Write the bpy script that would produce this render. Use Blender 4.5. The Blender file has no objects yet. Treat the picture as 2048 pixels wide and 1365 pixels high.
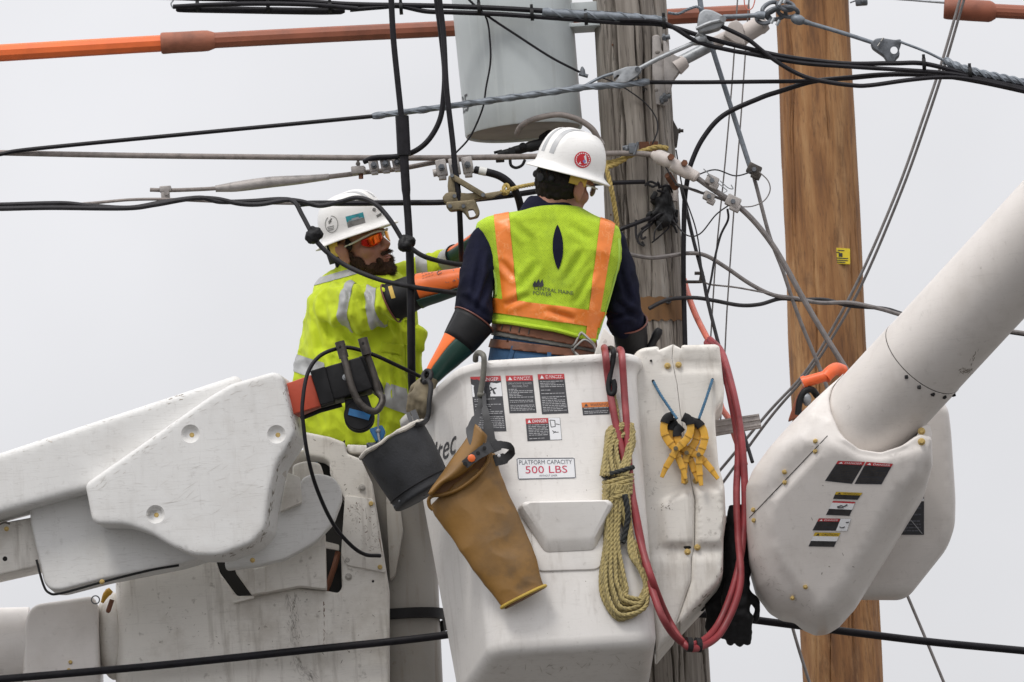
import bpy, bmesh, math, random
from mathutils import Vector, Matrix, noise
from mathutils.bvhtree import BVHTree
from mathutils.geometry import delaunay_2d_cdt
import numpy as np

random.seed(7)
SC = bpy.context.scene
COL = SC.collection
R = math.radians

# ---------------------------------------------------------------- camera
PITCH, ROLL, DIST, CAMZ = R(8.0), R(3.8), 30.0, 1.6
FPX = 610.0 * DIST / math.cos(PITCH)          # focal length in pixels of a 2048-wide frame
_r, _u, _f = Vector((1, 0, 0)), Vector((0, -math.sin(PITCH), math.cos(PITCH))), Vector((0, math.cos(PITCH), math.sin(PITCH)))
CR = _r * math.cos(ROLL) - _u * math.sin(ROLL)
CU = _r * math.sin(ROLL) + _u * math.cos(ROLL)
CF = _f
CP = Vector((0, -DIST, CAMZ))
cam = bpy.data.cameras.new('camera')
cam.sensor_width = 36.0
cam.lens = 36.0 * FPX / 2048.0
cam.clip_start, cam.clip_end = 1.0, 4000.0
cam.dof.use_dof = True
cam.dof.focus_distance = 30.6
cam.dof.aperture_fstop = 11.0
camo = bpy.data.objects.new('camera', cam)
COL.objects.link(camo)
camo.matrix_world = Matrix(((CR.x, CU.x, -CF.x, CP.x), (CR.y, CU.y, -CF.y, CP.y), (CR.z, CU.z, -CF.z, CP.z), (0, 0, 0, 1)))
SC.camera = camo

# ---------------------------------------------------------------- sky: thin-sun overcast
world = bpy.data.worlds.new('World')
SC.world = world
world.use_nodes = True
wn, wl = world.node_tree.nodes, world.node_tree.links
wn.clear()
SUN_EL, SUN_AZ = R(57), R(208)       # azimuth clockwise from +Y
wo = wn.new('ShaderNodeOutputWorld')
bg = wn.new('ShaderNodeBackground')
sky = wn.new('ShaderNodeTexSky')
sky.sky_type = 'NISHITA'
sky.sun_disc = False
sky.sun_elevation, sky.sun_rotation = SUN_EL, SUN_AZ
sky.air_density, sky.dust_density = 1.0, 4.0
tc = wn.new('ShaderNodeTexCoord')
sx = wn.new('ShaderNodeSeparateXYZ')
wl.new(tc.outputs['Generated'], sx.inputs[0])
mx = wn.new('ShaderNodeMath'); mx.operation = 'MAXIMUM'; mx.inputs[1].default_value = 0.0
wl.new(sx.outputs['Z'], mx.inputs[0])
ma = wn.new('ShaderNodeMath'); ma.operation = 'MULTIPLY_ADD'   # CIE overcast: (1 + 2 sin e) / 3
ma.inputs[1].default_value, ma.inputs[2].default_value = 10.6, 6.7
wl.new(mx.outputs[0], ma.inputs[0])
cn = wn.new('ShaderNodeTexNoise'); cn.inputs['Scale'].default_value = 11.0; cn.inputs['Detail'].default_value = 5.0
wl.new(tc.outputs['Generated'], cn.inputs['Vector'])
cm = wn.new('ShaderNodeMapRange'); cm.inputs['To Min'].default_value = 0.80; cm.inputs['To Max'].default_value = 1.18
wl.new(cn.outputs['Fac'], cm.inputs['Value'])
mm = wn.new('ShaderNodeMath'); mm.operation = 'MULTIPLY'
wl.new(ma.outputs[0], mm.inputs[0]); wl.new(cm.outputs[0], mm.inputs[1])
cloud = wn.new('ShaderNodeVectorMath'); cloud.operation = 'SCALE'
cloud.inputs[0].default_value = (0.985, 0.984, 1.015)
wl.new(mm.outputs[0], cloud.inputs['Scale'])
mixs = wn.new('ShaderNodeMix'); mixs.data_type = 'RGBA'; mixs.inputs['Factor'].default_value = 0.94
wl.new(sky.outputs[0], mixs.inputs['A']); wl.new(cloud.outputs[0], mixs.inputs['B'])
wl.new(mixs.outputs['Result'], bg.inputs['Color'])
bg.inputs['Strength'].default_value = 0.10
wl.new(bg.outputs[0], wo.inputs[0])

sl = bpy.data.lights.new('sun', 'SUN')
sl.energy, sl.angle, sl.color = 1.35, R(16), (1.0, 0.965, 0.91)
so = bpy.data.objects.new('sun', sl)
COL.objects.link(so)
so.location = (0, -5, 30)
_d = -Vector((math.sin(SUN_AZ) * math.cos(SUN_EL), math.cos(SUN_AZ) * math.cos(SUN_EL), math.sin(SUN_EL)))
so.rotation_euler = _d.to_track_quat('-Z', 'Y').to_euler()

SC.view_settings.view_transform = 'Standard'
SC.view_settings.look = 'None'
SC.view_settings.exposure = 0.04
SC.view_settings.gamma = 1.0
SC.render.film_transparent = False
SC.cycles.use_denoising = True
SC.cycles.max_bounces = 6

# ---------------------------------------------------------------- geometry helpers
S = 1.0 / 610.0
def V(px, py, d=0.0):
    """point on the vertical plane y = d that the photograph shows at this pixel"""
    v = CF + CR * ((px - 1024.0) / FPX) + CU * ((682.5 - py) / FPX)
    return CP + v * ((d - CP.y) / v.y)
def P3(p): return V(p[0], p[1], p[2])

def to_px(p):
    v = p - CP; k = FPX / v.dot(CF)
    return 1024.0 + v.dot(CR) * k, 682.5 - v.dot(CU) * k
def creases(lines):
    """drawn folds: each line (x0, y0, x1, y1, half width px, depth m) is a valley with raised lips"""
    def f(p):
        x, y = to_px(p); s_ = 0.0
        for x0, y0, x1, y1, w, dp in lines:
            dx, dy = x1 - x0, y1 - y0; L2 = dx * dx + dy * dy
            t = ((x - x0) * dx + (y - y0) * dy) / L2
            if t < -.1 or t > 1.1: continue
            d = abs((x - x0) * dy - (y - y0) * dx) / math.sqrt(L2)
            if d > 4 * w: continue
            s_ += dp * max(0.0, 1 - (2 * t - 1) ** 2) ** .5 * (-math.exp(-(d / w) ** 2) + .65 * math.exp(-((d - 2 * w) / w) ** 2))
        return s_
    return f

def catmull(pts, n=8, closed=False):
    out = []
    m = len(pts)
    if m < 3 and not closed: 
        a, b = pts[0], pts[-1]
        return [a.lerp(b, i / n) for i in range(n + 1)]
    rng = range(m if closed else m - 1)
    for i in rng:
        p1, p2 = pts[i], pts[(i + 1) % m]
        p0 = pts[i - 1] if (i > 0 or closed) else p1 + (p1 - p2)
        p3 = pts[(i + 2) % m] if (i + 2 < m or closed) else p2 + (p2 - p1)
        # centripetal-ish
        for k in range(n):
            t = k / n
            out.append(0.5 * ((2 * p1) + (p2 - p0) * t + (2 * p0 - 5 * p1 + 4 * p2 - p3) * t * t + (3 * p1 - p0 - 3 * p2 + p3) * t ** 3))
    if not closed: out.append(pts[-1].copy())
    return out
def path(pts, n=8, closed=False): return catmull([P3(p) for p in pts], n, closed)
def resample(pts, step):
    out = [pts[0].copy()]
    acc = 0.0
    for a, b in zip(pts, pts[1:]):
        L = (b - a).length
        if L < 1e-9: continue
        t = step - acc
        while t <= L:
            out.append(a.lerp(b, t / L)); t += step
        acc = L - (t - step)
    out.append(pts[-1].copy())
    return out
def frames(pts):
    T = []
    for i in range(len(pts)):
        a, b = pts[max(i - 1, 0)], pts[min(i + 1, len(pts) - 1)]
        t = (b - a)
        T.append(t.normalized() if t.length > 1e-9 else Vector((0, 0, 1)))
    n = T[0].orthogonal().normalized()
    N = []
    for t in T:
        n = (n - t * n.dot(t))
        n = n.normalized() if n.length > 1e-6 else t.orthogonal().normalized()
        N.append(n)
    return T, N
def helix(pts, rad, pitch, phase, step):
    """a line wound round a path"""
    pts = resample(pts, step)
    T, N = frames(pts)
    out, s = [], 0.0
    for i, p in enumerate(pts):
        if i: s += (p - pts[i - 1]).length
        a = phase + 2 * math.pi * s / pitch
        out.append(p + N[i] * (rad * math.cos(a)) + T[i].cross(N[i]) * (rad * math.sin(a)))
    return out
def rounded(pts, r, k=4):
    """2-D outline with its corners rounded"""
    out, m = [], len(pts)
    for i in range(m):
        p, a, b = Vector(pts[i][:2]), Vector(pts[i - 1][:2]), Vector(pts[(i + 1) % m][:2])
        da, db = (a - p), (b - p)
        rr = min(r, da.length * 0.48, db.length * 0.48)
        s, e = p + da.normalized() * rr, p + db.normalized() * rr
        for j in range(k + 1):
            t = j / k
            q = s * (1 - t) ** 2 + p * 2 * t * (1 - t) + e * t * t
            out.append((q.x, q.y))
    return out

def poly_sd(poly):
    """signed distance to a closed outline (positive inside), in pixels"""
    P = [Vector(p[:2]) for p in poly]
    def f(x, y):
        q = Vector((x, y)); best = 1e9; ins = False
        for i in range(len(P)):
            a, b = P[i - 1], P[i]; ab = b - a
            t = max(0, min(1, (q - a).dot(ab) / max(ab.length_squared, 1e-9)))
            best = min(best, (q - a - ab * t).length)
            if (a.y > y) != (b.y > y) and x < (b.x - a.x) * (y - a.y) / (b.y - a.y) + a.x: ins = not ins
        return best if ins else -best
    return f
def line_d(line):
    P = [Vector(p[:2]) for p in line]
    def f(x, y):
        q = Vector((x, y)); best = 1e9
        for a, b in zip(P, P[1:]):
            ab = b - a; t = max(0, min(1, (q - a).dot(ab) / max(ab.length_squared, 1e-9)))
            best = min(best, (q - a - ab * t).length)
        return best
    return f

class MB:
    def __init__(s): s.v, s.f = [], []
    def add(s, verts, faces):
        o = len(s.v); s.v += [Vector(v) for v in verts]; s.f += [[i + o for i in f] for f in faces]; return s
    def addbm(s, bm):
        bm.verts.index_update()
        s.add([v.co.copy() for v in bm.verts], [[v.index for v in f.verts] for f in bm.faces]); bm.free(); return s
    def loft(s, rings, caps=True, closed=True):
        n = len(rings[0]); o = len(s.v)
        for r_ in rings: s.v += [Vector(p) for p in r_]
        for i in range(len(rings) - 1):
            for j in range(n if closed else n - 1):
                k = (j + 1) % n
                s.f.append([o + i * n + j, o + i * n + k, o + (i + 1) * n + k, o + (i + 1) * n + j])
        if caps:
            s.f.append([o + j for j in range(n)][::-1])
            s.f.append([o + (len(rings) - 1) * n + j for j in range(n)])
        return s
    def tube(s, pts, r, n=8, caps=True, flat=1.0, roll=0.0):
        T, N = frames(pts)
        rings = []
        for i, p in enumerate(pts):
            rr = r[i] if isinstance(r, (list, tuple)) else r
            B = T[i].cross(N[i])
            rings.append([p + N[i] * (rr * math.cos(2 * math.pi * k / n + roll)) + B * (rr * flat * math.sin(2 * math.pi * k / n + roll)) for k in range(n)])
        return s.loft(rings, caps)
    def cyl(s, a, b, r, r2=None, n=16): return s.tube([Vector(a), Vector(b)], [r, r if r2 is None else r2], n)
    def lathe(s, base, axis, prof, n=24, ref=None):
        """profile: (distance along axis, radius)"""
        axis = axis.normalized()
        x = (ref - axis * ref.dot(axis)).normalized() if ref else axis.orthogonal().normalized()
        y = axis.cross(x)
        return s.loft([[base + axis * h + (x * math.cos(2 * math.pi * k / n) + y * math.sin(2 * math.pi * k / n)) * max(rr, 1e-4) for k in range(n)] for h, rr in prof])
    def ball(s, c, rad, rot=None, n=14, m=8):
        rad = Vector((rad,) * 3) if not hasattr(rad, '__len__') else Vector(rad)
        rings = []
        for i in range(m + 1):
            th = math.pi * i / m
            rings.append([Vector(c) + ((rot or Matrix.Identity(3)) @ Vector((rad.x * max(math.sin(th), .01) * math.cos(2 * math.pi * k / n), rad.y * max(math.sin(th), .01) * math.sin(2 * math.pi * k / n), -rad.z * math.cos(th)))) for k in range(n)])
        return s.loft(rings)
    def box(s, c, size, rot=None, bevel=0.0, seg=2):
        bm = bmesh.new(); bmesh.ops.create_cube(bm, size=1.0)
        for v in bm.verts: v.co = Vector((v.co.x * size[0], v.co.y * size[1], v.co.z * size[2]))
        if bevel: bmesh.ops.bevel(bm, geom=list(bm.edges), offset=bevel, segments=seg, affect='EDGES', profile=0.5)
        for v in bm.verts: v.co = (rot @ v.co if rot else v.co) + Vector(c)
        return s.addbm(bm)
    def prism(s, outline, d0, d1, bevel=0.0, seg=3, ext=None, pts3=None):
        """an outline standing in the plane y = d0 and pushed back to d1"""
        bm = bmesh.new()
        fr = [Vector(p) for p in pts3] if pts3 else [V(p[0], p[1], p[2] if len(p) > 2 else d0) for p in outline]
        e = ext if ext is not None else Vector((0, d1 - d0, 0))
        a = [bm.verts.new(p) for p in fr]
        b = [bm.verts.new(p + e) for p in fr]
        n = len(a)
        ff = bm.faces.new(a)
        fb = bm.faces.new(b[::-1])
        for i in range(n): bm.faces.new([a[(i + 1) % n], a[i], b[i], b[(i + 1) % n]])
        bmesh.ops.recalc_face_normals(bm, faces=bm.faces)
        if bevel: bmesh.ops.bevel(bm, geom=list(ff.edges), offset=bevel, segments=seg, affect='EDGES', profile=0.5, clamp_overlap=True)
        return s.addbm(bm)
    def mould(s, outline, d0, d1, r, seg=6, ext=None, deep=None, step=9.0, smooth=0.0, rw=None, hf=None, slope=None):
        """a moulded shell: outline pushed back from d0 to d1, its front rolled off towards the edge over r metres;
        hf(x, y) raises (+) or sinks the front locally"""
        pts = [Vector(p[:2]) for p in outline]
        ring = []
        for k in range(len(pts)):
            a, b = pts[k], pts[(k + 1) % len(pts)]
            L = (b - a).length
            if L < 0.3: continue
            m = max(1, int(L / 6))
            ring += [a.lerp(b, j / m) for j in range(m)]
        n = len(ring)
        A = np.array([(p.x, p.y) for p in ring]); Bn = np.roll(A, -1, 0); AB = Bn - A
        def dist(P):
            P = np.asarray(P, float)
            t = np.clip(((P[:, None] - A) * AB).sum(2) / np.maximum((AB * AB).sum(1), 1e-9), 0, 1)
            return np.sqrt((((P[:, None] - (A + t[..., None] * AB)) ** 2).sum(2)).min(1))
        def inside(P):
            P = np.asarray(P, float); x, y = P[:, 0][:, None], P[:, 1][:, None]
            c = ((A[:, 1] > y) != (Bn[:, 1] > y)) & (x < (Bn[:, 0] - A[:, 0]) * (y - A[:, 1]) / np.where(np.abs(Bn[:, 1] - A[:, 1]) < 1e-9, 1e-9, Bn[:, 1] - A[:, 1]) + A[:, 0])
            return c.sum(1) % 2 == 1
        rp = r / S; deep = r if deep is None else deep
        T = np.roll(A, -1, 0) - np.roll(A, 1, 0); N = np.stack([-T[:, 1], T[:, 0]], 1); N /= np.maximum(np.linalg.norm(N, axis=1), 1e-9)[:, None]
        if (A[:, 0] * Bn[:, 1] - Bn[:, 0] * A[:, 1]).sum() < 0: N = -N
        cand = []
        for k in range(1, seg + 1):
            off = rp * (k / seg) ** 1.7
            Q = A[::max(1, int(k / 2))] + N[::max(1, int(k / 2))] * off
            ok = inside(Q) & (dist(Q) > off * .9)
            cand.append(Q[ok])
        lo, hi = A.min(0), A.max(0)
        gx, gy = np.meshgrid(np.arange(lo[0] + step / 2, hi[0], step), np.arange(lo[1] + step / 2, hi[1], step))
        G = np.stack([gx.ravel(), gy.ravel()], 1); G = G[inside(G)]
        G = G[dist(G) > (rp + step * .4 if rp > step else step * .6)] if len(G) else G
        cand.append(G)
        P = np.concatenate([A] + cand)
        D = dist(P); D[:n] = 0
        res = delaunay_2d_cdt([Vector((float(p[0]), float(p[1]))) for p in P], [(i, (i + 1) % n) for i in range(n)], [], 1, 1e-4)
        vv, ff = res[0], res[2]
        e = ext if ext is not None else Vector((0, d1 - d0, 0)); ed = e / abs(e.y)
        Pv = np.array([(v.x, v.y) for v in vv]); Dv = dist(Pv)
        vs = []
        for (x, y), dd in zip(Pv, Dv):
            rr = rp * (rw(x, y) if rw else 1.0)
            t = min(1.0, dd / max(rr, 1e-6))
            z = deep * (rr / rp) * (1 - math.sqrt(max(0.0, 1 - (1 - t) ** 2)))
            if hf: z -= hf(x, y) * min(1.0, dd / 6)
            if slope: z += slope(x, y)
            vs.append(V(x, y, d0) + ed * z)
        fr = len(s.v); s.add(vs, [list(f) for f in ff])
        # side wall and back from the boundary loop
        idx = {(round(float(p[0]), 3), round(float(p[1]), 3)): i for i, p in enumerate(Pv)}
        loop = [idx.get((round(float(p[0]), 3), round(float(p[1]), 3))) for p in A]
        loop = [i for i in loop if i is not None]
        bk = len(s.v); s.v += [V(*Pv[i], d0) + e for i in loop]
        m = len(loop)
        for i in range(m): s.f.append([fr + loop[i], fr + loop[(i + 1) % m], bk + (i + 1) % m, bk + i])
        s.f.append([bk + i for i in range(m)])
        return s
    def bm(s):
        b = bmesh.new(); vs = [b.verts.new(v) for v in s.v]
        for f in s.f:
            try: b.faces.new([vs[i] for i in f])
            except ValueError: pass
        return b
    def mesh(s, name):
        me = bpy.data.meshes.new(name); me.from_pydata([tuple(v) for v in s.v], [], s.f)
        b = bmesh.new(); b.from_mesh(me); bmesh.ops.recalc_face_normals(b, faces=b.faces); b.to_mesh(me); b.free()
        return me
    def build(s, name, m, parent=None, sharp=38, base=None):
        me = s.mesh(name)
        return link_mesh(name, me, m, parent, sharp, base)

OFF = {}
def link_mesh(name, me, m, parent=None, sharp=38, base=None):
    if m is not None:
        me.materials.clear(); me.materials.append(m)
    if parent is not None: off = OFF[parent.name]
    elif base is not None: off = Vector(base)
    else:
        cs = [v.co for v in me.vertices]
        off = Vector((sum(c.x for c in cs) / len(cs), sum(c.y for c in cs) / len(cs), min(c.z for c in cs)))
    me.transform(Matrix.Translation(-off))
    for p in me.polygons: p.use_smooth = sharp > 0
    if 0 < sharp < 180: me.set_sharp_from_angle(angle=R(sharp))
    o = bpy.data.objects.new(name, me)
    COL.objects.link(o)
    if parent is not None: o.parent = parent
    else: o.location = off
    OFF[o.name] = off
    return o
def thing(name, label, cat, base, group=None):
    o = bpy.data.objects.new(name, None); COL.objects.link(o)
    o.location = base; o.empty_display_size = 0.1
    OFF[o.name] = Vector(base)
    return tag(o, label, cat, group)
def tag(o, label=None, cat=None, group=None, kind=None):
    for k, v in (('label', label), ('category', cat), ('group', group), ('kind', kind)):
        if v: o[k] = v
    return o

def evaluated(o):
    dg = bpy.context.evaluated_depsgraph_get()
    return bpy.data.meshes.new_from_object(o.evaluated_get(dg))
def remesh(mb, voxel, smooth=4, factor=0.5):
    """one continuous skin over overlapping solids"""
    me = mb.mesh('tmp'); o = bpy.data.objects.new('tmp', me); COL.objects.link(o)
    m = o.modifiers.new('r', 'REMESH'); m.mode = 'VOXEL'; m.voxel_size = voxel
    if smooth:
        q = o.modifiers.new('s', 'SMOOTH'); q.factor = factor; q.iterations = smooth
    out = evaluated(o)
    bpy.data.objects.remove(o); bpy.data.meshes.remove(me)
    return out
def cut_holes(mb, cutters):
    me = mb.mesh('tmp'); o = bpy.data.objects.new('tmp', me); COL.objects.link(o)
    cme = cutters.mesh('cut'); c = bpy.data.objects.new('cut', cme); COL.objects.link(c)
    m = o.modifiers.new('b', 'BOOLEAN'); m.operation = 'DIFFERENCE'; m.object = c; m.solver = 'EXACT'
    out = evaluated(o)
    bpy.data.objects.remove(o); bpy.data.objects.remove(c)
    return out
def ndisp(me, fn):
    """move vertices along their normals by fn(world position)"""
    ns = [v.normal.copy() for v in me.vertices]
    for v, n in zip(me.vertices, ns): v.co += n * fn(v.co, n)
    me.update()
def img_plane(a, b):
    """cutting plane along a line drawn on the photograph"""
    p, q = V(a[0], a[1]), V(b[0], b[1])
    return p, (p - CP).cross(q - CP).normalized()
def cut_copy(me, planes, off=0.0, thick=0.0):
    """the part of a skin on the positive side of every plane, lifted off by off"""
    b = bmesh.new(); b.from_mesh(me)
    for co, no in planes:
        bmesh.ops.bisect_plane(b, geom=list(b.verts) + list(b.edges) + list(b.faces), plane_co=co, plane_no=no, clear_inner=True)
    b.normal_update()
    if off:
        ns = [(v, v.normal.copy()) for v in b.verts]
        for v, n in ns: v.co += n * off
    out = bpy.data.meshes.new('cut'); b.to_mesh(out); b.free()
    return out
class Skin:
    """ray-casts pixels on to a surface, to lay flat print on curved things"""
    def __init__(s, me, sub=None):
        b = bmesh.new(); b.from_mesh(me); s.t = BVHTree.FromBMesh(b); b.free()
    def at(s, px, py, off=0.0015, d0=-1.2):
        o = V(px, py, d0)
        h, n, i, d = s.t.ray_cast(o, (o - CP).normalized())
        if h is None:
            h, n, i, d = s.t.find_nearest(V(px, py, 0.3))
        if n.y > 0: n = -n
        return h + n * off

def chips(parent, skin, line, n, jit, length, width, material, seed, follow=True, name='grime_mark'):
    """scuffs and chips: small slivers lying on a surface along a line of pixels"""
    rnd = random.Random(seed); m = MB()
    pts = [Vector(p) for p in line]
    seg = [(a, b, (b - a).length) for a, b in zip(pts, pts[1:])]; tot = sum(q[2] for q in seg)
    for _ in range(n):
        t = rnd.random() * tot
        for a, b, L in seg:
            if t <= L: break
            t -= L
        u = (b - a).normalized(); p = a.lerp(b, min(1, t / L)) + Vector((-u.y, u.x)) * rnd.gauss(0, jit)
        dirv = u if follow else Vector((math.cos(rnd.uniform(0, 6.28)), math.sin(rnd.uniform(0, 6.28))))
        ang = rnd.gauss(0, .25); dirv = Vector((dirv.x * math.cos(ang) - dirv.y * math.sin(ang), dirv.x * math.sin(ang) + dirv.y * math.cos(ang)))
        l_, w_ = rnd.uniform(*length), rnd.uniform(*width); nn = Vector((-dirv.y, dirv.x))
        q = [p - dirv * l_ / 2, p + nn * w_ * .5 - dirv * l_ * rnd.uniform(0, .3), p + dirv * l_ / 2, p - nn * w_ * .5 + dirv * l_ * rnd.uniform(0, .3)]
        m.add([skin.at(k.x, k.y, .0005) for k in q], [[0, 1, 2, 3]])
    o = m.build(name, MT[material], parent, sharp=0); o['kind'] = 'stuff'
    return o
_FONT = {}
def glyphs(txt):
    """text as verts/faces in units of the capital height, starting at x = 0"""
    if txt in _FONT: return _FONT[txt]
    c = bpy.data.curves.new('t', 'FONT'); c.body = txt; c.size = 1.0; c.resolution_u = 3
    o = bpy.data.objects.new('t', c); COL.objects.link(o)
    me = evaluated(o)
    vs = [(v.co.x, v.co.y) for v in me.vertices]; fs = [list(p.vertices) for p in me.polygons]
    bpy.data.objects.remove(o); bpy.data.curves.remove(c); bpy.data.meshes.remove(me)
    x0 = min(v[0] for v in vs); x1 = max(v[0] for v in vs); h = 0.69
    _FONT[txt] = ([((x - x0) / h, y / h) for x, y in vs], fs, (x1 - x0) / h)
    return _FONT[txt]
for _t in ('DANGER', 'WARNING', 'PLATFORM CAPACITY', '500 LBS', 'WITHOUT LINER', 'OPERATION BY QUALIFIED', 'PERSONNEL ONLY', 'CENTRAL MAINE', 'POWER', '25', 'Altec', 'CAUTION', 'S', 'T'): glyphs(_t)

def quad_map(tl, tr, br, bl):
    n = (tr - tl).cross(tl - bl)
    n = n.normalized()
    if n.y > 0: n = -n
    def f(u, v, h=0.0):   # u right, v down
        return (tl * (1 - u) + tr * u) * (1 - v) + (bl * (1 - u) + br * u) * v + n * h
    return f
def sheet(f, u0, v0, u1, v1, h, nu=1, nv=1):
    vs = [f(u0 + (u1 - u0) * i / nu, v0 + (v1 - v0) * j / nv, h) for j in range(nv + 1) for i in range(nu + 1)]
    fs = [[j * (nu + 1) + i, j * (nu + 1) + i + 1, (j + 1) * (nu + 1) + i + 1, (j + 1) * (nu + 1) + i] for j in range(nv) for i in range(nu)]
    return vs, fs
def write(f, txt, u0, v0, u1, v1, h):
    """text fitted in a box of a mapped sheet (v1 = baseline)"""
    vs, fs, w = glyphs(txt)
    return [f(u0 + (u1 - u0) * x / w, v1 - (v1 - v0) * y, h) for x, y in vs], fs
def slab(f, u0, v0, u1, v1, h0, h1, nu=1, nv=1):
    """thin plate with edges on a mapped sheet"""
    a, fs = sheet(f, u0, v0, u1, v1, h1, nu, nv)
    b, _ = sheet(f, u0, v0, u1, v1, h0, nu, nv)
    k = len(a); fs = list(fs)
    rim = list(range(nu + 1)) + [(j + 1) * (nu + 1) + nu for j in range(nv)] + [nv * (nu + 1) + i for i in range(nu - 1, -1, -1)] + [j * (nu + 1) for j in range(nv - 1, 0, -1)]
    for i in range(len(rim)):
        p, q = rim[i], rim[(i + 1) % len(rim)]
        fs.append([p, q, q + k, p + k])
    return a + b, fs
# ---------------------------------------------------------------- materials
MT = {}
def mat(name, col, rough=0.5, metal=0.0, var=0.12, vs=9.0, bump=0.15, bs=70.0, stretch=(1, 1, 1), col2=None, spec=0.5, sheen=0.0, coat=0.0, ramp=None, detail=6.0, bdist=0.004):
    m = bpy.data.materials.new(name); m.use_nodes = True
    nt = m.node_tree; n, l = nt.nodes, nt.links
    b = n['Principled BSDF']
    b.inputs['Roughness'].default_value = rough
    b.inputs['Metallic'].default_value = metal
    b.inputs['Specular IOR Level'].default_value = spec
    if sheen: b.inputs['Sheen Weight'].default_value = sheen
    if coat: b.inputs['Coat Weight'].default_value = coat; b.inputs['Coat Roughness'].default_value = 0.15
    t = n.new('ShaderNodeTexCoord'); mp = n.new('ShaderNodeMapping'); mp.inputs['Scale'].default_value = stretch
    l.new(t.outputs['Object'], mp.inputs['Vector'])
    nz = n.new('ShaderNodeTexNoise'); nz.inputs['Scale'].default_value = vs; nz.inputs['Detail'].default_value = detail; nz.inputs['Roughness'].default_value = 0.6
    l.new(mp.outputs[0], nz.inputs['Vector'])
    cr = n.new('ShaderNodeValToRGB')
    if ramp:
        cr.color_ramp.elements[0].position, cr.color_ramp.elements[0].color = ramp[0][0], (*ramp[0][1], 1)
        cr.color_ramp.elements[1].position, cr.color_ramp.elements[1].color = ramp[-1][0], (*ramp[-1][1], 1)
        for p, c in ramp[1:-1]:
            e = cr.color_ramp.elements.new(p); e.color = (*c, 1)
    else:
        lo = col2 or tuple(c * (1 - var * 2) for c in col)
        hi = tuple(min(1, c * (1 + var)) for c in col)
        cr.color_ramp.elements[0].position, cr.color_ramp.elements[0].color = 0.28, (*lo, 1)
        cr.color_ramp.elements[1].position, cr.color_ramp.elements[1].color = 0.72, (*hi, 1)
        e = cr.color_ramp.elements.new(0.5); e.color = (*col, 1)
    l.new(nz.outputs['Fac'], cr.inputs['Fac'])
    l.new(cr.outputs[0], b.inputs['Base Color'])
    rr = n.new('ShaderNodeMapRange'); rr.inputs['To Min'].default_value = max(0.05, rough - 0.12); rr.inputs['To Max'].default_value = min(1, rough + 0.12)
    l.new(nz.outputs['Fac'], rr.inputs['Value']); l.new(rr.outputs[0], b.inputs['Roughness'])
    if bump:
        bz = n.new('ShaderNodeTexNoise'); bz.inputs['Scale'].default_value = bs; bz.inputs['Detail'].default_value = 5
        l.new(mp.outputs[0], bz.inputs['Vector'])
        bp = n.new('ShaderNodeBump'); bp.inputs['Strength'].default_value = bump; bp.inputs['Distance'].default_value = bdist
        l.new(bz.outputs['Fac'], bp.inputs['Height']); l.new(bp.outputs[0], b.inputs['Normal'])
    m['_cr'] = 1
    MT[name] = m
    return m
def overlay(m, col, scale, stretch, lo, hi, amount, rot=(0, 0, 0), detail=5, line=False, rough=0.6):
    """a further layer of dirt, stain or scratch over a material's colour"""
    nt = m.node_tree; n, l = nt.nodes, nt.links
    b = n['Principled BSDF']
    src = b.inputs['Base Color'].links[0].from_socket
    t = n.new('ShaderNodeTexCoord'); mp = n.new('ShaderNodeMapping'); mp.inputs['Scale'].default_value = stretch; mp.inputs['Rotation'].default_value = rot
    mp.inputs['Location'].default_value = (random.uniform(-9, 9), random.uniform(-9, 9), random.uniform(-9, 9))
    l.new(t.outputs['Object'], mp.inputs['Vector'])
    nz = n.new('ShaderNodeTexNoise'); nz.inputs['Scale'].default_value = scale; nz.inputs['Detail'].default_value = detail; nz.inputs['Roughness'].default_value = rough
    l.new(mp.outputs[0], nz.inputs['Vector'])
    fac = nz.outputs['Fac']
    if line:      # thin lines where the noise crosses its middle
        s = n.new('ShaderNodeMath'); s.operation = 'SUBTRACT'; s.inputs[1].default_value = 0.5; l.new(fac, s.inputs[0])
        a = n.new('ShaderNodeMath'); a.operation = 'ABSOLUTE'; l.new(s.outputs[0], a.inputs[0]); fac = a.outputs[0]
    mr = n.new('ShaderNodeMapRange'); mr.inputs['From Min'].default_value = lo; mr.inputs['From Max'].default_value = hi
    mr.inputs['To Min'].default_value = 0.0; mr.inputs['To Max'].default_value = amount
    l.new(fac, mr.inputs['Value'])
    mx = n.new('ShaderNodeMix'); mx.data_type = 'RGBA'; mx.inputs['B'].default_value = (*col, 1)
    l.new(mr.outputs[0], mx.inputs['Factor']); l.new(src, mx.inputs['A']); l.new(mx.outputs['Result'], b.inputs['Base Color'])
    return m
def streaks_at(m, col, px, py, d, wx, wz, amount):
    """a stain of its own shape: a soft streak of grime at one place on a thing"""
    return m

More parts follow.
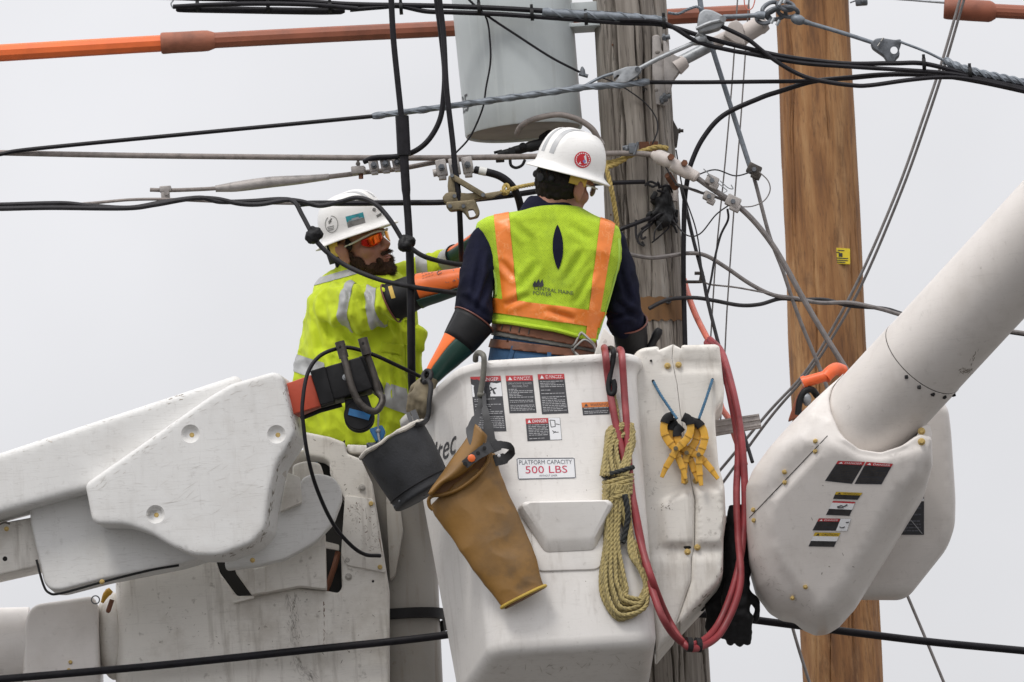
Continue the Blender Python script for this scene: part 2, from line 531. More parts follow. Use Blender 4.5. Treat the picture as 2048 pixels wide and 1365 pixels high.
def white(name, base, grime, streak, scratch, rough=0.42):
    m = mat(name, base, rough, 0, 0.03, 5, 0.06, 110, coat=0.0)
    if grime: overlay(m, (0.30, 0.25, 0.19), 5.0, (1, 1, 1), 0.50, 0.78, grime, detail=9, rough=0.68)
    if grime: overlay(m, (0.17, 0.14, 0.11), 34.0, (1, 1, 1), 0.63, 0.72, grime * 0.75, detail=4)
    if grime: overlay(m, (0.10, 0.085, 0.07), 13.0, (1, 1, 1), 0.665, 0.70, min(.8, grime * 1.3), detail=7, rough=0.75)
    if streak: overlay(m, (0.22, 0.18, 0.14), 3.0, (9, 9, 0.9), 0.55, 0.75, streak, detail=6)
    if scratch:
        overlay(m, (0.36, 0.34, 0.31), 4.0, (0.9, 0.9, 9), 0.010, 0.0, scratch, rot=(0, R(22), 0), detail=2, line=True)
        overlay(m, (0.30, 0.28, 0.26), 3.0, (0.8, 1.0, 14), 0.007, 0.0, scratch, rot=(0, R(12), 0), detail=2, line=True)
        overlay(m, (0.33, 0.30, 0.28), 3.0, (9, 1.0, 1), 0.005, 0.0, scratch * 0.6, rot=(0, R(35), 0), detail=2, line=True)
    return m
white('white_clean', (0.72, 0.695, 0.665), 0.22, 0.26, 0.10, 0.35)
white('white_cover', (0.70, 0.67, 0.62), 0.5, 0.45, 0.14, 0.5)
white('white_boom', (0.69, 0.685, 0.67), 0.22, 0.12, 0.24, 0.5)
white('white_dirty', (0.70, 0.67, 0.62), 0.6, 0.6, 0.2, 0.5)
white('white_tube', (0.70, 0.66, 0.625), 0.22, 0.10, 0.10, 0.38)
white('bucket_liner_grey', (0.33, 0.31, 0.28), 0.5, 0.7, 0.2, 0.55)
white('helmet_white', (0.82, 0.81, 0.785), 0.10, 0.0, 0.12, 0.32)

mat('wood_grey', (0.27, 0.24, 0.21), 0.85, 0, bump=0.5, bs=26, vs=15, stretch=(1.6, 1.6, 0.085), detail=9, bdist=0.006,
    ramp=[(0.25, (0.06, 0.048, 0.04)), (0.42, (0.165, 0.143, 0.122)), (0.56, (0.275, 0.246, 0.215)), (0.75, (0.39, 0.36, 0.325))])
overlay(MT['wood_grey'], (0.16, 0.10, 0.06), 3.2, (1, 1, 0.5), 0.55, 0.75, 0.45)
overlay(MT['wood_grey'], (0.045, 0.038, 0.033), 22, (2.0, 2.0, 0.07), 0.015, 0.0, 0.75, detail=3, line=True)
mat('wood_brown', (0.36, 0.175, 0.062), 0.75, 0, bump=0.8, bs=24, vs=12, stretch=(1.5, 1.5, 0.16), detail=10, bdist=0.012,
    ramp=[(0.30, (0.115, 0.046, 0.016)), (0.44, (0.245, 0.110, 0.037)), (0.54, (0.325, 0.160, 0.060)), (0.70, (0.43, 0.25, 0.115))])
overlay(MT['wood_brown'], (0.16, 0.07, 0.026), 9.0, (1, 1, 0.22), 0.48, 0.74, 0.5, detail=8, rough=0.7)
overlay(MT['wood_brown'], (0.52, 0.31, 0.15), 14.0, (1, 1, 0.3), 0.56, 0.72, 0.5, detail=8, rough=0.7)
overlay(MT['wood_brown'], (0.07, 0.03, 0.015), 6.0, (1.4, 1.4, 0.9), 0.62, 0.74, 0.6, detail=5)
overlay(MT['wood_brown'], (0.11, 0.048, 0.018), 26, (1.3, 1.3, 0.2), 0.53, 0.64, 0.65, detail=9, rough=0.75)
overlay(MT['wood_brown'], (0.10, 0.045, 0.02), 18, (2.0, 2.0, 0.12), 0.014, 0.0, 0.5, detail=3, line=True)
overlay(MT['wood_brown'], (0.20, 0.10, 0.04), 2.2, (1, 1, 0.8), 0.52, 0.68, 0.4, detail=6)
mat('wood_fresh', (0.155, 0.08, 0.032), 0.8, 0, 0.3, 14, 0.4, 40, (2, 2, 0.2))
mat('ground_tar', (0.055, 0.055, 0.055), 0.9, 0, 0.25, 3, 0.4, 40)
mat('concrete', (0.125, 0.118, 0.108), 0.9, 0, 0.15, 3, 0.3, 40)

mat('tank_grey', (0.455, 0.49, 0.495), 0.42, 0, 0.05, 4, 0.05, 60)
overlay(MT['tank_grey'], (0.62, 0.65, 0.64), 5, (8, 8, 0.35), 0.55, 0.8, 0.5)
overlay(MT['tank_grey'], (0.22, 0.20, 0.17), 9, (4, 4, 0.5), 0.6, 0.8, 0.35)
mat('tank_bottom', (0.26, 0.235, 0.215), 0.7, 0, 0.2, 8, 0.1)
mat('cable_black', (0.012, 0.011, 0.014), 0.5, 0, 0.3, 30, 0.12, 160, spec=0.22)
mat('cable_dark', (0.028, 0.027, 0.03), 0.55, 0, 0.3, 30, 0.15, 160, spec=0.25)
mat('cable_grey', (0.17, 0.155, 0.15), 0.55, 0.15, 0.2, 40, 0.2, 200)
mat('cable_aged', (0.23, 0.20, 0.185), 0.6, 0.1, 0.2, 40, 0.25, 200)
mat('galvanized', (0.33, 0.345, 0.36), 0.5, 0.55, 0.2, 30, 0.15, 150)
mat('galvanized_dark', (0.13, 0.14, 0.155), 0.5, 0.5, 0.25, 30, 0.15, 150)
mat('strand_grey', (0.17, 0.19, 0.215), 0.5, 0.4, 0.2, 40, 0.15, 180)
mat('aluminium', (0.42, 0.41, 0.385), 0.42, 0.7, 0.15, 25, 0.1, 140)
mat('alu_dull', (0.36, 0.335, 0.32), 0.55, 0.35, 0.2, 25, 0.2, 140)
mat('bronze', (0.20, 0.165, 0.105), 0.5, 0.6, 0.25, 35, 0.15, 150)
mat('rust', (0.15, 0.06, 0.03), 0.8, 0.1, 0.3, 60, 0.3)
mat('steel_dark', (0.07, 0.062, 0.055), 0.5, 0.5, 0.3, 40, 0.25, 140)
mat('insulator_beige', (0.50, 0.45, 0.42), 0.5, 0, 0.1, 12, 0.1)
mat('rubber_black', (0.011, 0.011, 0.012), 0.52, 0, 0.3, 20, 0.2, 90, spec=0.25)
mat('plastic_black', (0.011, 0.011, 0.012), 0.52, 0, 0.3, 20, 0.06, 90, spec=0.25)
mat('tape_black', (0.011, 0.011, 0.012), 0.52, 0, 0.3, 60, 0.5, 120, spec=0.25)
mat('tape_white', (0.6, 0.6, 0.58), 0.6)
mat('canvas_black', (0.016, 0.017, 0.02), 0.6, 0, 0.45, 12, 0.25, 120)
overlay(MT['canvas_black'], (0.06, 0.06, 0.06), 5, (1, 1, 1), 0.55, 0.8, 0.5)
mat('canvas_cream', (0.48, 0.45, 0.40), 0.85, 0, 0.25, 30, 0.5, 120)
mat('hose_orange', (0.80, 0.155, 0.035), 0.55, 0, 0.12, 6, 0.1, 50)
mat('hose_brown', (0.26, 0.08, 0.042), 0.6, 0, 0.2, 8, 0.1, 50)
mat('hose_coupling', (0.30, 0.105, 0.06), 0.65, 0, 0.25, 12, 0.25, 60)
mat('hose_red', (0.24, 0.028, 0.034), 0.5, 0, 0.2, 12, 0.1, 60)
overlay(MT['hose_red'], (0.42, 0.12, 0.12), 9, (1, 1, 1), 0.52, 0.75, 0.5)
mat('hose_pink', (0.60, 0.16, 0.11), 0.5, 0, 0.1, 12, 0.05)
mat('rope_tan', (0.345, 0.275, 0.11), 0.8, 0, 0.25, 70, 0.5, 260, sheen=0.2)
mat('rope_yellow', (0.42, 0.31, 0.10), 0.8, 0, 0.25, 70, 0.4, 260)
mat('cord_black', (0.02, 0.022, 0.022), 0.8, 0, 0.3, 70, 0.5, 260)
mat('cord_blue', (0.045, 0.13, 0.22), 0.75, 0, 0.2, 60, 0.4, 260)
mat('plastic_yellow', (0.62, 0.34, 0.035), 0.45, 0, 0.12, 20, 0.06)
overlay(MT['plastic_yellow'], (0.30, 0.17, 0.03), 18, (1, 1, 1), 0.56, 0.75, 0.6)
mat('bolt_yellow', (0.52, 0.37, 0.13), 0.45, 0.3, 0.2, 40, 0.15)
mat('bolt_grey', (0.38, 0.36, 0.33), 0.5, 0.4, 0.2, 40, 0.15)
mat('sleeve_brown', (0.21, 0.104, 0.017), 0.5, 0, 0.2, 5, 0.2, 45)
overlay(MT['sleeve_brown'], (0.055, 0.034, 0.015), 6.0, (1, 1, 1), 0.52, 0.72, 0.8)
mat('sleeve_inside', (0.17, 0.075, 0.02), 0.6)
mat('sleeve_lip', (0.44, 0.30, 0.045), 0.5)
mat('strap_grey', (0.032, 0.032, 0.034), 0.6, 0, 0.2, 20, 0.2)
mat('hook_grey', (0.13, 0.125, 0.105), 0.5, 0.2, 0.2, 20, 0.1)
mat('button_orange', (0.85, 0.16, 0.03), 0.4)
mat('blue_plastic', (0.02, 0.14, 0.34), 0.4, 0, 0.15, 20, 0.05)
mat('red_paint', (0.48, 0.07, 0.032), 0.5, 0, 0.1, 10, 0.08)
mat('orange_connector', (0.80, 0.13, 0.03), 0.4)
mat('tag_yellow', (0.72, 0.56, 0.02), 0.5)
mat('decal_white', (0.74, 0.745, 0.76), 0.4, 0, 0.03, 20, 0)
mat('decal_black', (0.035, 0.035, 0.04), 0.42, 0, 0.15, 20, 0)
mat('decal_red', (0.47, 0.045, 0.05), 0.42, 0, 0.1, 20, 0)
mat('decal_orange', (0.66, 0.19, 0.03), 0.42, 0, 0.1, 20, 0)
mat('decal_yellow', (0.55, 0.37, 0.03), 0.42, 0, 0.1, 20, 0)
mat('decal_grey', (0.36, 0.36, 0.37), 0.45, 0, 0.05, 20, 0)
mat('print_red', (0.52, 0.03, 0.08), 0.45, 0, 0.05, 20, 0)
mat('print_grey', (0.10, 0.105, 0.125), 0.45, 0, 0.05, 20, 0)
mat('grime', (0.27, 0.24, 0.205), 0.8)
mat('grime_light', (0.54, 0.51, 0.47), 0.8)
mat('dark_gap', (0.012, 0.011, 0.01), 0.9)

# cloth and skin
def cloth(name, col, var, weave, ws, rough=0.85, col2=None, sheen=0.08):
    m = mat(name, col, rough, 0, var, 6, 0.6, 17, sheen=sheen, col2=col2, spec=0.15, stretch=(1.0, 1.0, 0.55), bdist=0.016)
    return m
cloth('lime_shirt', (0.57, 0.69, 0.035), 0.10, 0.2, 300)
cloth('lime_vest', (0.42, 0.585, 0.035), 0.12, 0.2, 300)
def vest_mesh(m):
    """knitted mesh: rows of tiny holes"""
    nt = m.node_tree; n, l = nt.nodes, nt.links; b = n['Principled BSDF']
    t = n.new('ShaderNodeTexCoord'); mp = n.new('ShaderNodeMapping'); mp.inputs['Scale'].default_value = (165, 0, 165); mp.inputs['Rotation'].default_value = (0, R(38), 0)
    l.new(t.outputs['Object'], mp.inputs['Vector'])
    vo = n.new('ShaderNodeTexVoronoi'); vo.inputs['Scale'].default_value = 1.0; vo.inputs['Randomness'].default_value = 0.25
    l.new(mp.outputs[0], vo.inputs['Vector'])
    mr = n.new('ShaderNodeMapRange'); mr.inputs['From Min'].default_value = 0.30; mr.inputs['From Max'].default_value = 0.16; mr.inputs['To Max'].default_value = 0.62
    l.new(vo.outputs['Distance'], mr.inputs['Value'])
    src = b.inputs['Base Color'].links[0].from_socket
    mx = n.new('ShaderNodeMix'); mx.data_type = 'RGBA'; mx.inputs['B'].default_value = (0.10, 0.20, 0.02, 1)
    l.new(mr.outputs[0], mx.inputs['Factor']); l.new(src, mx.inputs['A']); l.new(mx.outputs['Result'], b.inputs['Base Color'])
vest_mesh(MT['lime_vest'])
overlay(MT['lime_vest'], (0.16, 0.24, 0.04), 7, (1, 1, 1), 0.60, 0.80, 0.5)
cloth('vest_trim', (0.40, 0.58, 0.10), 0.08, 0, 0)
mat('orange_tape', (0.83, 0.215, 0.025), 0.38, 0, 0.10, 16, 0.35, 30, spec=0.6)
overlay(MT['orange_tape'], (0.90, 0.36, 0.12), 16, (1, 1, 1), 0.018, 0.0, 0.6, detail=3, line=True)
mat('reflective', (0.40, 0.405, 0.40), 0.5, 0.15, 0.10, 10, 0.12, 120)
cloth('navy_shirt', (0.0085, 0.0095, 0.025), 0.3, 0.2, 300, sheen=0.0)
cloth('denim', (0.045, 0.10, 0.19), 0.3, 0.2, 300)
cloth('dark_trousers', (0.03, 0.03, 0.035), 0.2, 0.2, 300, sheen=0)
mat('leather_brown', (0.17, 0.065, 0.032), 0.6, 0, 0.3, 14, 0.35, 60)
mat('leather_tan', (0.20, 0.165, 0.105), 0.8, 0, 0.25, 16, 0.4, 60)
mat('webbing_grey', (0.14, 0.135, 0.12), 0.85, 0, 0.2, 30, 0.3)
mat('glove_orange', (0.86, 0.17, 0.025), 0.45, 0, 0.06, 10, 0.08)
mat('glove_green', (0.012, 0.05, 0.038), 0.42, 0, 0.2, 10, 0.08)
mat('glove_black', (0.013, 0.013, 0.014), 0.52, 0, 0.3, 12, 0.1, spec=0.25)
mat('glove_rim', (0.16, 0.05, 0.035), 0.5)
mat('skin', (0.35, 0.165, 0.108), 0.55, 0, 0.10, 18, 0.2, 120)
MT['skin'].node_tree.nodes['Principled BSDF'].inputs['Subsurface Weight'].default_value = 0.12
MT['skin'].node_tree.nodes['Principled BSDF'].inputs['Subsurface Radius'].default_value = (0.012, 0.004, 0.002)
mat('hair_dark', (0.014, 0.0105, 0.0085), 0.65, 0, 0.4, 60, 0.6, 150, stretch=(1, 1, 0.25), spec=0.2)
mat('beard_brown', (0.048, 0.026, 0.015), 0.75, 0, 0.45, 70, 0.8, 170, stretch=(1, 1, 0.4), spec=0.2)
mat('lip', (0.30, 0.115, 0.085), 0.5)
mat('lens_red', (0.55, 0.03, 0.01), 0.08, 0.75, bump=0, vs=14, ramp=[(0.36, (0.14, 0.002, 0.004)), (0.52, (0.55, 0.015, 0.008)), (0.70, (0.95, 0.22, 0.015))])
mat('lens_amber', (0.85, 0.42, 0.02), 0.08, 0.6, bump=0, vs=14, ramp=[(0.35, (0.75, 0.2, 0.01)), (0.6, (0.95, 0.6, 0.05))])
mat('lens_clear', (0.62, 0.62, 0.60), 0.1, 0.0, bump=0)
mat('frame_white', (0.62, 0.60, 0.52), 0.4)
mat('strap_yellow', (0.62, 0.42, 0.08), 0.6)
mat('sticker_teal', (0.02, 0.26, 0.30), 0.4, 0, 0.3, 50, 0)
mat('sticker_grey', (0.19, 0.19, 0.18), 0.5, 0, 0.3, 50, 0)
mat('sticker_red', (0.55, 0.02, 0.03), 0.4, 0, 0.05, 50, 0)
mat('sticker_purple', (0.25, 0.2, 0.45), 0.4, 0, 0.05, 50, 0)
mat('helmet_stripe', (0.43, 0.435, 0.44), 0.4, 0.1, 0.05, 40, 0.05)
# ---------------------------------------------------------------- ground and poles
g = MB()
g.add([(-600, -600, 0), (600, -600, 0), (600, 900, 0), (-600, 900, 0)], [[0, 1, 2, 3]])
tag(g.build('ground', MT['concrete'], sharp=0, base=(0, 0, 0)), kind='structure')
rd = MB()
rd.add([(-600, -12, 0.004), (600, -12, 0.004), (600, -1.5, 0.004), (-600, -1.5, 0.004)], [[0, 1, 2, 3]])
tag(rd.build('road', MT['ground_tar'], sharp=0, base=(0, 0, 0)), kind='structure')

def pole_shaft(top, foot, r_top, r_foot, n_cracks, depth, seed, nseg=256, nz=110, bulge=0.006):
    """a tapering log; its checks (drying cracks) are cut in as real grooves"""
    rnd = random.Random(seed)
    cracks = []
    for _ in range(n_cracks):
        z0 = rnd.uniform(-0.05, 0.95); L = rnd.uniform(0.06, 0.5)
        cracks.append((rnd.uniform(0, 2 * math.pi), z0, z0 + L, rnd.uniform(0.010, 0.024), depth * rnd.uniform(0.5, 1.3), rnd.uniform(0, 50)))
    H = foot.z * 0 + (top.z - foot.z)
    rings = []
    for i in range(nz + 1):
        t = i / nz
        c = foot.lerp(top, t)
        base_r = r_foot + (r_top - r_foot) * t
        act = [(a + 0.05 * math.sin(t * 21 + ph) + 0.03 * math.sin(t * 57 + ph * 2), w * min(1, 6 * min(t - z0, z1 - t) / (z1 - z0)), dp) for a, z0, z1, w, dp, ph in cracks if z0 < t < z1]
        ring = []
        for k in range(nseg):
            a = 2 * math.pi * k / nseg
            r = base_r + bulge * noise.noise(Vector((math.cos(a) * 1.3, math.sin(a) * 1.3, t * 7 + seed))) + 0.0016 * noise.noise(Vector((math.cos(a) * 22, math.sin(a) * 22, t * 5)))
            for ca, w, dp in act:
                da = abs((a - ca + math.pi) % (2 * math.pi) - math.pi)
                if w > 0 and da < w * 1.6: r -= dp * max(0, 1 - da / (w * 1.6)) ** 0.7
            ring.append(c + Vector((math.cos(a) * r, math.sin(a) * r, 0)))
        rings.append(ring)
    return rings
PD = 1.05
def pole(name, label, p_top, p_low, r_top_px, r_low_px, d, wood, n_cracks, depth, seed):
    a, b = V(*p_top, d), V(*p_low, d)
    up = (a - b).normalized()
    k = b.z / up.z
    ground_pt = b - up * k
    t = thing(name, label, 'utility pole', ground_pt)
    sc = (d + DIST) / DIST * S
    top = a + up * 0.5
    m = MB(); m.loft(pole_shaft(top, b - up * 0.5, r_top_px * sc, r_low_px * sc, n_cracks, depth, seed)); m.build('shaft', wood, t, sharp=70)
    m = MB(); m.tube([ground_pt - up * 0.3, b - up * 0.49], [r_low_px * sc * 1.12, r_low_px * sc * 1.0], 40); m.build('butt', wood, t)
    return t
grey = pole('utility_pole', 'weathered grey cracked wooden pole carrying the transformer', (1258, 0), (1341, 1365), 72, 79, PD, MT['wood_grey'], 80, 0.024, 3)
BD = 2.7
brown = pole('utility_pole', 'new brown wooden pole with a small yellow tag, behind the right boom', (1624, 0), (1686, 1365), 72.5, 81, BD, MT['wood_brown'], 46, 0.009, 11)
def pole_face(px, py, off, d=PD, r=75 * S, cx=None):
    """depth of the pole's near surface under a pixel"""
    c = cx if cx is not None else 1258 + 83 * py / 1365
    dx = (px - c) * S
    return d - math.sqrt(max(r * r - dx * dx, 1e-5)) - off
# yellow tag nailed on the brown pole
bf = BD - 0.126
f = quad_map(V(1662, 496, bf), V(1700, 498, bf), V(1700, 529, bf), V(1662, 527, bf))
m = MB(); m.add(*slab(f, 0, 0, 1, 1, -0.01, 0.004)); o = m.build('tag', MT['tag_yellow'], brown, sharp=20); o['label'] = 'small yellow warning tag'
m = MB()
for v0, u0, u1 in ((.12, .35, .7), (.25, .25, .45), (.62, .1, .9), (.76, .1, .9), (.88, .3, .75)):
    m.add(*sheet(f, u0, v0, u1, v0 + .06, 0.0048))
m.add(*sheet(f, .4, .32, .6, .56, 0.0048))
m.build('lettering', MT['decal_black'], o, sharp=0)
# grey pole fittings that belong to it: drill hole, cut gain with its fresh wood, bolt and step
m = MB(); m.cyl(V(1290, 180, pole_face(1290, 180, 0.002)), V(1290, 180, pole_face(1290, 180, -0.02)), 0.0075); m.build('drill_hole', MT['dark_gap'], grey)
m = MB()
nu = 14
for j, (y0, y1) in enumerate(((594, 641),)):
    vs, fs = [], []
    for i in range(nu + 1):
        x = 1281 + (1366 - 1281) * i / nu
        for yy in (y0 + 1.5 * math.sin(i * 1.7), y1 + 3 * math.sin(i * 2.3 + 1)): vs.append(V(x, yy, pole_face(x, yy, 0.010)))
    for i in range(nu): fs.append([2 * i, 2 * i + 2, 2 * i + 3, 2 * i + 1])
    m.add(vs, fs)
o = m.build('cut_gain', MT['wood_fresh'], grey); o['label'] = 'patch of bare brown wood'
m = MB(); p = V(1336, 603, pole_face(1336, 603, 0.0)); m.cyl(p, p - Vector((0, 0.03, 0)), 0.012, 0.011, 6); m.cyl(p - Vector((0, .02, 0)), p - Vector((-.006, 0.055, 0)), 0.006); m.build('bolt', MT['galvanized_dark'], grey)
m = MB(); m.tube(path([(1362, 564, PD), (1400, 564, PD), (1406, 561, PD), (1407, 553, PD)], 4), 0.0055, 8); m.cyl(V(1389, 547, PD), V(1408, 547, PD), 0.006); m.tube(path([(1400, 564, PD), (1403, 548, PD)], 3), 0.005)
m.build('pole_step', MT['steel_dark'], grey)
m = MB(); m.prism(rounded([(1345, 238), (1358, 262), (1354, 292), (1346, 292)], 3), PD - 0.02, PD + 0.03, 0.003); m.cyl(V(1350, 262, PD), V(1367, 262, PD), 0.006, None, 10); m.cyl(V(1357, 262, PD), V(1361, 262, PD), 0.009, None, 6)
m.build('through_bolt', MT['steel_dark'], grey)
m = MB(); m.add(*slab(quad_map(V(1279, 284, pole_face(1279, 284, .006)), V(1316, 283, pole_face(1316, 283, .006)), V(1316, 303, pole_face(1316, 303, .006)), V(1279, 304, pole_face(1279, 304, .006))), 0, 0, 1, 1, -0.02, 0)); m.build('washer_plate', MT['rust'], grey)
for x, y in ((1222, 430), (1249, 455), (1340, 463), (1262, 560), (1318, 120), (1225, 90)):
    m = MB(); p = V(x, y, pole_face(x, y, 0)); m.ball(p, (0.003, 0.003, 0.004), n=8, m=4); m.build('nail', MT['rust'], grey)

# ---------------------------------------------------------------- transformer
tb, tt = V(1048, 263, PD), V(1017, -70, PD)
ax = (tt - tb).normalized(); TR = 118.5 * S * 1.035
tr = thing('transformer', 'large pale grey cylindrical transformer hung on the left of the grey pole', 'transformer', tb)
m = MB(); m.lathe(tb, ax, [(0.012, 0.001), (0.012, TR * .94), (0.0, TR * .955), (-0.004, TR * .985), (0.002, TR), (0.10, TR * 1.0), (0.35, TR * 1.012), (0.62, TR * 1.02), (0.66, TR * 0.9), (0.72, 0.02)], 96)
m.build('tank', MT['tank_grey'], tr, sharp=40)
m = MB(); m.lathe(tb, ax, [(0.004, 0.001), (0.004, TR * .948), (0.011, TR * .948), (0.011, 0.001)], 64); m.build('base_plate', MT['tank_bottom'], tr)
for y0, y1, dd in ((4, 26, 0.0), (45, 53, -0.03)):
    m = MB(); m.prism([(1135, y0 + 2), (1200, y0 - 2), (1200, y1 - 2), (1135, y1 + 2)], PD - 0.05 + dd, PD + 0.05, 0.003); m.build('hanger_bracket', MT['tank_grey'], tr)
xr = Vector((1, 0, 0)); xr = (xr - ax * xr.dot(ax)).normalized(); yr = ax.cross(xr)
def on_tank(ang, h, off=0.0012): return tb + ax * h + (xr * math.sin(ang) + (-yr if yr.y > 0 else yr) * math.cos(ang)) * (TR * 1.004 + off)
vs, fs, w = glyphs('25')
h_c, dig = 0.075, 0.058
m = MB(); m.add([on_tank(R(-83) + (x * dig * 0.92) / TR, h_c + y * dig) for x, y in vs], fs); m.build('number', MT['decal_black'], tr, sharp=0)
# its grey ground lead, bowed over the lineman's helmet, strands frayed at the end
lead = path([(1034, 268, 0.86), (1040, 256, 0.84), (1056, 244, 0.82), (1086, 234, 0.80), (1120, 230, 0.79), (1155, 239, 0.79), (1183, 257, 0.8), (1197, 279, 0.82)], 8)
m = MB(); m.tube(lead, 6.2 * S, 12); m.build('ground_lead', MT['cable_aged'], tr)
m = MB(); rnd = random.Random(5)
for k in range(16):
    a = k / 16 * 6.283
    s0 = lead[-4] + Vector((math.cos(a) * .005, math.sin(a) * .005, 0))
    m.tube(catmull([s0, lead[-1] + Vector((math.cos(a) * .010 + .004, math.sin(a) * .009, -.004)), lead[-1] + Vector((math.cos(a) * .016 + .004, math.sin(a) * .014, -.02 + rnd.uniform(-.008, .008)))], 3), 0.0011, 4)
m.build('frayed_end', MT['alu_dull'], tr)
# black bushing clamp under the tank
m = MB()
m.tube(path([(996, 312, .9), (1030, 302, .9), (1060, 294, .9), (1092, 286, .92)], 5), [9 * S] * 5 + [10 * S] * 5 + [12 * S] * 6, 10)
m.ball(V(1046, 294, .89), 9 * S); m.box(V(1000, 318, .9), (18 * S, 16 * S, 14 * S), bevel=.003); m.box(V(1024, 306, .9), (14 * S, 20 * S, 20 * S), bevel=.003)
m.tube(path([(1020, 318, .89), (1022, 331, .89), (1032, 336, .89), (1044, 331, .89), (1050, 320, .89)], 4), 3.2 * S, 8)
m.cyl(V(988, 306, .9), V(1004, 302, .9), 3 * S); m.cyl(V(1088, 280, .92), V(1100, 272, .95), 13 * S)
m.build('bushing_clamp', MT['rubber_black'], tr)
# ---------------------------------------------------------------- near work platform (bucket with its control cover)
YAW, TILT = R(3), R(11)             # the tub hangs tilted a little back
UX = Vector((math.cos(YAW), math.sin(YAW), 0))
_v0 = Vector((-math.sin(YAW), math.cos(YAW), 0))
VX = _v0 * math.cos(TILT) - Vector((0, 0, 1)) * math.sin(TILT)
ZX = Vector((0, 0, 1)) * math.cos(TILT) + _v0 * math.sin(TILT)
BTL = V(936, 727, 0.0)                 # near upper left corner of the bucket
BW, BDP, BH = 0.553, 0.585, 1.0
def BP(u, v, w):
    splay = 0.36 * (0.5 + 0.5 * w / BH) * v * max(0.0, 1 - u / BW)      # the left side is splayed
    return BTL + UX * (u - splay) + VX * v + ZX * (w - BH)
plat = thing('work_platform', 'white lift bucket with danger decals, the man in the vest stands in it', 'lift bucket', BP(BW / 2, BDP / 2, 0))
def rrect(u0, v0, u1, v1, w, r, k=7):
    out = []
    for cx, cy, a0 in ((u1 - r, v0 + r, -90), (u1 - r, v1 - r, 0), (u0 + r, v1 - r, 90), (u0 + r, v0 + r, 180)):
        for j in range(k + 1):
            a = R(a0 + 90 * j / k)
            out.append(BP(cx + r * math.cos(a), cy + r * math.sin(a), w))
    return out
def brings(spec): return [rrect(i, i, BW - i, BDP - i, w, max(0.012, r)) for w, i, r in spec]
outer = [(0.0, 0.10, .05), (0.0, 0.045, .06), (0.006, 0.026, .065), (0.02, 0.012, .07), (0.045, 0.006, .075), (0.5, 0.003, .075), (0.90, 0.0, .075), (0.935, -0.001, .076), (0.952, -0.004, .08), (0.966, -0.013, .088), (0.972, -0.019, .095), (0.976, -0.021, .097), (0.994, -0.021, .097), (1.0, -0.016, .092), (1.001, 0.0, .076), (0.998, 0.010, .066), (0.98, 0.014, .06), (0.5, 0.02, .055), (0.03, 0.03, .05), (0.03, 0.12, .03)]
m = MB(); m.loft(brings(outer)); shell_me = m.mesh('skin'); m.build('bucket_shell', MT['white_clean'], plat, sharp=50)
FACE = Skin(shell_me)
# lower front step with its flat pad
def FP(px, py, out):      # a point on the front face (plane through the face), pushed out by `out`
    o = V(px, py, 0); n = VX
    p0 = BP(0, 0.002, 0.5)
    rd_ = (o - CP)
    t_ = (p0 - CP).dot(n) / rd_.dot(n)
    return CP + rd_ * t_ - VX * out
m = MB(); m.prism(None, 0, 0, 0.004, 2, ext=VX * 0.03, pts3=[FP(x, y, 0.004) for x, y in rounded([(1062, 1040), (1208, 1040), (1210, 1122), (1196, 1140), (1078, 1144), (1064, 1128)], 16)])
m.build('step_pad', MT['white_clean'], plat, sharp=60)
A_ = rounded([(1034, 1021), (1044, 1011), (1222, 1008), (1231, 1018), (1188, 1101), (1090, 1106)], 9)
Bq = rounded([(1042, 1022), (1050, 1015), (1216, 1012), (1223, 1020), (1186, 1086), (1092, 1090)], 9)
Cq = rounded([(1052, 1023), (1058, 1019), (1209, 1016), (1215, 1022), (1184, 1078), (1095, 1082)], 9)
def fpr(o, outs, ymin, ymax): return [FP(x, y, outs[0] + (outs[1] - outs[0]) * (y - ymin) / (ymax - ymin)) for x, y in o]
m = MB(); m.loft([fpr(A_, (-.02, -.02), 1008, 1106), fpr(A_, (.03, .006), 1008, 1106), fpr(Bq, (.062, .026), 1012, 1090), fpr(Cq, (.068, .032), 1016, 1082)]); m.build('step', MT['white_clean'], plat, sharp=24)
# left grab lip behind the lineman (pale guard inside the bucket) and joystick
m = MB(); m.prism(rounded([(1186, 716), (1200, 676), (1208, 655), (1220, 668), (1228, 672), (1231, 716)], 5), 0.10, 0.12, 0.004); m.build('control_guard', MT['white_cover'], plat)
m = MB(); m.tube(path([(1292, 715, .48), (1308, 680, .48), (1320, 658, .48)], 4), [8 * S] * 5 + [9.5 * S] * 2 + [9 * S, 6 * S], 12); m.build('joystick', MT['plastic_black'], plat)
# control cover, two moulded halves with a gap between them
seam = [(1346, 689), (1344, 717), (1349, 745), (1354, 768), (1360, 820), (1372, 900), (1383, 968), (1390, 1000), (1389, 1091), (1383, 1117), (1382, 1163), (1374, 1186), (1352, 1250)]
lft = [(1352, 1258), (1312, 1306), (1311, 1276), (1304, 1204), (1290, 1076), (1275, 948), (1262, 835), (1258, 758), (1260, 728), (1270, 704), (1284, 695), (1318, 691)]
rgt = [(1362, 690), (1431, 688), (1439, 692), (1449, 784), (1446, 800), (1430, 822), (1431, 855), (1437, 930), (1449, 973), (1452, 1040), (1447, 1076), (1446, 1148), (1436, 1168), (1421, 1184), (1360, 1250)]
cu0, cu1 = 0.10, 0.52
def seam_x(y):
    for (xa, ya), (xb, yb) in zip(seam, seam[1:]):
        if ya <= y <= yb: return xa + (xb - xa) * (y - ya) / (yb - ya)
    return seam[0][0] if y < seam[0][1] else seam[-1][0]
def ramp01(t): t = max(0.0, min(1.0, t)); return t * t * (3 - 2 * t)
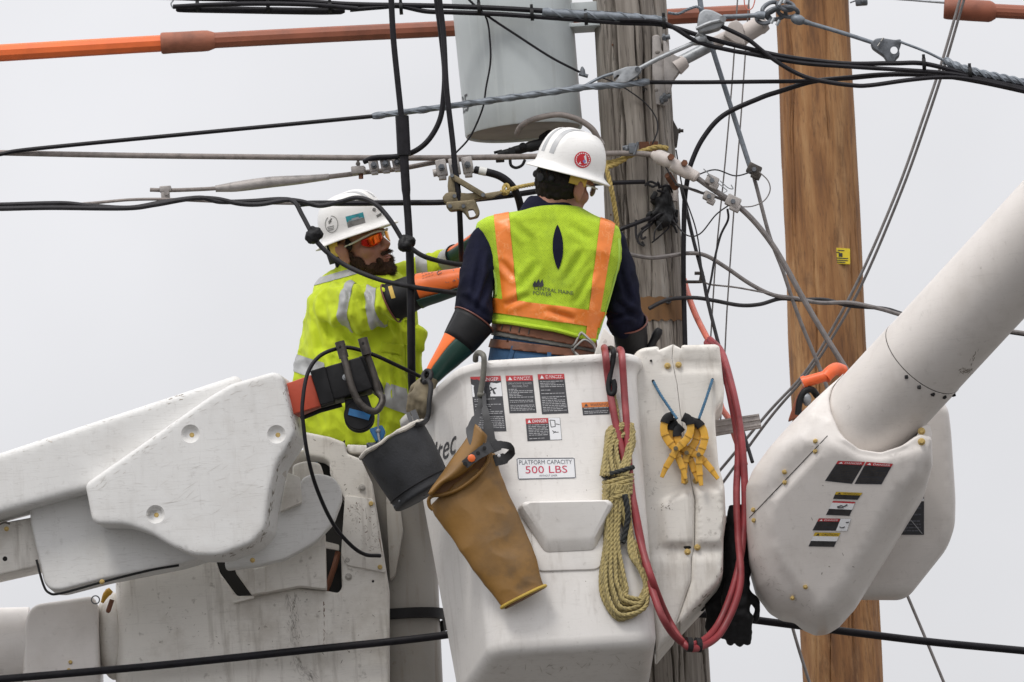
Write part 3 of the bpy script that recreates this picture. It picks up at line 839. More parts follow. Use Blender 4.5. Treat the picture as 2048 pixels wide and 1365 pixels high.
def cover_form(x, y):
    # lower box stands proud, a ledge under it, the top panel steps in, bolt dimples
    h = .020 * ramp01((y - (968 if x > 1384 else 968 + (1384 - x) * .45)) / 22) * (1 - ramp01((y - 1084) / 12)) * ramp01((x - 1306 - (y - 970) * .05) / 26)
    h += .010 * ramp01((y - 1102) / 26)
    h -= .007 * ramp01((y - 716) / 8) * (1 - ramp01((y - 738) / 10)) * ramp01((x - 1318) / 14)
    h += .004 * ramp01((708 - y) / 6)
    return h
near_seam = lambda x, y: max(.06, min(1.0, (abs(x - seam_x(y)) - 2) / 30))
m = MB(); m.mould([(x - 0.4, y) for x, y in seam] + rounded(lft, 8)[0:], cu0, cu1, 0.020, 5, step=6, rw=near_seam, hf=cover_form)
CV1 = Skin(m.mesh('t')); h1 = m.build('control_cover', MT['white_cover'], plat, sharp=50)
m = MB(); m.mould([(x + 0.4, y) for x, y in seam[::-1]] + rounded(rgt, 7), cu0 + 0.002, cu1, 0.012, 5, step=6, rw=near_seam, hf=cover_form)
CV2 = Skin(m.mesh('t')); h2 = m.build('control_cover', MT['white_cover'], plat, sharp=50)
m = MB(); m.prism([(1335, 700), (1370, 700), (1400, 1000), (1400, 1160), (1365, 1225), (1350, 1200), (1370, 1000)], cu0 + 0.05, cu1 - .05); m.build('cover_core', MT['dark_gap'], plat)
# raised blocks on the cover: lower box and the stepped top panel
def bolt(x, y, d, r, parent, material, name='bolt', ln=0.010):
    m = MB(); p = V(x, y, d)
    m.lathe(p + Vector((0, 0.002, 0)), Vector((0, -1, 0)), [(0, r * 1.5 * S), (0.003, r * 1.45 * S), (0.0035, r * S), (ln, r * S), (ln + .002, r * .75 * S), (ln + .002, .0002)], 8 if r < 4 else 12)
    return m.build(name, material, parent, sharp=30)
for x, y, d in ((1335, 732, cu0), (1357, 730, cu0), (1370, 963, cu0 - .001), (1392, 962, cu0 - .001), (1375, 1104, cu0 - .004), (1395, 1095, cu0 - .004)): bolt(x, y, d, 4.4, plat, MT['bolt_yellow'])
m = MB(); m.ball(V(1375, 1094, cu0 - .001), (8 * S, .004, 5 * S)); m.build('cover_hole', MT['dark_gap'], plat)
for x, y in ((1306, 762), (1425, 759), (1302, 722)):
    m = MB(); m.ball(V(x, y, cu0 - .004), (2.6 * S, .004, 2.6 * S)); m.build('eyelet', MT['dark_gap'], plat)
# short shaft to the boom
m = MB(); m.cyl(V(1440, 1052, .28), V(1515, 1050, .28), 20 * S, None, 24); m.build('shaft', MT['insulator_beige'], plat)
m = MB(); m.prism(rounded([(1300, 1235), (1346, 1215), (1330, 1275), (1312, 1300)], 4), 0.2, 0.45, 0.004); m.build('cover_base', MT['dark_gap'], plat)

# decals ------------------------------------------------------------------
def words_mesh(m, f, u0, v0, u1, v1, rows, h, seed, fill=0.62, ragged=True):
    """lines of print too small to read: strokes of words"""
    rnd = random.Random(seed)
    dv = (v1 - v0) / rows
    for r_ in range(rows):
        if rnd.random() < 0.08: continue
        end = u1 if rnd.random() < 0.75 or not ragged else u0 + (u1 - u0) * rnd.uniform(.35, .9)
        u = u0
        while u < end - 0.02:
            w = min(rnd.uniform(0.04, 0.16), end - u)
            m.add(*sheet(f, u, v0 + r_ * dv, u + w, v0 + r_ * dv + dv * fill * rnd.uniform(.55, .8), h))
            u += w + 0.022
def tri(m, f, u, v, w, h_, hh): m.add([f(u, v + h_, hh), f(u + w, v + h_, hh), f(u + w / 2, v, hh)], [[0, 1, 2]])
def face_map(px4, skin=None, off=0.0006):
    tl, tr_, br, bl = px4
    def f(u, v, h=0.0):
        x = (tl[0] * (1 - u) + tr_[0] * u) * (1 - v) + (bl[0] * (1 - u) + br[0] * u) * v
        y = (tl[1] * (1 - u) + tr_[1] * u) * (1 - v) + (bl[1] * (1 - u) + br[1] * u) * v
        return skin.at(x, y, off + h)
    return f
def decal(parent, f, label, body, header, head_h, word, rows, seed, picture=None, title=None, wcol='decal_white', nu=6, nv=6, lines='decal_grey'):
    m = MB(); m.add(*slab(f, 0, 0, 1, 1, -0.001, 0.0006, nu, nv)); o = m.build('decal', MT[body], parent, sharp=20)
    o['label'] = label
    if header:
        m = MB(); m.add(*sheet(f, 0, 0, header[1] if len(header) > 1 else 1, head_h, 0.0012, nu, 1)); m.build('header', MT[header[0]], o, sharp=0)
    if word:
        m = MB(); u1 = header[1] if len(header) > 1 else 1
        m.add(*write(f, word, u1 * .30, head_h * .24, u1 * .93, head_h * .80, 0.0017)); tri(m, f, u1 * .08, head_h * .2, u1 * .15, head_h * .62, 0.0017)
        m.build('lettering', MT[wcol], o, sharp=0)
    v0 = head_h + .04
    if picture:
        u0, va, u1, vb = picture
        m = MB(); m.add(*sheet(f, u0, va, u1, vb, 0.0012, 3, 3)); o2 = m.build('picture', MT['decal_white'], o, sharp=0)
        if u0 < .2: v0 = vb + .04
    m = MB(); e1 = picture[0] - .03 if picture and picture[0] > .2 else .95
    if title:
        for k, (t_, a, b) in enumerate(title): m.add(*write(f, t_, a, v0 + k * .075, b, v0 + k * .075 + .052, 0.0017))
        v0 += .075 * len(title) + .02
    words_mesh(m, f, .06, v0, e1, .96, rows, 0.0017, seed); m.build('fine_print', MT[lines], o, sharp=0)
    return o
def stick_figure(f, parent, strokes, w):
    m = MB()
    for pts in strokes:
        for (a, b), (c, d_) in zip(pts, pts[1:]):
            p, q = f(a, b, .0017), f(c, d_, .0017)
            n = (q - p).cross(Vector((0, 1, 0))).normalized() * w
            m.add([p - n, p + n, q + n, q - n], [[0, 1, 2, 3]])
    m.build('pictogram', MT['decal_black'], parent, sharp=0)
F = lambda *q: face_map(q, FACE)
f = F((941, 754), (1001, 752), (1013, 863), (952, 864))
d1 = decal(plat, f, 'tall danger decal half hidden by the grey hook', 'decal_black', ('decal_red',), .11, 'DANGER', 17, 1, picture=(0.01, .11, .99, .37))
stick_figure(f, d1, [[(.62, .20), (.70, .25), (.72, .32)], [(.55, .28), (.70, .24), (.82, .22)], [(.70, .25), (.76, .33)], [(.52, .19), (.62, .14)], [(.52, .34), (.62, .3)]], .0022)
f = F((1011, 752), (1065, 751), (1073, 826), (1019, 827))
decal(plat, f, 'middle danger decal of the top row', 'decal_black', ('decal_red',), .15, 'DANGER', 14, 2, title=(('OPERATION BY QUALIFIED', .06, .94), ('PERSONNEL ONLY', .2, .8)))
f = F((1075, 749), (1128, 748), (1137, 827), (1084, 829))
decal(plat, f, 'right danger decal of the top row', 'decal_black', ('decal_red',), .14, 'DANGER', 18, 3)
f = F((1051, 838), (1120, 836), (1124, 880), (1055, 883))
d4 = decal(plat, f, 'wide danger decal with a white picture', 'decal_black', ('decal_red', .65), .24, 'DANGER', 9, 4, picture=(.66, .01, .99, .99))
stick_figure(f, d4, [[(.70, .1), (.84, .12), (.84, .4), (.72, .42), (.70, .1)], [(.86, .28), (.97, .32)], [(.74, .58), (.82, .66), (.92, .66)], [(.76, .7), (.84, .62)]], .0012)
f = F((1163, 806), (1219, 804), (1219, 829), (1166, 831))
decal(plat, f, 'orange and black warning decal beside the red hoses', 'decal_black', ('decal_orange',), .40, 'WARNING', 4, 5, wcol='decal_black')
f = F((1033, 917), (1149, 916), (1152, 957), (1036, 960))
m = MB(); m.add(*slab(f, 0, 0, 1, 1, -.001, .0004, 6, 3)); o = m.build('capacity_plate', MT['decal_white'], plat, sharp=20); o['label'] = 'white capacity plate with red figures'
m = MB()
for u0, v0, u1, v1 in ((0.02, 0.0, .98, .045), (.02, .955, .98, 1), (0, .06, .013, .94), (.987, .06, 1, .94)): m.add(*sheet(f, u0, v0, u1, v1, .0011, 5, 3))
for cu, cv, su, sv in ((.02, .06, 1, 1), (.98, .06, -1, 1), (.02, .94, 1, -1), (.98, .94, -1, -1)): m.add(*sheet(f, cu - .02 * su, cv, cu, cv - .03 * sv, .0011))
m.add(*write(f, 'PLATFORM CAPACITY', .04, .10, .95, .30, .0012)); m.add(*write(f, 'WITHOUT LINER', .37, .80, .68, .89, .0012)); m.build('lettering', MT['print_grey'], o, sharp=0)
m = MB(); m.add(*write(f, '500 LBS', .14, .38, .86, .72, .0012)); m.build('figures', MT['print_red'], o, sharp=0)
# maker's name on the left face
def LP(v, w, out=0.002): return BP(-out + 0.0005, v, w)
vs, fs, w = glyphs('Altec')
m = MB()
pts = []
for x, y in vs:
    # reads from far to near: x grows towards the camera
    uu = x / w
    xx = 846 + (911 - 846) * uu
    yb = 946 + (906 - 946) * uu
    hgt = 44 + 10 * uu
    pts.append(FACE.at(xx + y * 4, yb - y * hgt, 0.0015))
m.add(pts, fs); m.build('maker_lettering', MT['decal_black'], plat, sharp=0)

def fdep(px, py): return FP(px, py, 0).y          # depth of the tub's front under a pixel

chips(h2, CV2, [(1445, 1140), (1430, 1172), (1370, 1240)], 26, 5, (3, 12), (1, 3.5), 'grime', 1)
chips(h2, CV2, [(1440, 990), (1445, 1075), (1396, 1083)], 16, 4, (3, 9), (.8, 2), 'grime_light', 2)
chips(h1, CV1, [(1300, 930), (1310, 1010), (1316, 1020)], 30, 9, (2, 9), (.8, 2.4), 'grime_light', 3, False)
chips(h1, CV1, [(1318, 1010), (1345, 1018)], 10, 5, (2, 6), (1, 2.4), 'grime', 4, False)
chips(plat, FACE, [(955, 732), (1260, 717)], 24, 4, (4, 14), (.6, 1.6), 'grime_light', 5)
chips(plat, FACE, [(985, 1342), (1295, 1325)], 40, 6, (4, 16), (.8, 2), 'grime_light', 6, False)
chips(plat, FACE, [(1000, 900), (1190, 960), (1100, 1180), (1250, 1280)], 26, 60, (1.5, 5), (.6, 1.4), 'grime', 7, False)
# ---------------------------------------------------------------- right boom
rb = thing('boom', 'thick white boom tube rising to the right from its decal covered elbow', 'boom', V(1660, 1235, 0.1))
E0 = V(1768, 802, -0.05)
bd = (CR * 0.7071 + CU * 0.7071) * math.cos(R(30)) - Vector((0, 1, 0)) * math.sin(R(30)); bd.normalize()
TRB = 93 * S
seam_s = 105 / 0.82 * S
m = MB(); m.tube([E0 - bd * 0.20, E0 + bd * (seam_s)], TRB * 1.012, 72); m.build('lower_tube', MT['white_tube'], rb)
m = MB(); m.tube([E0 + bd * (seam_s - 0.02), E0 + bd * 1.5], TRB, 72); TBS = Skin(m.mesh('t')); tb_ = m.build('upper_tube', MT['white_tube'], rb); chips(tb_, TBS, [(1915, 745), (1945, 742)], 26, 3, (4, 16), (.8, 2.4), 'grime', 11, False); chips(tb_, TBS, [(1940, 735), (1955, 700)], 10, 3, (4, 12), (.8, 2), 'grime', 12)
m = MB(); m.tube([E0 + bd * (seam_s + 0.0), E0 + bd * (seam_s + 0.003)], TRB * 1.003, 72); m.build('tube_seam', MT['steel_dark'], rb)
side = bd.cross(Vector((0, 1, 0))).normalized(); nearv = side.cross(bd).normalized()
if nearv.y > 0: nearv = -nearv
for a in (-88, -66, -46, -25, -5):
    c = E0 + bd * (seam_s - 0.012)
    dirv = nearv * math.cos(R(a)) + side * math.sin(R(a)) * (1 if side.x < 0 else -1)
    m = MB(); m.box(c + dirv * TRB * 1.012, (0.011, 0.011, 0.011), Matrix.Rotation(R(a), 3, bd), .001); m.build('rivet', MT['rubber_black'], rb)
# housing of the elbow: one moulded shell whose mouth takes the tube, and a second cover behind
mouth = [(1692, 731), (1668, 762), (1660, 790), (1664, 820), (1680, 860), (1692, 876), (1720, 896), (1762, 903), (1804, 891), (1828, 874), (1840, 868), (1863, 874)]
hous = [(1640, 779), (1574, 841), (1537, 884), (1508, 922), (1495, 952), (1497, 1040), (1502, 1097), (1517, 1152), (1545, 1190), (1570, 1205), (1596, 1209), (1614, 1224), (1638, 1235), (1662, 1233), (1687, 1218), (1720, 1181), (1790, 1068), (1858, 956), (1867, 925)] + mouth[::-1]
_md = line_d(mouth)
_rp = poly_sd(rounded([(1656, 882), (1534, 1002), (1544, 1080), (1566, 1122), (1600, 1160), (1626, 1212), (1646, 1220), (1670, 1206), (1700, 1172), (1842, 945), (1844, 895), (1806, 905), (1762, 916), (1715, 908), (1690, 890)], 16))
def hslope(x, y): return max(0, (y - 872) * .9 - (x - 1760) * .35) * S * .52 + max(0, 880 - y) * S * .75 * max(0, min(1, (1760 - x) / 80))
m = MB(); m.mould(rounded(hous, 7), -0.20, 0.36, 0.085, 9, deep=.14, step=8, rw=lambda x, y: max(.08, min(1, _md(x, y) / 90)), slope=hslope, hf=lambda x, y: .017 * ramp01((_rp(x, y) + 8) / 18))
lowm = m.mesh('skin'); ls_ = m.build('elbow_shell', MT['white_tube'], rb, sharp=80)
LOWS = Skin(lowm)
m = MB(); m.tube([LOWS.at(1655 + (1499 - 1655) * k / 24, 872 + (1036 - 872) * k / 24, .0002) for k in range(25)], .0016, 6); m.build('shell_seam', MT['steel_dark'], rb)
chips(ls_, LOWS, [(1505, 1090), (1530, 1150), (1575, 1190), (1640, 1225)], 50, 6, (3, 12), (.7, 2), 'grime_light', 13, False); chips(ls_, LOWS, [(1660, 1160), (1690, 1100), (1640, 960)], 14, 30, (2, 8), (.8, 2), 'grime', 14, False)
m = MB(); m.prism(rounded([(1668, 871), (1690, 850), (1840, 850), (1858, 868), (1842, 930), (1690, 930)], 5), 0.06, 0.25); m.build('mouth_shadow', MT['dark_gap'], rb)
m = MB(); m.prism(rounded([(1832, 874), (1845, 852), (1860, 850), (1864, 868), (1862, 880)], 4), -0.16, 0.2, .01); m.build('lug', MT['white_tube'], rb)
bk = [(1760, 800), (1880, 790), (1897, 814), (1903, 855), (1914, 990), (1913, 1045), (1900, 1078), (1826, 1171), (1806, 1181), (1700, 1180), (1640, 1100)]
m = MB(); m.mould(rounded(bk, 18), 0.36, 0.66, 0.03, 6, slope=lambda x, y: max(0, y - 820) * S * .30); bkm = m.mesh('skin'); m.build('back_shell', MT['white_tube'], rb, sharp=60)
BKS = Skin(bkm)
for x, y in ((1631, 883), (1631, 903), (1569, 944), (1570, 965), (1507, 1020), (1508, 1041), (1611, 1174), (1585, 1196)): bolt(x, y, LOWS.at(x, y, 0).y, 3.6, rb, MT['bolt_yellow'], ln=.012)
for x, y, d in ((1843, 863, -.16), (1843, 884, -.20)): bolt(x, y, d, 5.2, rb, MT['bolt_yellow'], ln=.018)
for x, y in ((1787, 1142), (1770, 1171), (1835, 1090)): bolt(x, y, 0.36 + max(0, y - 820) * S * .30, 1.9, rb, MT['rubber_black'], ln=.003)
F = lambda *q: face_map(q, LOWS)
kw = dict(lines='steel_dark')
decal(rb, F((1676, 922), (1730, 924), (1704, 968), (1650, 962)), 'left dark danger decal on the elbow cover', 'decal_black', ('decal_red',), .15, 'DANGER', 10, 11, **kw)
decal(rb, F((1733, 924), (1786, 928), (1763, 969), (1709, 968)), 'right dark danger decal on the elbow cover', 'decal_black', ('decal_red',), .15, 'DANGER', 10, 12, **kw)
decal(rb, F((1672, 984), (1725, 986), (1715, 1000), (1666, 998)), 'yellow topped decal strip', 'decal_black', ('decal_yellow',), .36, 'WARNING', 3, 13, wcol='decal_black', **kw)
dd_ = decal(rb, F((1666, 1002), (1711, 1004), (1699, 1032), (1652, 1030)), 'small decal with a white picture', 'decal_black', ('decal_red',), .12, None, 4, 14, picture=(.0, .12, 1, .56), **kw)
stick_figure(F((1666, 1002), (1711, 1004), (1699, 1032), (1652, 1030)), dd_, [[(.3, .4), (.45, .28), (.6, .34), (.7, .2)], [(.35, .45), (.6, .42)]], .0025)
dd_ = decal(rb, F((1638, 1037), (1702, 1038), (1694, 1062), (1625, 1061)), 'wide danger decal low on the cover', 'decal_black', ('decal_red', .66), .24, 'DANGER', 5, 15, picture=(.68, 0, 1, 1), **kw)
stick_figure(F((1638, 1037), (1702, 1038), (1694, 1062), (1625, 1061)), dd_, [[(.74, .65), (.82, .75), (.9, .65)], [(.88, .3), (.97, .25)]], .002)
decal(rb, F((1630, 1065), (1681, 1066), (1668, 1094), (1617, 1093)), 'lowest decal, yellow and white', 'decal_black', ('decal_yellow',), .26, 'CAUTION', 4, 16, picture=(.0, .26, 1, .60), wcol='decal_black', **kw)
f = face_map(((1795, 965), (1848, 964), (1848, 1070), (1780, 1070)), BKS)
m = MB(); m.add(*slab(f, 0, 0, 1, .36, -.001, .0006, 3, 3)); o = m.build('decal', MT['decal_white'], rb, sharp=20); o['label'] = 'white upper part of the label on the rear cover'
m = MB(); m.add(*slab(f, 0, .37, 1, 1, -.001, .0006, 3, 3)); m.add(*sheet(f, .2, .28, 1, .315, .0012)); m.add(*sheet(f, .86, .2, .92, .4, .0012)); o = m.build('decal', MT['decal_black'], rb, sharp=20); o['label'] = 'torn black label on the rear cover'
m = MB(); words_mesh(m, f, .25, .42, .9, .97, 9, .0016, 21); m.build('fine_print', MT['print_grey'], o, sharp=0)
stick = MB(); stick.tube([f(.35, .62, .002), f(.62, .74, .002), f(.95, .98, .002)], .0012, 4); stick.build('tear', MT['decal_grey'], o)
# hydraulic fittings behind the elbow
hf = thing('hose_fitting', 'orange capped hydraulic fitting tucked behind the right boom elbow', 'fitting', V(1640, 800, .55))
m = MB(); m.cyl(V(1609, 765, .56), V(1652, 752, .56), 12 * S, 11 * S, 18); m.cyl(V(1605, 767, .56), V(1612, 764, .56), 14 * S, None, 18); m.build('orange_cap', MT['orange_connector'], hf)
m = MB(); m.tube(path([(1650, 756, .56), (1660, 745, .57), (1672, 738, .6), (1685, 742, .63)], 5), 13 * S, 16); m.build('orange_elbow', MT['orange_connector'], hf)
m = MB(); m.tube(path([(1596, 830, .55), (1600, 800, .55), (1611, 782, .55), (1624, 780, .56), (1634, 792, .58)], 6), 7 * S, 12); m.build('hose_end', MT['plastic_black'], hf)
m = MB(); m.ball(V(1613, 798, .56), (10 * S, .02, 15 * S)); m.build('chrome_coupler', MT['galvanized'], hf)
m = MB(); m.prism(rounded([(1576, 842), (1590, 800), (1606, 770), (1612, 772), (1600, 800), (1606, 830)], 4), .60, .64, .003); m.build('guard_plate', MT['hose_brown'], hf)

# ---------------------------------------------------------------- left boom (jib arm)
lb = thing('boom', 'white scratched boom arm with a wide bolted end cover, at left', 'boom', V(300, 1190, .5))
EXT = Vector((0.030, 0.24, 0.004))
arm = [(-160, 958), (470, 750), (482, 757), (520, 850), (480, 950), (240, 966), (150, 986), (-160, 1072)]
m = MB(); m.mould(rounded(arm, 10), 0.45, 0.7, 0.022, 5, ext=Vector((0.012, 0.22, 0.0))); ARS = Skin(m.mesh('t')); ar = m.build('arm', MT['white_boom'], lb, sharp=60); chips(ar, ARS, [(5, 906), (325, 800), (470, 757)], 22, 4, (4, 14), (.5, 1.2), 'grime_light', 5); chips(ar, ARS, [(330, 796), (372, 788)], 12, 2, (4, 14), (1, 2.4), 'grime', 6)
cov = [(169, 968), (420, 792), (463, 767), (548, 743), (565, 752), (576, 800), (590, 864), (583, 882), (553, 928), (538, 990), (529, 1060), (503, 1088), (438, 1112), (388, 1112), (345, 1094), (298, 1066), (251, 1050), (194, 1049), (183, 1040)]
m = MB(); m.mould(rounded(cov, 12), 0.40, 0.65, 0.016, 5, ext=EXT, step=14)
cut = MB()
for x, y in ((381, 868), (553, 869), (311, 1029)):
    p = V(x, y, 0.40); cut.lathe(p + Vector((0, -.01, 0)), Vector((0, 1, 0)), [(0, 21 * S), (0.009, 19.5 * S), (.013, 17.5 * S), (.024, 13 * S), (.026, 11 * S), (.026, .001)], 32)
ecm = cut_holes(m, cut); ECS = Skin(ecm)
ec = link_mesh('end_cover', ecm, MT['white_boom'], lb, sharp=42)
edge = [(571, 765), (584, 830), (592, 868), (572, 902), (556, 935), (544, 990), (536, 1060), (503, 1092), (440, 1116), (380, 1116), (340, 1096)]
chips(ec, ECS, edge, 90, 3, (3, 16), (.8, 2.6), 'grime', 1)
chips(ec, ECS, [(i + 4, j - 6) for i, j in edge], 70, 6, (3, 14), (.6, 1.6), 'grime_light', 2)
chips(ec, ECS, [(190, 975), (420, 805), (540, 760)], 40, 6, (4, 20), (.6, 1.4), 'grime_light', 3)
chips(ec, ECS, [(230, 985), (520, 870), (520, 960), (260, 1035)], 45, 26, (10, 50), (.3, .8), 'grime_light', 4)
for x, y in ((384, 871), (556, 871), (313, 1031)): bolt(x, y, 0.424, 5, lb, MT['bolt_yellow'])
# under tray
tray = [(60, 1043), (60, 985), (200, 950), (330, 1070), (420, 1110), (362, 1128), (210, 1158), (122, 1181), (100, 1180), (88, 1166)]
m = MB(); m.mould(rounded(tray, 9), 0.56, 0.78, 0.010, 4, ext=Vector((0.012, 0.16, 0))); m.build('under_tray', MT['white_boom'], lb, sharp=60)
m = MB(); m.tube(path([(73, 1120, .555), (86, 1168, .555), (98, 1186, .555), (122, 1187, .555), (210, 1163, .555), (300, 1141, .555), (358, 1131, .555)], 5), 2.6 * S, 6); m.build('tray_seal', MT['rubber_black'], lb)
m = MB(); m.prism([(-160, 1075), (90, 1030), (90, 1130), (-160, 1186)], 0.60, 0.80, 0.01); m.build('inner_arm', MT['white_dirty'], lb, sharp=50)
m = MB(); m.ball(V(10, 1118, .60), (5 * S, .004, 5 * S)); m.build('arm_hole', MT['dark_gap'], lb)
m = MB(); m.tube(path([(-6, 1052, .46), (8, 1045, .46), (20, 1048, .46)], 4), .004, 6); m.build('latch', MT['steel_dark'], lb)
for x, y in ((204, 1164), (505, 1121), (13, 1058)): bolt(x, y, 0.55, 3.6, lb, MT['bolt_yellow'])
# turning plate behind the cover
disc = [(560, 960), (601, 965), (606, 956), (618, 950), (640, 947), (666, 954), (682, 974), (684, 1000), (667, 1046), (631, 1084), (571, 1118), (514, 1131), (450, 1139), (450, 1080)]
m = MB(); m.mould(rounded(disc, 10), 0.70, 0.76, 0.008, 4); m.build('turning_plate', MT['white_boom'], lb, sharp=60)
m = MB(); m.prism(rounded([(575, 945), (600, 955), (604, 1005), (560, 1024)], 4), 0.66, 0.73, .004); m.build('stop_block', MT['white_dirty'], lb)
m = MB(); m.prism(rounded([(585, 930), (610, 922), (640, 926), (648, 950), (640, 970), (585, 970)], 8), 0.74, 0.8, .008); m.build('rear_lug', MT['white_cover'], lb)

# jib tip: red fibre arm, black head with clevis and sheave
jib = thing('jib_tip', 'black winch head on a short red arm with a blue tag and steel clevis', 'winch', V(700, 885, .5))
m = MB(); m.prism(rounded([(560, 772), (622, 750), (642, 812), (575, 832)], 2), 0.46, 0.58, .004); m.build('red_arm', MT['red_paint'], jib)
m = MB(); m.prism(rounded([(620, 742), (650, 733), (669, 803), (641, 811)], 3), 0.44, 0.60, .005); m.build('collar', MT['plastic_black'], jib)
m = MB(); m.prism(rounded([(648, 735), (722, 713), (745, 775), (740, 779), (676, 798), (666, 799)], 4), 0.45, 0.59, .006); m.build('head', MT['rubber_black'], jib)
m = MB(); m.prism(rounded([(716, 714), (735, 708), (768, 778), (752, 786), (742, 778)], 4), 0.47, 0.57, .005); m.build('head_nose', MT['plastic_black'], jib)
m = MB(); m.tube(path([(684, 702, .44), (692, 730, .43), (702, 770, .42), (716, 802, .42), (735, 820, .42), (752, 822, .43), (763, 808, .44), (764, 795, .45), (757, 785, .46), (748, 750, .46), (732, 705, .46)], 6), 7.4 * S, 14); m.build('clevis', MT['steel_dark'], jib)
for x0, y0, x1, y1 in ((679, 684, 688, 716), (725, 677, 734, 710)):
    m = MB(); m.tube([V(x0, y0, .44), V(x1, y1, .44)], 10 * S, 16); m.build('clevis_cap', MT['steel_dark'], jib)
    m = MB(); m.ball(V(x0 + 1, y0 + 10, .44 - 9.5 * S), (3 * S, .002, 3.5 * S)); m.build('cap_hole', MT['dark_gap'], jib)
bolt(691, 755, .45, 4.5, jib, MT['galvanized'], ln=.006)
m = MB(); m.lathe(V(718, 830, .47), Vector((0, 1, 0)), [(0, .002), (0, 29 * S), (.004, 31 * S), (.012, 31 * S), (.02, 28 * S), (.06, 28 * S), (.068, 31 * S), (.08, 31 * S), (.08, .002)], 40); m.prism([(690, 800), (735, 790), (748, 828), (690, 828)], .475, .54, .004); m.build('sheave', MT['plastic_black'], jib)
f = quad_map(V(699, 817, .466), V(742, 828, .466), V(737, 841, .466), V(696, 830, .466))
m = MB(); m.add(*slab(f, 0, 0, 1, 1, -.004, .001)); o = m.build('blue_tag', MT['blue_plastic'], jib)
m = MB(); m.tube([V(601, 838, .5), V(640, 822, .5), V(684, 810, .5)], 4.5 * S, 8); m.build('tie_bar', MT['plastic_black'], jib)
m = MB(); m.prism(rounded([(738, 858), (764, 850), (771, 862), (766, 878), (752, 884)], 4), .46, .50, .004); m.build('blue_clip', MT['blue_plastic'], jib)
m = MB(); m.cyl(V(755, 860, .455), V(760, 888, .455), 2.6 * S); m.ball(V(756, 862, .455), 5 * S); m.cyl(V(757, 828, .46), V(756, 862, .46), 2 * S); m.build('clip_pin', MT['galvanized'], jib)
m = MB(); m.box(V(744, 893, .5), (22 * S, .03, 14 * S), bevel=.004); m.cyl(V(735, 888, .48), V(752, 904, .48), 4 * S); m.build('shackle', MT['galvanized_dark'], jib)
bc = path([(846, 756, .62), (841, 754, .58), (785, 727, .5), (747, 710, .475), (706, 697, .47), (677, 697, .455), (639, 713, .42), (615, 748, .40), (605, 806, .38), (606, 842, .38), (615, 909, .40), (633, 976, .48), (665, 1046, .60), (699, 1088, .68), (729, 1109, .74), (760, 1112, .80)], 8)
m = MB(); m.tube(bc, 4.1 * S, 10); tag(m.build('control_cable', MT['cable_black']), 'thin black cable looping from the winch head over the left bucket', 'cable')

# ---------------------------------------------------------------- left bucket and its bracket
lp = thing('work_platform', 'dirty white lift bucket at left holding the bearded man', 'lift bucket', V(690, 1500, 1.2))
br = [(611, 864), (661, 874), (690, 885), (694, 907), (722, 918), (745, 967), (760, 1060), (773, 1144), (778, 1176), (778, 1440), (229, 1440), (229, 1140), (300, 1085), (420, 1085), (440, 1146), (474, 1192), (508, 1191), (597, 1176), (655, 1182), (676, 1186), (684, 1176), (682, 1110), (690, 1000), (660, 948), (659, 926), (647, 918), (612, 912), (604, 890), (604, 866)]
m = MB(); m.mould(rounded(br, 5), 0.86, 0.98, 0.06, 7, deep=.08, step=12, rw=lambda x, y: 1.0 if x < 330 and y > 1130 else .12 if x > 420 else 1 - .88 * (x - 330) / 90); BPS = Skin(m.mesh('t')); bp_ = m.build('bracket_panel', MT['white_dirty'], lp, sharp=60)
chips(bp_, BPS, [(585, 1195), (590, 1260), (594, 1300), (602, 1340), (625, 1362)], 60, 4, (3, 10), (.6, 1.8), 'grime', 7); chips(bp_, BPS, [(580, 1190), (590, 1260), (594, 1300), (602, 1340), (630, 1362)], 260, 8, (3, 14), (.8, 2.4), 'grime_light', 17)
chips(bp_, BPS, [(648, 1200), (648, 1290)], 16, .8, (5, 14), (.8, 1.6), 'rust', 8)
chips(bp_, BPS, [(620, 880), (680, 900), (735, 960), (765, 1160), (700, 1300), (480, 1260), (300, 1250)], 90, 30, (2, 8), (.6, 1.8), 'grime', 9, False)
m = MB(); m.prism(rounded([(690, 991), (746, 998), (760, 1075), (772, 1146), (694, 1131), (682, 1108)], 5), 0.851, 0.87, .002); CPS = Skin(m.mesh('t')); cp_ = m.build('cover_plate', MT['white_cover'], lp, sharp=60); chips(cp_, CPS, [(700, 1010), (735, 1060), (750, 1100)], 60, 14, (2, 7), (.6, 1.6), 'rust', 10, False); chips(cp_, CPS, [(700, 1010), (735, 1060), (750, 1100)], 120, 16, (2, 9), (.7, 2), 'grime_light', 18, False)
for x, y, q in ((742, 1008, 'bolt_yellow'), (760, 1135, 'bolt_yellow'), (695, 1121, 'bolt_grey'), (697, 1154, 'bolt_grey'), (724, 976, 'bolt_grey')): bolt(x, y, .855 if q == 'bolt_yellow' else .858, 5, lp, MT[q])
m = MB(); m.ball(V(746, 1163, .86), (2.6 * S, .004, 2.6 * S)); m.build('screw_hole', MT['dark_gap'], lp)
m = MB(); m.prism([(425, 1100), (690, 880), (690, 1190), (430, 1200)], 0.984, 0.995); m.build('opening_shade', MT['dark_gap'], lp)  # near-black sheet: the shade inside the bracket opening, put in as colour
m = MB(); m.prism(rounded([(469, 1140), (520, 1131), (600, 1100), (650, 1062), (653, 1178), (600, 1172), (505, 1190)], 5), 0.80, 0.88, .005); m.prism(rounded([(508, 1138), (530, 1134), (531, 1184), (510, 1188)], 2), .79, .82, .003); m.build('pivot_box', MT['white_dirty'], lp, sharp=60)
m = MB(); m.prism(rounded([(650, 1083), (678, 1090), (678, 1101), (650, 1096)], 2), .93, .95); m.build('inner_strip', MT['white_cover'], lp)
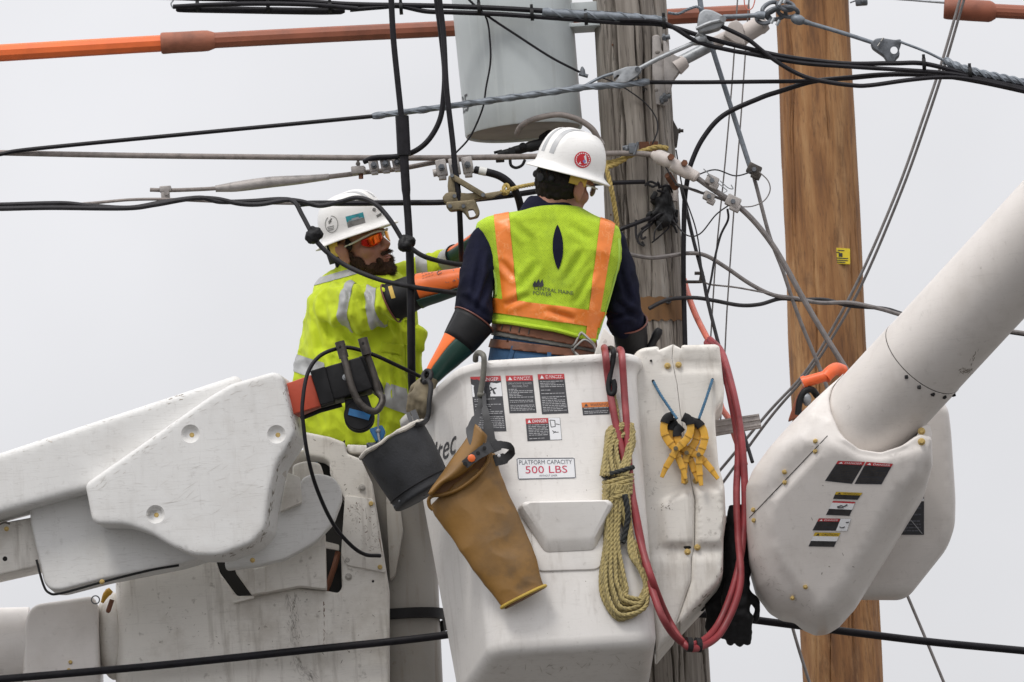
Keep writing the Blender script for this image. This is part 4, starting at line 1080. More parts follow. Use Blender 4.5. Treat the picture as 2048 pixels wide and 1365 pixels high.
m = MB(); m.tube(path([(676, 1105, .95), (670, 1130, .94), (660, 1160, .95), (652, 1180, .96)], 4), 6 * S, 8); m.build('inner_hose', MT['leather_brown'], lp)
m = MB(); m.prism(rounded([(610, 914), (652, 918), (660, 950), (640, 946), (620, 922)], 3), .99, 1.01); m.build('blue_liner', MT['blue_plastic'], lp)
m = MB(); m.prism([(466, 1202), (508, 1192), (508, 1196), (468, 1206)], .83, .87); m.build('ledge', MT['white_cover'], lp)
m = MB(); m.mould(rounded([(693, 889), (742, 891), (750, 898), (744, 908), (697, 906)], 5), .93, 1.0, .006); m.build('rim_lip', MT['white_cover'], lp, sharp=60)
# the tub itself, behind the bracket
LT = V(690, 892, 1.0)
def LR(i, w, r):
    out = []
    x0, x1, y0, y1 = LT.x - 0.25 + i, LT.x + 0.29 - i, 1.0 + i, 1.56 - i
    for cx, cy, a0 in ((x1 - r, y0 + r, -90), (x1 - r, y1 - r, 0), (x0 + r, y1 - r, 90), (x0 + r, y0 + r, 180)):
        for j in range(9):
            a = R(a0 + 90 * j / 8); out.append(Vector((cx + r * math.cos(a), cy + r * math.sin(a), LT.z + w)))
    return out
m = MB(); m.loft([LR(i, w, r) for w, i, r in ((-1.03, .12, .08), (-1.03, .04, .10), (-1.0, .02, .12), (-.5, .01, .13), (-.06, 0, .13), (-.04, -.02, .15), (-.012, -.02, .15), (-.006, -.012, .14), (-.006, .01, .12), (-.05, .014, .12), (-.98, .03, .1), (-.98, .12, .05))])
m.build('bucket_shell', MT['bucket_liner_grey'], lp, sharp=50)
m = MB(); m.loft([LR(i, w, .13) for w, i in ((-.60, .0), (-.598, -.012), (-.565, -.012), (-.563, .0))], caps=False); m.build('rubber_band', MT['rubber_black'], lp)
m = MB(); m.prism(rounded([(772, 1000), (780, 960), (800, 1010), (806, 1060), (790, 1150), (780, 1160)], 4), 0.93, 1.0, .004); m.build('side_plate', MT['bucket_liner_grey'], lp)

# lower boom tube behind, bottom left corner
bb = thing('boom', 'fat white boom tube low in the bottom left corner', 'boom', V(100, 1450, .95))
m = MB(); m.tube([V(-200, 1302, 1.0), V(60, 1296, 1.0)], 84 * S, 48); m.build('tube', MT['white_tube'], bb)
m = MB(); m.prism(rounded([(44, 1400), (48, 1250), (56, 1222), (72, 1208), (186, 1191), (196, 1210), (200, 1400)], 14), 0.86, 1.12, .03, 5); m.build('sleeve', MT['white_tube'], bb, sharp=65)
m = MB(); m.ball(V(226, 1272, 1.0), (36 * S, .12, 92 * S), n=28, m=16); m.build('end_dome', MT['white_cover'], bb)
for x, y in ((141, 1325), (138, 1341)): bolt(x, y, .862, 4, bb, MT['bolt_yellow'])
# small orange keeper pin with ring under the arm
kp = thing('keeper_pin', 'small orange keeper pin with a wire ring under the left boom', 'pin', V(210, 1215, .8))
m = MB(); m.tube(path([(222, 1180, .8), (212, 1190, .8), (204, 1206, .8)], 4), [6 * S, 7 * S, 8 * S, 7 * S, 7 * S, 6 * S, 5 * S, 4 * S, 3 * S], 10); m.build('orange_grip', MT['plastic_yellow'], kp)
m = MB(); m.tube(path([(224, 1200, .8), (219, 1215, .8), (215, 1226, .8)], 3), [5 * S] * 6 + [3 * S], 8); m.build('dark_grip', MT['leather_brown'], kp)
m = MB(); m.tube([V(191 + 8 * math.cos(a), 1200 + 8 * math.sin(a), .8) for a in [6.2832 * k / 20 for k in range(21)]], 1.3 * S, 6); m.build('ring', MT['galvanized_dark'], kp)
# ---------------------------------------------------------------- gear hung on the near bucket
def rope(m, pts, r, pitch=None, n=6, step=None):
    for k in range(3):
        m.tube(helix(pts, r * 0.50, pitch or r * 6.5, k * 2.0944, step or r * 0.8), r * 0.60, n)
    return m
# brown rubber sleeve on its harness and hook
SH = fdep(960, 960) + .03
slv = thing('rubber_sleeve', 'folded brown rubber lineman sleeve hanging from the bucket rim', 'rubber sleeve', V(1048, 1215, -.1))
def ell_ring(pa, pb, thick, d, n=36, sq=2.6, dy=0.0):
    dm = fdep((pa[0] + pb[0]) / 2, (pa[1] + pb[1]) / 2) + .03
    a, b = V(*pa, d + dm), V(*pb, d + dm)
    c, h = (a + b) / 2, (b - a) / 2
    out = []
    for k in range(n):
        t = 2 * math.pi * k / n
        cx, cy = math.cos(t), math.sin(t)
        out.append(c + h * (abs(cx) ** (2 / sq) * (1 if cx > 0 else -1)) + Vector((0, thick * (abs(cy) ** (2 / 2.0) * (1 if cy > 0 else -1)), 0)))
    return out
L0, L1 = (858, 1012), (989, 905)
rows = [(L0, L1, .050), ((868, 1030), (1000, 940), .046), ((898, 1072), (1020, 990), .042), ((935, 1122), (1047, 1052), .038), ((970, 1172), (1070, 1113), .034), ((1000, 1212), (1086, 1166), .030), ((1004, 1217), (1089, 1172), .031)]
body = [ell_ring(a, b, t, -.085) for a, b, t in rows]
m = MB(); m.loft(body + [ell_ring((1009, 1215), (1084, 1175), .025, -.085), ell_ring((1000, 1200), (1078, 1155), .022, -.085)], caps=False)
me = remesh(MB().loft(body), .004, 3); 
def crease(p, n):
    return 0.005 * noise.noise(p * 9) + .006 * (.2 - abs(noise.noise(Vector((p.x * 9 + p.z * 7, p.y * 6, p.z * 8 - p.x * 5)))))
ndisp(me, crease); link_mesh('cuff_body', me, MT['sleeve_brown'], slv, sharp=60)
lipr = ell_ring((1003, 1216), (1091, 1172), .033, -.085)
m = MB(); m.tube(lipr + [lipr[0]], 3.4 * S, 8); m.build('bead', MT['sleeve_lip'], slv)
m = MB(); m.loft([ell_ring((1010, 1219), (1086, 1178), .026, -.085), ell_ring((1009, 1216.6), (1085, 1175.6), .022, -.085)]); m.build('opening', MT['sleeve_inside'], slv)
# rolled mouth at the top: the rim folds over to the left, its dark inside showing
roll = path([(981, 905, SH - .13), (972, 930, SH - .142), (950, 955, SH - .15), (918, 978, SH - .152), (886, 990, SH - .148), (866, 992, SH - .142), (858, 999, SH - .135), (859, 1012, SH - .128), (866, 1020, SH - .125)], 6)
m = MB(); m.tube(roll, 4.0 * S, 10); m.build('rolled_edge', MT['sleeve_brown'], slv)
inn = [V(x, y, SH - .132) for x, y in rounded([(985, 898), (972, 930), (950, 953), (918, 975), (886, 988), (862, 995), (862, 976), (890, 950), (925, 930), (955, 905)], 5)]
m = MB(); m.prism(None, 0, 0, 0, ext=Vector((0, .02, 0)), pts3=inn); m.build('mouth_inside', MT['sleeve_inside'], slv)
nf, nt_ = 14, 10
up_l = [(858, 990), (866, 976), (885, 950), (905, 920), (925, 893), (942, 868), (953, 850)]
lo_l = [(860, 992), (886, 966), (912, 955), (936, 938), (954, 918), (967, 898), (972, 872)]
U_, L_ = catmull([V(x, y, SH - .125) for x, y in up_l], 4), catmull([V(x, y, SH - .165) for x, y in lo_l], 4)
vs, fs = [], []
for a, b in zip(U_, L_):
    for j in range(nt_ + 1):
        t = j / nt_; p = a.lerp(b, t); p.y -= .032 * math.sin(math.pi * t) ** .8; vs.append(p)
for i in range(len(U_) - 1):
    for j in range(nt_): q = i * (nt_ + 1) + j; fs.append([q, q + 1, q + nt_ + 2, q + nt_ + 1])
m = MB(); m.add(vs, fs); o = m.build('folded_flap', MT['sleeve_brown'], slv, sharp=80)
s_ = o.modifiers.new('thickness', 'SOLIDIFY'); s_.thickness = .005; s_.offset = 1
m = MB(); m.tube(catmull([p - Vector((0, .001, 0)) for p in L_], 2), 2.6 * S, 8); m.build('flap_edge', MT['sleeve_brown'], slv)
# harness strap: flat bands
def band(m, pts, w, th=.0022):
    """flat strap: centre line with the width in the picture plane"""
    ps = catmull([P3(p) for p in pts], 6)
    rings = []
    for i, p in enumerate(ps):
        a, b = ps[max(i - 1, 0)], ps[min(i + 1, len(ps) - 1)]
        tdir = (b - a); n = tdir.cross(Vector((0, 1, 0)))
        n = n.normalized() if n.length > 1e-6 else Vector((1, 0, 0))
        ww = w[min(int(i / 6), len(w) - 1)] if isinstance(w, (list, tuple)) else w
        q = tdir.cross(n).normalized() * th
        rings.append([p - n * ww * S - q, p + n * ww * S - q, p + n * ww * S + q, p - n * ww * S + q])
    return m.loft(rings)
m = MB()
band(m, [(962, 790, -.03), (959, 815, -.06), (952, 838, SH - .10), (944, 858, SH - .14), (950, 884, SH - .172), (966, 898, SH - .178), (984, 893, SH - .17)], [5, 6, 9, 12, 12, 10, 9])
band(m, [(968, 788, -.03), (970, 820, SH - .055), (976, 850, SH - .075), (982, 885, SH - .085), (990, 905, SH - .09)], [4, 7, 10, 13, 14])
band(m, [(984, 892, SH - .172), (1005, 890, SH - .165), (1020, 894, SH - .15), (1023, 905, SH - .13), (1010, 917, SH - .115), (988, 922, SH - .11)], [8, 7, 6, 8, 11, 12])
m.build('harness', MT['strap_grey'], slv)
m = MB(); band(m, [(929, 930, SH - .203), (945, 917, SH - .208), (962, 905, SH - .205), (982, 893, SH - .186)], [9, 10, 11, 12]); m.build('buckle_strap', MT['strap_grey'], slv)
m = MB(); m.lathe(V(943, 917, SH - .209), Vector((0, -1, 0)), [(0, 8 * S), (.003, 8 * S), (.005, 6 * S), (.0055, .0005)], 8); m.build('button', MT['button_orange'], slv)
for x, y in ((930, 928), (956, 907), (969, 897)):
    m = MB(); m.lathe(V(x, y, SH - .207), Vector((0, -1, 0)), [(0, 4 * S), (.004, 4 * S), (.0045, .0005)], 12); m.build('stud', MT['dark_gap'], slv)
m = MB(); m.ball(V(998, 912, SH - .128), (3.4 * S, .002, 3.2 * S)); m.build('strap_hole', MT['decal_white'], slv)
m = MB(); m.tube(path([(951, 722, .05), (952, 711, .03), (958, 706, .0), (967, 712, -.034), (968, 730, -.036), (966, 755, -.036), (962, 780, -.036), (960, 792, -.034)], 6), 5.8 * S, 12); m.ball(V(961, 790, -.034), 7.5 * S); m.build('hook', MT['hook_grey'], slv)

# black canvas tool bucket
tbk = thing('tool_bucket', 'scuffed black canvas tool bucket with a frayed cream rim, hung left of the near bucket', 'tool bucket', V(820, 1030, .05))
rimL, rimR = V(724, 920, .04), V(846, 846, .04)
rc = (rimL + rimR) / 2; rx = (rimR - rimL) / 2
btm = V(848, 990, .06)
axis = (btm - rc); axl = axis.length; axis.normalize()
rx = (rx - axis * rx.dot(axis)); RR = rx.length; rx.normalize(); ry = axis.cross(rx)
axis = (axis + Vector((0, -.10, 0))).normalized()
rx = (rx - axis * rx.dot(axis)).normalized(); ry = axis.cross(rx)
def bring(t, r, wob=0.0): return [rc + axis * (axl * t) + rx * (RR * r * math.cos(a)) * (1 + wob * math.sin(3 * a + t * 5)) + ry * (RR * r * .92 * math.sin(a)) for a in [2 * math.pi * k / 56 for k in range(56)]]
m = MB(); m.loft([bring(t, r, .012) for t, r in ((0, 1.0), (.1, 1.0), (.3, .985), (.6, .95), (.85, .91), (.93, .90), (.96, .915), (1.0, .91), (1.02, .86), (1.02, .05), (.97, .05), (.97, .86), (.5, .92), (.02, .965))], caps=False); m.build('canvas_wall', MT['canvas_black'], tbk, sharp=50)
m = MB(); m.tube([p + axis * .004 for p in bring(.83, .925)] + [bring(.83, .925)[0] + axis * .004], .0022, 6); m.build('seam', MT['rubber_black'], tbk)
rnd = random.Random(9)
rp = bring(0, 1.0, .012)
rp = [p - axis * (.004 + .006 * noise.noise(p * 30)) for p in rp]
m = MB(); m.tube(rp + [rp[0]], [max(.004, .0075 + .004 * noise.noise(p * 45)) for p in rp + [rp[0]]], 8); m.build('frayed_rim', MT['canvas_cream'], tbk)
m = MB(); m.tube(path([(848, 765, .18), (858, 764, .14), (862, 775, .08), (859, 800, .05), (857, 828, .04), (852, 842, .03), (843, 848, -.03), (834, 850, -.05)], 6), 5.2 * S, 10); m.tube(path([(850, 763, .19), (846, 752, .22), (853, 742, .24), (862, 745, .2), (861, 756, .16), (852, 764, .15)], 5), 4.6 * S, 10); m.build('hook', MT['plastic_black'], tbk)
m = MB(); band(m, [(826, 822, .13), (831, 834, .1), (836, 850, .06)], [6, 6, 7]); band(m, [(816, 826, .13), (822, 845, .1), (826, 860, .05)], [4, 4, 5]); m.build('strap', MT['strap_grey'], tbk)
for k in range(8):
    m = MB(); m.ball(bring(.93, .91)[(k * 4 + 22) % 56], .004, n=8, m=5); m.build('rivet', MT['galvanized_dark'], tbk)

# tan hand line coiled on a black hook
coil = thing('rope_coil', 'coiled tan rope tied round its middle, hung from a black hook on the bucket', 'rope', V(1250, 1240, 0))
m = MB()
rnd = random.Random(12)
fd = lambda x, y=None: fdep(x, y if y else 1000) + .012
for k in range(12):
    j = rnd.uniform; o_ = k * .66 - 3.5
    dep = lambda x, e, y=900: fd(x, y) - .022 - .011 * (k % 3) - e
    top = [(1221 + o_ * 5 + j(-3, 3), 952, .02), (1204 + abs(o_) * 2.0 + k * 1.9 + j(-2, 2), 900 + j(-8, 8), .0), (1220 + k * 3.0 + j(-3, 3), 853 + abs(o_) * 3 + j(-4, 4), -.004), (1250 + k * 1.5, 856 + j(-5, 5), -.006), (1262 + j(-9, 7), 895 + j(-8, 8), .0), (1242 + o_ * 3 + j(-3, 3), 952, .02)]
    if k % 2: top = top[::1]
    rope(m, catmull([V(x, y, dep(x, e, y)) for x, y, e in top], 8), 4.5 * S)
for k in range(12):
    j = rnd.uniform; o_ = k * .66 - 3.5
    dep = lambda x, e, y=900: fd(x, y) - .020 - .012 * (k % 3) - e
    y1 = 1240 - abs(o_ + 3.5) * 7 + j(-4, 4)
    lx = 1201 + k * 3.9 + j(-2, 2)
    btm_ = [(1226 + o_ * 4.2, 970, .024), (1224 + o_ * 4.6, 1010, .01), (1212 + k * 2.2 + j(-2, 2), 1080, .0), (lx, 1150 + j(-10, 10), .0), (lx + 8, 1200 - k * 2 + j(-5, 5), .0), (1240 + k * 1.0, y1, .0), (1282 + j(-6, 8), 1217 - k * 2 + j(-6, 6), 0), (1296 + j(-7, 3), 1178 - k * 2, 0), (1276 - k * 1.2 + j(-6, 6), 1110 + j(-10, 10), .0), (1256 + o_ * 1.5 + j(-4, 4), 1050, .0), (1244 + o_ * 3.4, 1000, .012), (1238 + o_ * 4, 970, .024)]
    rope(m, catmull([V(x, y, dep(x, e, y)) for x, y, e in btm_], 8), 4.5 * S)
rope(m, path([(1226, 785, fd(1226, 785) - .02), (1233, 815, fd(1233, 815) - .02), (1236, 850, fd(1236, 850) - .03)], 6), 4.5 * S)
m.build('rope_loop', MT['rope_tan'], coil, sharp=60)
m = MB()
for k in range(5):
    y = 951 + k * 8.6
    wrap = [V(1236 + 28 * math.cos(a) , y + 7 - 8 * math.cos(a + .2), fd(1236, y) - .034 - .032 * math.sin(a)) for a in [2 * math.pi * i / 24 for i in range(25)]]
    rope(m, wrap, 4.7 * S)
m.build('rope_wrap', MT['rope_tan'], coil, sharp=60)
m = MB(); rope(m, [V(1236 + 29 * math.cos(a), 944 - 9 * math.cos(a), fd(1236, 944) - .036 - .034 * math.sin(a)) for a in [2 * math.pi * i / 24 for i in range(25)]], 5 * S)
rope(m, path([(1250, 990, fd(1250) - .07), (1256, 1030, fd(1250) - .068), (1252, 1060, fd(1250) - .066), (1246, 1086, fd(1250) - .066)], 6), 6 * S); m.build('black_cord', MT['cord_black'], coil, sharp=60)
m = MB(); m.tube(path([(1214, 716, .16), (1214, 704, .12), (1220, 697, .06), (1227, 702, -.015), (1226, 720, -.02), (1220, 750, -.022), (1217, 775, -.026), (1221, 789, -.03), (1228, 785, -.032), (1229, 770, -.032), (1226, 760, -.032)], 7), 5.6 * S, 10); m.build('hook', MT['plastic_black'], coil)

# red jumper hoses: one loop over the bucket rim and round the control cover
cd = cu0 - .045
hA = [(1204, 712, .30), (1204, 704, .22), (1208, 695, .13), (1211, 710, -.03), (1216, 757, .0), (1228, 830, -.005), (1245, 905, .0), (1262, 980, .0), (1278, 1060, .01), (1296, 1150, .0), (1325, 1235, -.0), (1362, 1284, -.10), (1398, 1286, -.03), (1437, 1248, .08), (1471, 1160, .12), (1488, 1060, .16), (1489, 960, .18), (1482, 870, .2), (1470, 800, .24), (1452, 730, .34), (1440, 700, .42), (1420, 680, .56)]
hB = [(1238, 712, .32), (1238, 706, .24), (1240, 700, .12), (1244, 714, -.02), (1249, 790, .02), (1254, 860, -.02), (1258, 930, -.03), (1266, 1000, -.03), (1280, 1080, -.025), (1306, 1165, -.02), (1338, 1242, -.01), (1372, 1292, -.10), (1402, 1294, -.04), (1444, 1262, .06), (1480, 1172, .10), (1476, 1070, .15), (1473, 985, .18), (1476, 890, .21), (1462, 800, .26), (1447, 738, .36), (1434, 706, .44), (1414, 686, .58)]
for lab, pts in (('left of the two red hoses, hooked over the rim beside the black hook', hA), ('right of the two red hoses, crossing in front of the coiled rope', hB)):
    pts = [(x, y, min(d, fdep(x, y) - .055 + (.03 if x < 1300 else 0)) if (715 < y and x < 1330) else d) for x, y, d in pts]
    m = MB(); m.tube(path(pts, 9), 7.3 * S, 14); tag(m.build('jumper_hose', MT['hose_red']), lab, 'hose', 'red jumper hoses')
m = MB()
for x, y, d in ((1378, 1290, -.09), (1396, 1291, -.045)):
    m.tube([V(x - 5, y - 1, d), V(x + 5, y, d + .005)], 18 * S, 12, flat=.75)
tag(m.build('tape_band', MT['tape_black']), 'black tape holding the red hoses together at the bottom of their loop', 'tape')
m = MB(); m.tube(path([(1368, 560, 1.2), (1376, 590, 1.1), (1392, 632, .98), (1412, 672, .86), (1432, 710, .76), (1440, 805, .62), (1457, 838, .52), (1474, 885, .46), (1490, 930, .42)], 8), 6.4 * S, 12); tag(m.build('supply_hose', MT['hose_pink']), 'pale red hose running behind the control cover to the grey pole', 'hose')

# yellow plastic clamps on blue cords
def clamp(label, ctr, ang, d, open_, sc=1.0, cord=None):
    """two crossing curved arms: round jaws with black pads above, straight ribbed handles below"""
    t = thing('spring_clamp', label, 'clamp', V(ctr[0], ctr[1] + 60, d), 'yellow clamps on the control cover')
    ca, sa = math.cos(R(ang)), math.sin(R(ang))
    def q(x, y, dd): return V(ctr[0] + sc * (x * ca - y * sa), ctr[1] + sc * (x * sa + y * ca), d + dd)
    for s_ in (-1, 1):
        arm = [(s_ * 10, -56), (s_ * 22, -50), (s_ * 27, -34), (s_ * 23, -16), (s_ * 11, 0), (s_ * 2, 10), (-s_ * 6, 26), (-s_ * (11 + open_), 48), (-s_ * (15 + open_ * 1.5), 68)]
        dd = -.006 * s_ - .012
        pts = catmull([q(x, y, dd) for x, y in arm], 5)
        n = len(pts)
        wid = [(7.4 if i < n * .55 else 6.4 if i < n * .8 else 6.4 - 3.0 * (i - n * .8) / (n * .2)) * S * sc for i in range(n)]
        def plate(i0, i1, k, th, shift=0.0):
            rings = []
            for i in range(i0, i1):
                tdir = pts[min(i + 1, n - 1)] - pts[max(i - 1, 0)]; nn = tdir.cross(Vector((0, 1, 0))).normalized() * wid[i] * k; qq = Vector((0, th, 0)); c = pts[i] + Vector((0, shift, 0))
                rings.append([c - nn - qq, c - nn * .7 - qq * 1.25, c + nn * .7 - qq * 1.25, c + nn - qq, c + nn + qq, c - nn + qq])
            return MB().loft(rings)
        a = plate(0, n, 1.0, .0055).build('arm', MT['plastic_yellow'], t, sharp=30)
        for i in range(14, n - 4, 5):      # ribs
            plate(i, i + 2, 1.12, .003, -.006).build('rib', MT['plastic_yellow'], a, sharp=30)
        plate(0, 9, 1.2, .009).build('pad', MT['rubber_black'], a, sharp=50)
    m = MB(); m.cyl(q(0, 8, -.034), q(0, 8, .006), 4.5 * S, None, 10); m.build('pivot', MT['bronze'], t)
    return t
CD = cu0 - .014
clamp('left front yellow clamp on a blue cord with its jaws open', (1352, 889), 4, CD - .028, 6)
clamp('middle yellow clamp hanging behind the front one, pointing straight down', (1372, 898), -8, CD - .006, 0, 1.0)
clamp('right yellow clamp with its long handles splayed to the right', (1394, 902), -22, CD - .016, 2, 1.0)
for lab, pts in (('left blue cord tying the yellow clamps to the cover', [(1306, 762, cu0), (1320, 788, CD - .02), (1338, 815, CD - .04), (1354, 838, CD - .062)]), ('right blue cord tying the yellow clamps to the cover', [(1425, 759, cu0 - .004), (1415, 790, CD - .02), (1406, 816, CD - .035), (1398, 838, CD - .045)])):
    m = MB(); rope(m, path(pts, 5), 2.9 * S); tag(m.build('clamp_cord', MT['cord_blue'], sharp=60), lab, 'cord')

# aluminium bar sticking out behind the cover
m = MB()
f = quad_map(V(1420, 843, .40), V(1518, 828, .40), V(1523, 855, .40), V(1424, 872, .40))
for v0, v1, h in ((0, .12, .004), (.12, .36, .0), (.36, .44, .006), (.44, .72, .0), (.72, .84, .006), (.84, 1, .002)): m.add(*slab(f, 0, v0, 1, v1, -.03, h))
tag(m.build('aluminium_bar', MT['alu_dull'], sharp=20), 'grooved aluminium channel sticking out right of the control cover', 'metal bar')
# ---------------------------------------------------------------- overhead lines
def cable(name, label, pts, r, material, cat='cable', n=8, group=None, d=None, k=8):
    if d is not None: pts = [(x, y, d) for x, y in pts]
    m = MB(); m.tube(path(pts, k), r * S, n)
    return tag(m.build(name, MT[material]), label, cat, group)
def wound(m, pts, r, strands, rw, pitch):
    for k in range(strands): m.tube(helix(pts, r, pitch, k * 6.2832 / strands, pitch / 14), rw, 5)
def zip_tie(parent, p, r, mname='plastic_black'):
    m = MB(); m.tube([p - Vector((.006, 0, 0)), p + Vector((.006, 0, 0))], r, 10); m.box(p + Vector((0, -.004, r + .003)), (.010, .012, .014), bevel=.001); return m.build('cable_tie', MT[mname], parent)

# insulating line hose across the top left
lh = thing('line_hose', 'orange and brown insulating hose crossing the sky at upper left', 'line hose', V(380, 120, 1.5))
def hose_at(x): return 106.5 + (57.5 - 106.5) * x / 905 - 2.0 * math.sin(math.pi * min(1, max(0, x / 905)))
def hseg(x0, x1, r0, r1, name, mm, k=6):
    m = MB(); m.tube([V(x0 + (x1 - x0) * i / k, hose_at(x0 + (x1 - x0) * i / k), 1.5) for i in range(k + 1)], [(r0 + (r1 - r0) * i / k) * S for i in range(k + 1)], 10, roll=.3); return m.build(name, MT[mm], lh, sharp=20)
hseg(-150, 330, 18.5, 17.6, 'orange_tube', 'hose_orange'); hseg(425, 1500, 16.8, 16.8, 'brown_tube', 'hose_brown', 12)
m = MB(); m.tube([V(x, hose_at(x), 1.5) for x in (322, 325, 330, 345, 405, 416, 430)], [21 * S, 23 * S, 23 * S, 22.5 * S, 22.5 * S, 22 * S, 17 * S], 24); m.build('coupling', MT['hose_coupling'], lh)
lh2 = thing('line_hose', 'dark brown insulating hose end in the top right corner', 'line hose', V(1960, 42, 1.5))
m = MB(); m.tube([V(x, 18 + (x - 1890) * .06, 1.5) for x in (1888, 1890, 1898, 1940, 1978, 1984, 1992)], [20 * S, 21.5 * S, 22.5 * S, 23 * S, 23 * S, 21 * S, 15 * S], 24); m.build('coupling', MT['hose_brown'], lh2)
m = MB(); m.tube([V(1985, 22, 1.5), V(2200, 33, 1.5)], 15 * S, 12); m.build('brown_tube', MT['hose_brown'], lh2, sharp=20)
cable('bare_wire', 'thin wire entering the brown hose in the top right corner', [(1640, -30, 1.5), (1760, -6, 1.5), (1830, 1, 1.5), (1892, 6, 1.5)], 2.6, 'galvanized', 'wire')
m = MB(); m.box(V(1723, 4, 2.2), (26 * S, .03, 16 * S), bevel=.004); m.cyl(V(1700, 6, 2.2), V(1716, 0, 2.2), 1.6 * S); m.ball(V(1728, 2, 2.18), 7 * S); tag(m.build('wire_clamp', MT['galvanized_dark']), 'small grey clamp at the top edge right of the brown pole', 'clamp')

# top bundle: splice closure at left, messenger and feeders across, wrapped near the pole
sp = thing('splice_closure', 'long dark cable splice closure lashed along the top edge at left', 'splice closure', V(520, 30, .8))
m = MB(); m.tube(path([(352, 17, .8), (372, 18.5, .8), (450, 20, .8), (560, 22, .8), (640, 23, .8), (690, 22, .8)], 6), [5 * S] + [7.5 * S] * 29 + [4 * S], 12); m.build('sleeve', MT['cable_black'], sp)
m = MB(); m.tube(path([(346, 14, .77), (420, 10, .77), (520, 8, .77), (620, 10, .77), (716, 18, .77)], 8), 5 * S, 10); m.build('loop_cable', MT['cable_black'], sp)
m = MB(); m.tube(path([(346, 17, .8), (342, 8, .8), (347, 1, .8)], 6), 1.6 * S, 6); m.build('end_wire', MT['galvanized'], sp)
for x in (395, 536, 660): zip_tie(sp, V(x, 13 if x < 600 else 15, .785), 12 * S)
mc = cable('messenger_cable', 'upper black cable of the bundle crossing the transformer top', [(300, -6), (420, -2), (560, 0), (700, 9), (860, 12), (1000, 17), (1100, 23), (1240, 30), (1330, 42)], 5.5, 'cable_black', d=.80)
cable('feeder_cable', 'lower black cable of the bundle crossing the transformer top', [(700, 20), (760, 15), (800, 13), (850, 23), (900, 25), (1000, 29), (1100, 36), (1240, 46), (1325, 50), (1400, 72), (1470, 91), (1560, 112), (1640, 123), (1703, 128), (1790, 127), (1850, 128), (1941, 150), (2048, 172), (2150, 200)], 5.0, 'cable_black', d=.80)
cable('feeder_cable', 'black cable just under the bundle, bending down right of the grey pole', [(1240, 40, .79), (1325, 46, .79), (1395, 84, .79), (1460, 101, .79), (1500, 108, .79), (1600, 126, .79), (1703, 134, .79), (1800, 140, .79), (1885, 146, .79), (1950, 156, .79), (2060, 180, .79), (2150, 204, .79)], 4.6, 'cable_black')
m = MB(); pth = path([(1085, 25, .80), (1150, 29, .80), (1240, 34, .80), (1332, 42, .80)], 8)
m.tube(pth, 9 * S, 10); wound(m, pth, 7.6 * S, 2, 3.0 * S, .12); tag(m.build('wrap_grip', MT['strand_grey']), 'grey spiral wrap on the top bundle left of the grey pole', 'cable grip')
for x, y in ((802, 17), (958, 17), (1064, 29), (1172, 38), (1328, 46)): zip_tie(mc, V(x, y, .80), 14 * S)
cable('feeder_cable', 'black cable crossing down from the clevis to the right bundle', [(1440, 52, .78), (1475, 68, .78), (1500, 82, .78), (1527, 104, .78), (1560, 128, .78), (1600, 150, .78), (1640, 162, .78), (1703, 171, .78), (1741, 171, .78), (1821, 160, .78), (1885, 155, .78), (1950, 160, .78), (2060, 184, .78), (2150, 206, .78)], 4.6, 'cable_black')
cable('feeder_cable', 'straight black cable running level across both poles', [(1290, 165, .84), (1400, 165, .84), (1500, 164, .84), (1628, 162, .84), (1687, 156, .84), (1768, 149, .84), (1860, 150, .84), (1950, 158, .84), (2060, 182, .84), (2150, 204, .84)], 4.4, 'cable_black')
cable('riser_cable', 'black cable arching from the right bundle down beside the grey pole', [(1371, 720, .9), (1368, 600, .9), (1367, 513, .88), (1369, 410, .87), (1374, 365, .86), (1382, 328, .86), (1406, 277, .86), (1447, 231, .86), (1519, 197, .86), (1560, 183, .86), (1628, 163, .87), (1703, 156, .88), (1790, 149, .88), (1880, 152, .87), (1960, 164, .86), (2080, 190, .86)], 5.2, 'cable_black', n=10)
m = MB(); pth = path([(1800, 84, .82), (1850, 103, .82), (1888, 121, .82), (1941, 142, .80), (2048, 166, .80), (2150, 190, .80)], 8)
m.tube(pth, [2.8 * S] * 17 + [7 * S] * (len(pth) - 17), 8); wound(m, pth[16:], 6.5 * S, 3, 3 * S, .10); wg2 = tag(m.build('wrap_grip', MT['strand_grey']), 'grey spiral grip leading into the right hand bundle', 'cable grip')
for x, y in ((1848, 128), (1940, 146)): zip_tie(wg2, V(x, y, .79), 13 * S)

# guy hardware above the brown pole
gr_ = thing('guy_rod', 'grey eye rod with clevis and shackles in front of the brown pole', 'guy hardware', V(1690, 120, .85))
m = MB(); m.tube(path([(1598, 41, .85), (1640, 53, .85), (1700, 71, .85), (1746, 86, .85)], 5), [6 * S] * 3 + [4.6 * S] * 13, 10); m.build('rod', MT['strand_grey'], gr_)
m = MB(); m.prism(rounded([(1741, 86), (1752, 77), (1764, 76), (1790, 80), (1802, 78), (1803, 86), (1798, 100), (1800, 110), (1792, 118), (1788, 126), (1776, 126), (1768, 112), (1745, 96)], 4), .83, .87, .004)
cut = MB(); cut.cyl(V(1788, 101, .78), V(1788, 101, .92), 7.5 * S, None, 20)
link_mesh('thimble_clevis', cut_holes(m, cut), MT['galvanized_dark'], gr_, sharp=45)
for x, y in ((1757, 90), (1764, 80)): m = MB(); m.cyl(V(x - 2, y + 3, .824), V(x + 3, y - 4, .824), 1.4 * S); m.build('cotter', MT['aluminium'], gr_)
m = MB(); m.ball(V(1596, 40, .85), (16 * S, .02, 11 * S), Matrix.Rotation(R(20), 3, 'Y')); m.build('eye', MT['strand_grey'], gr_)
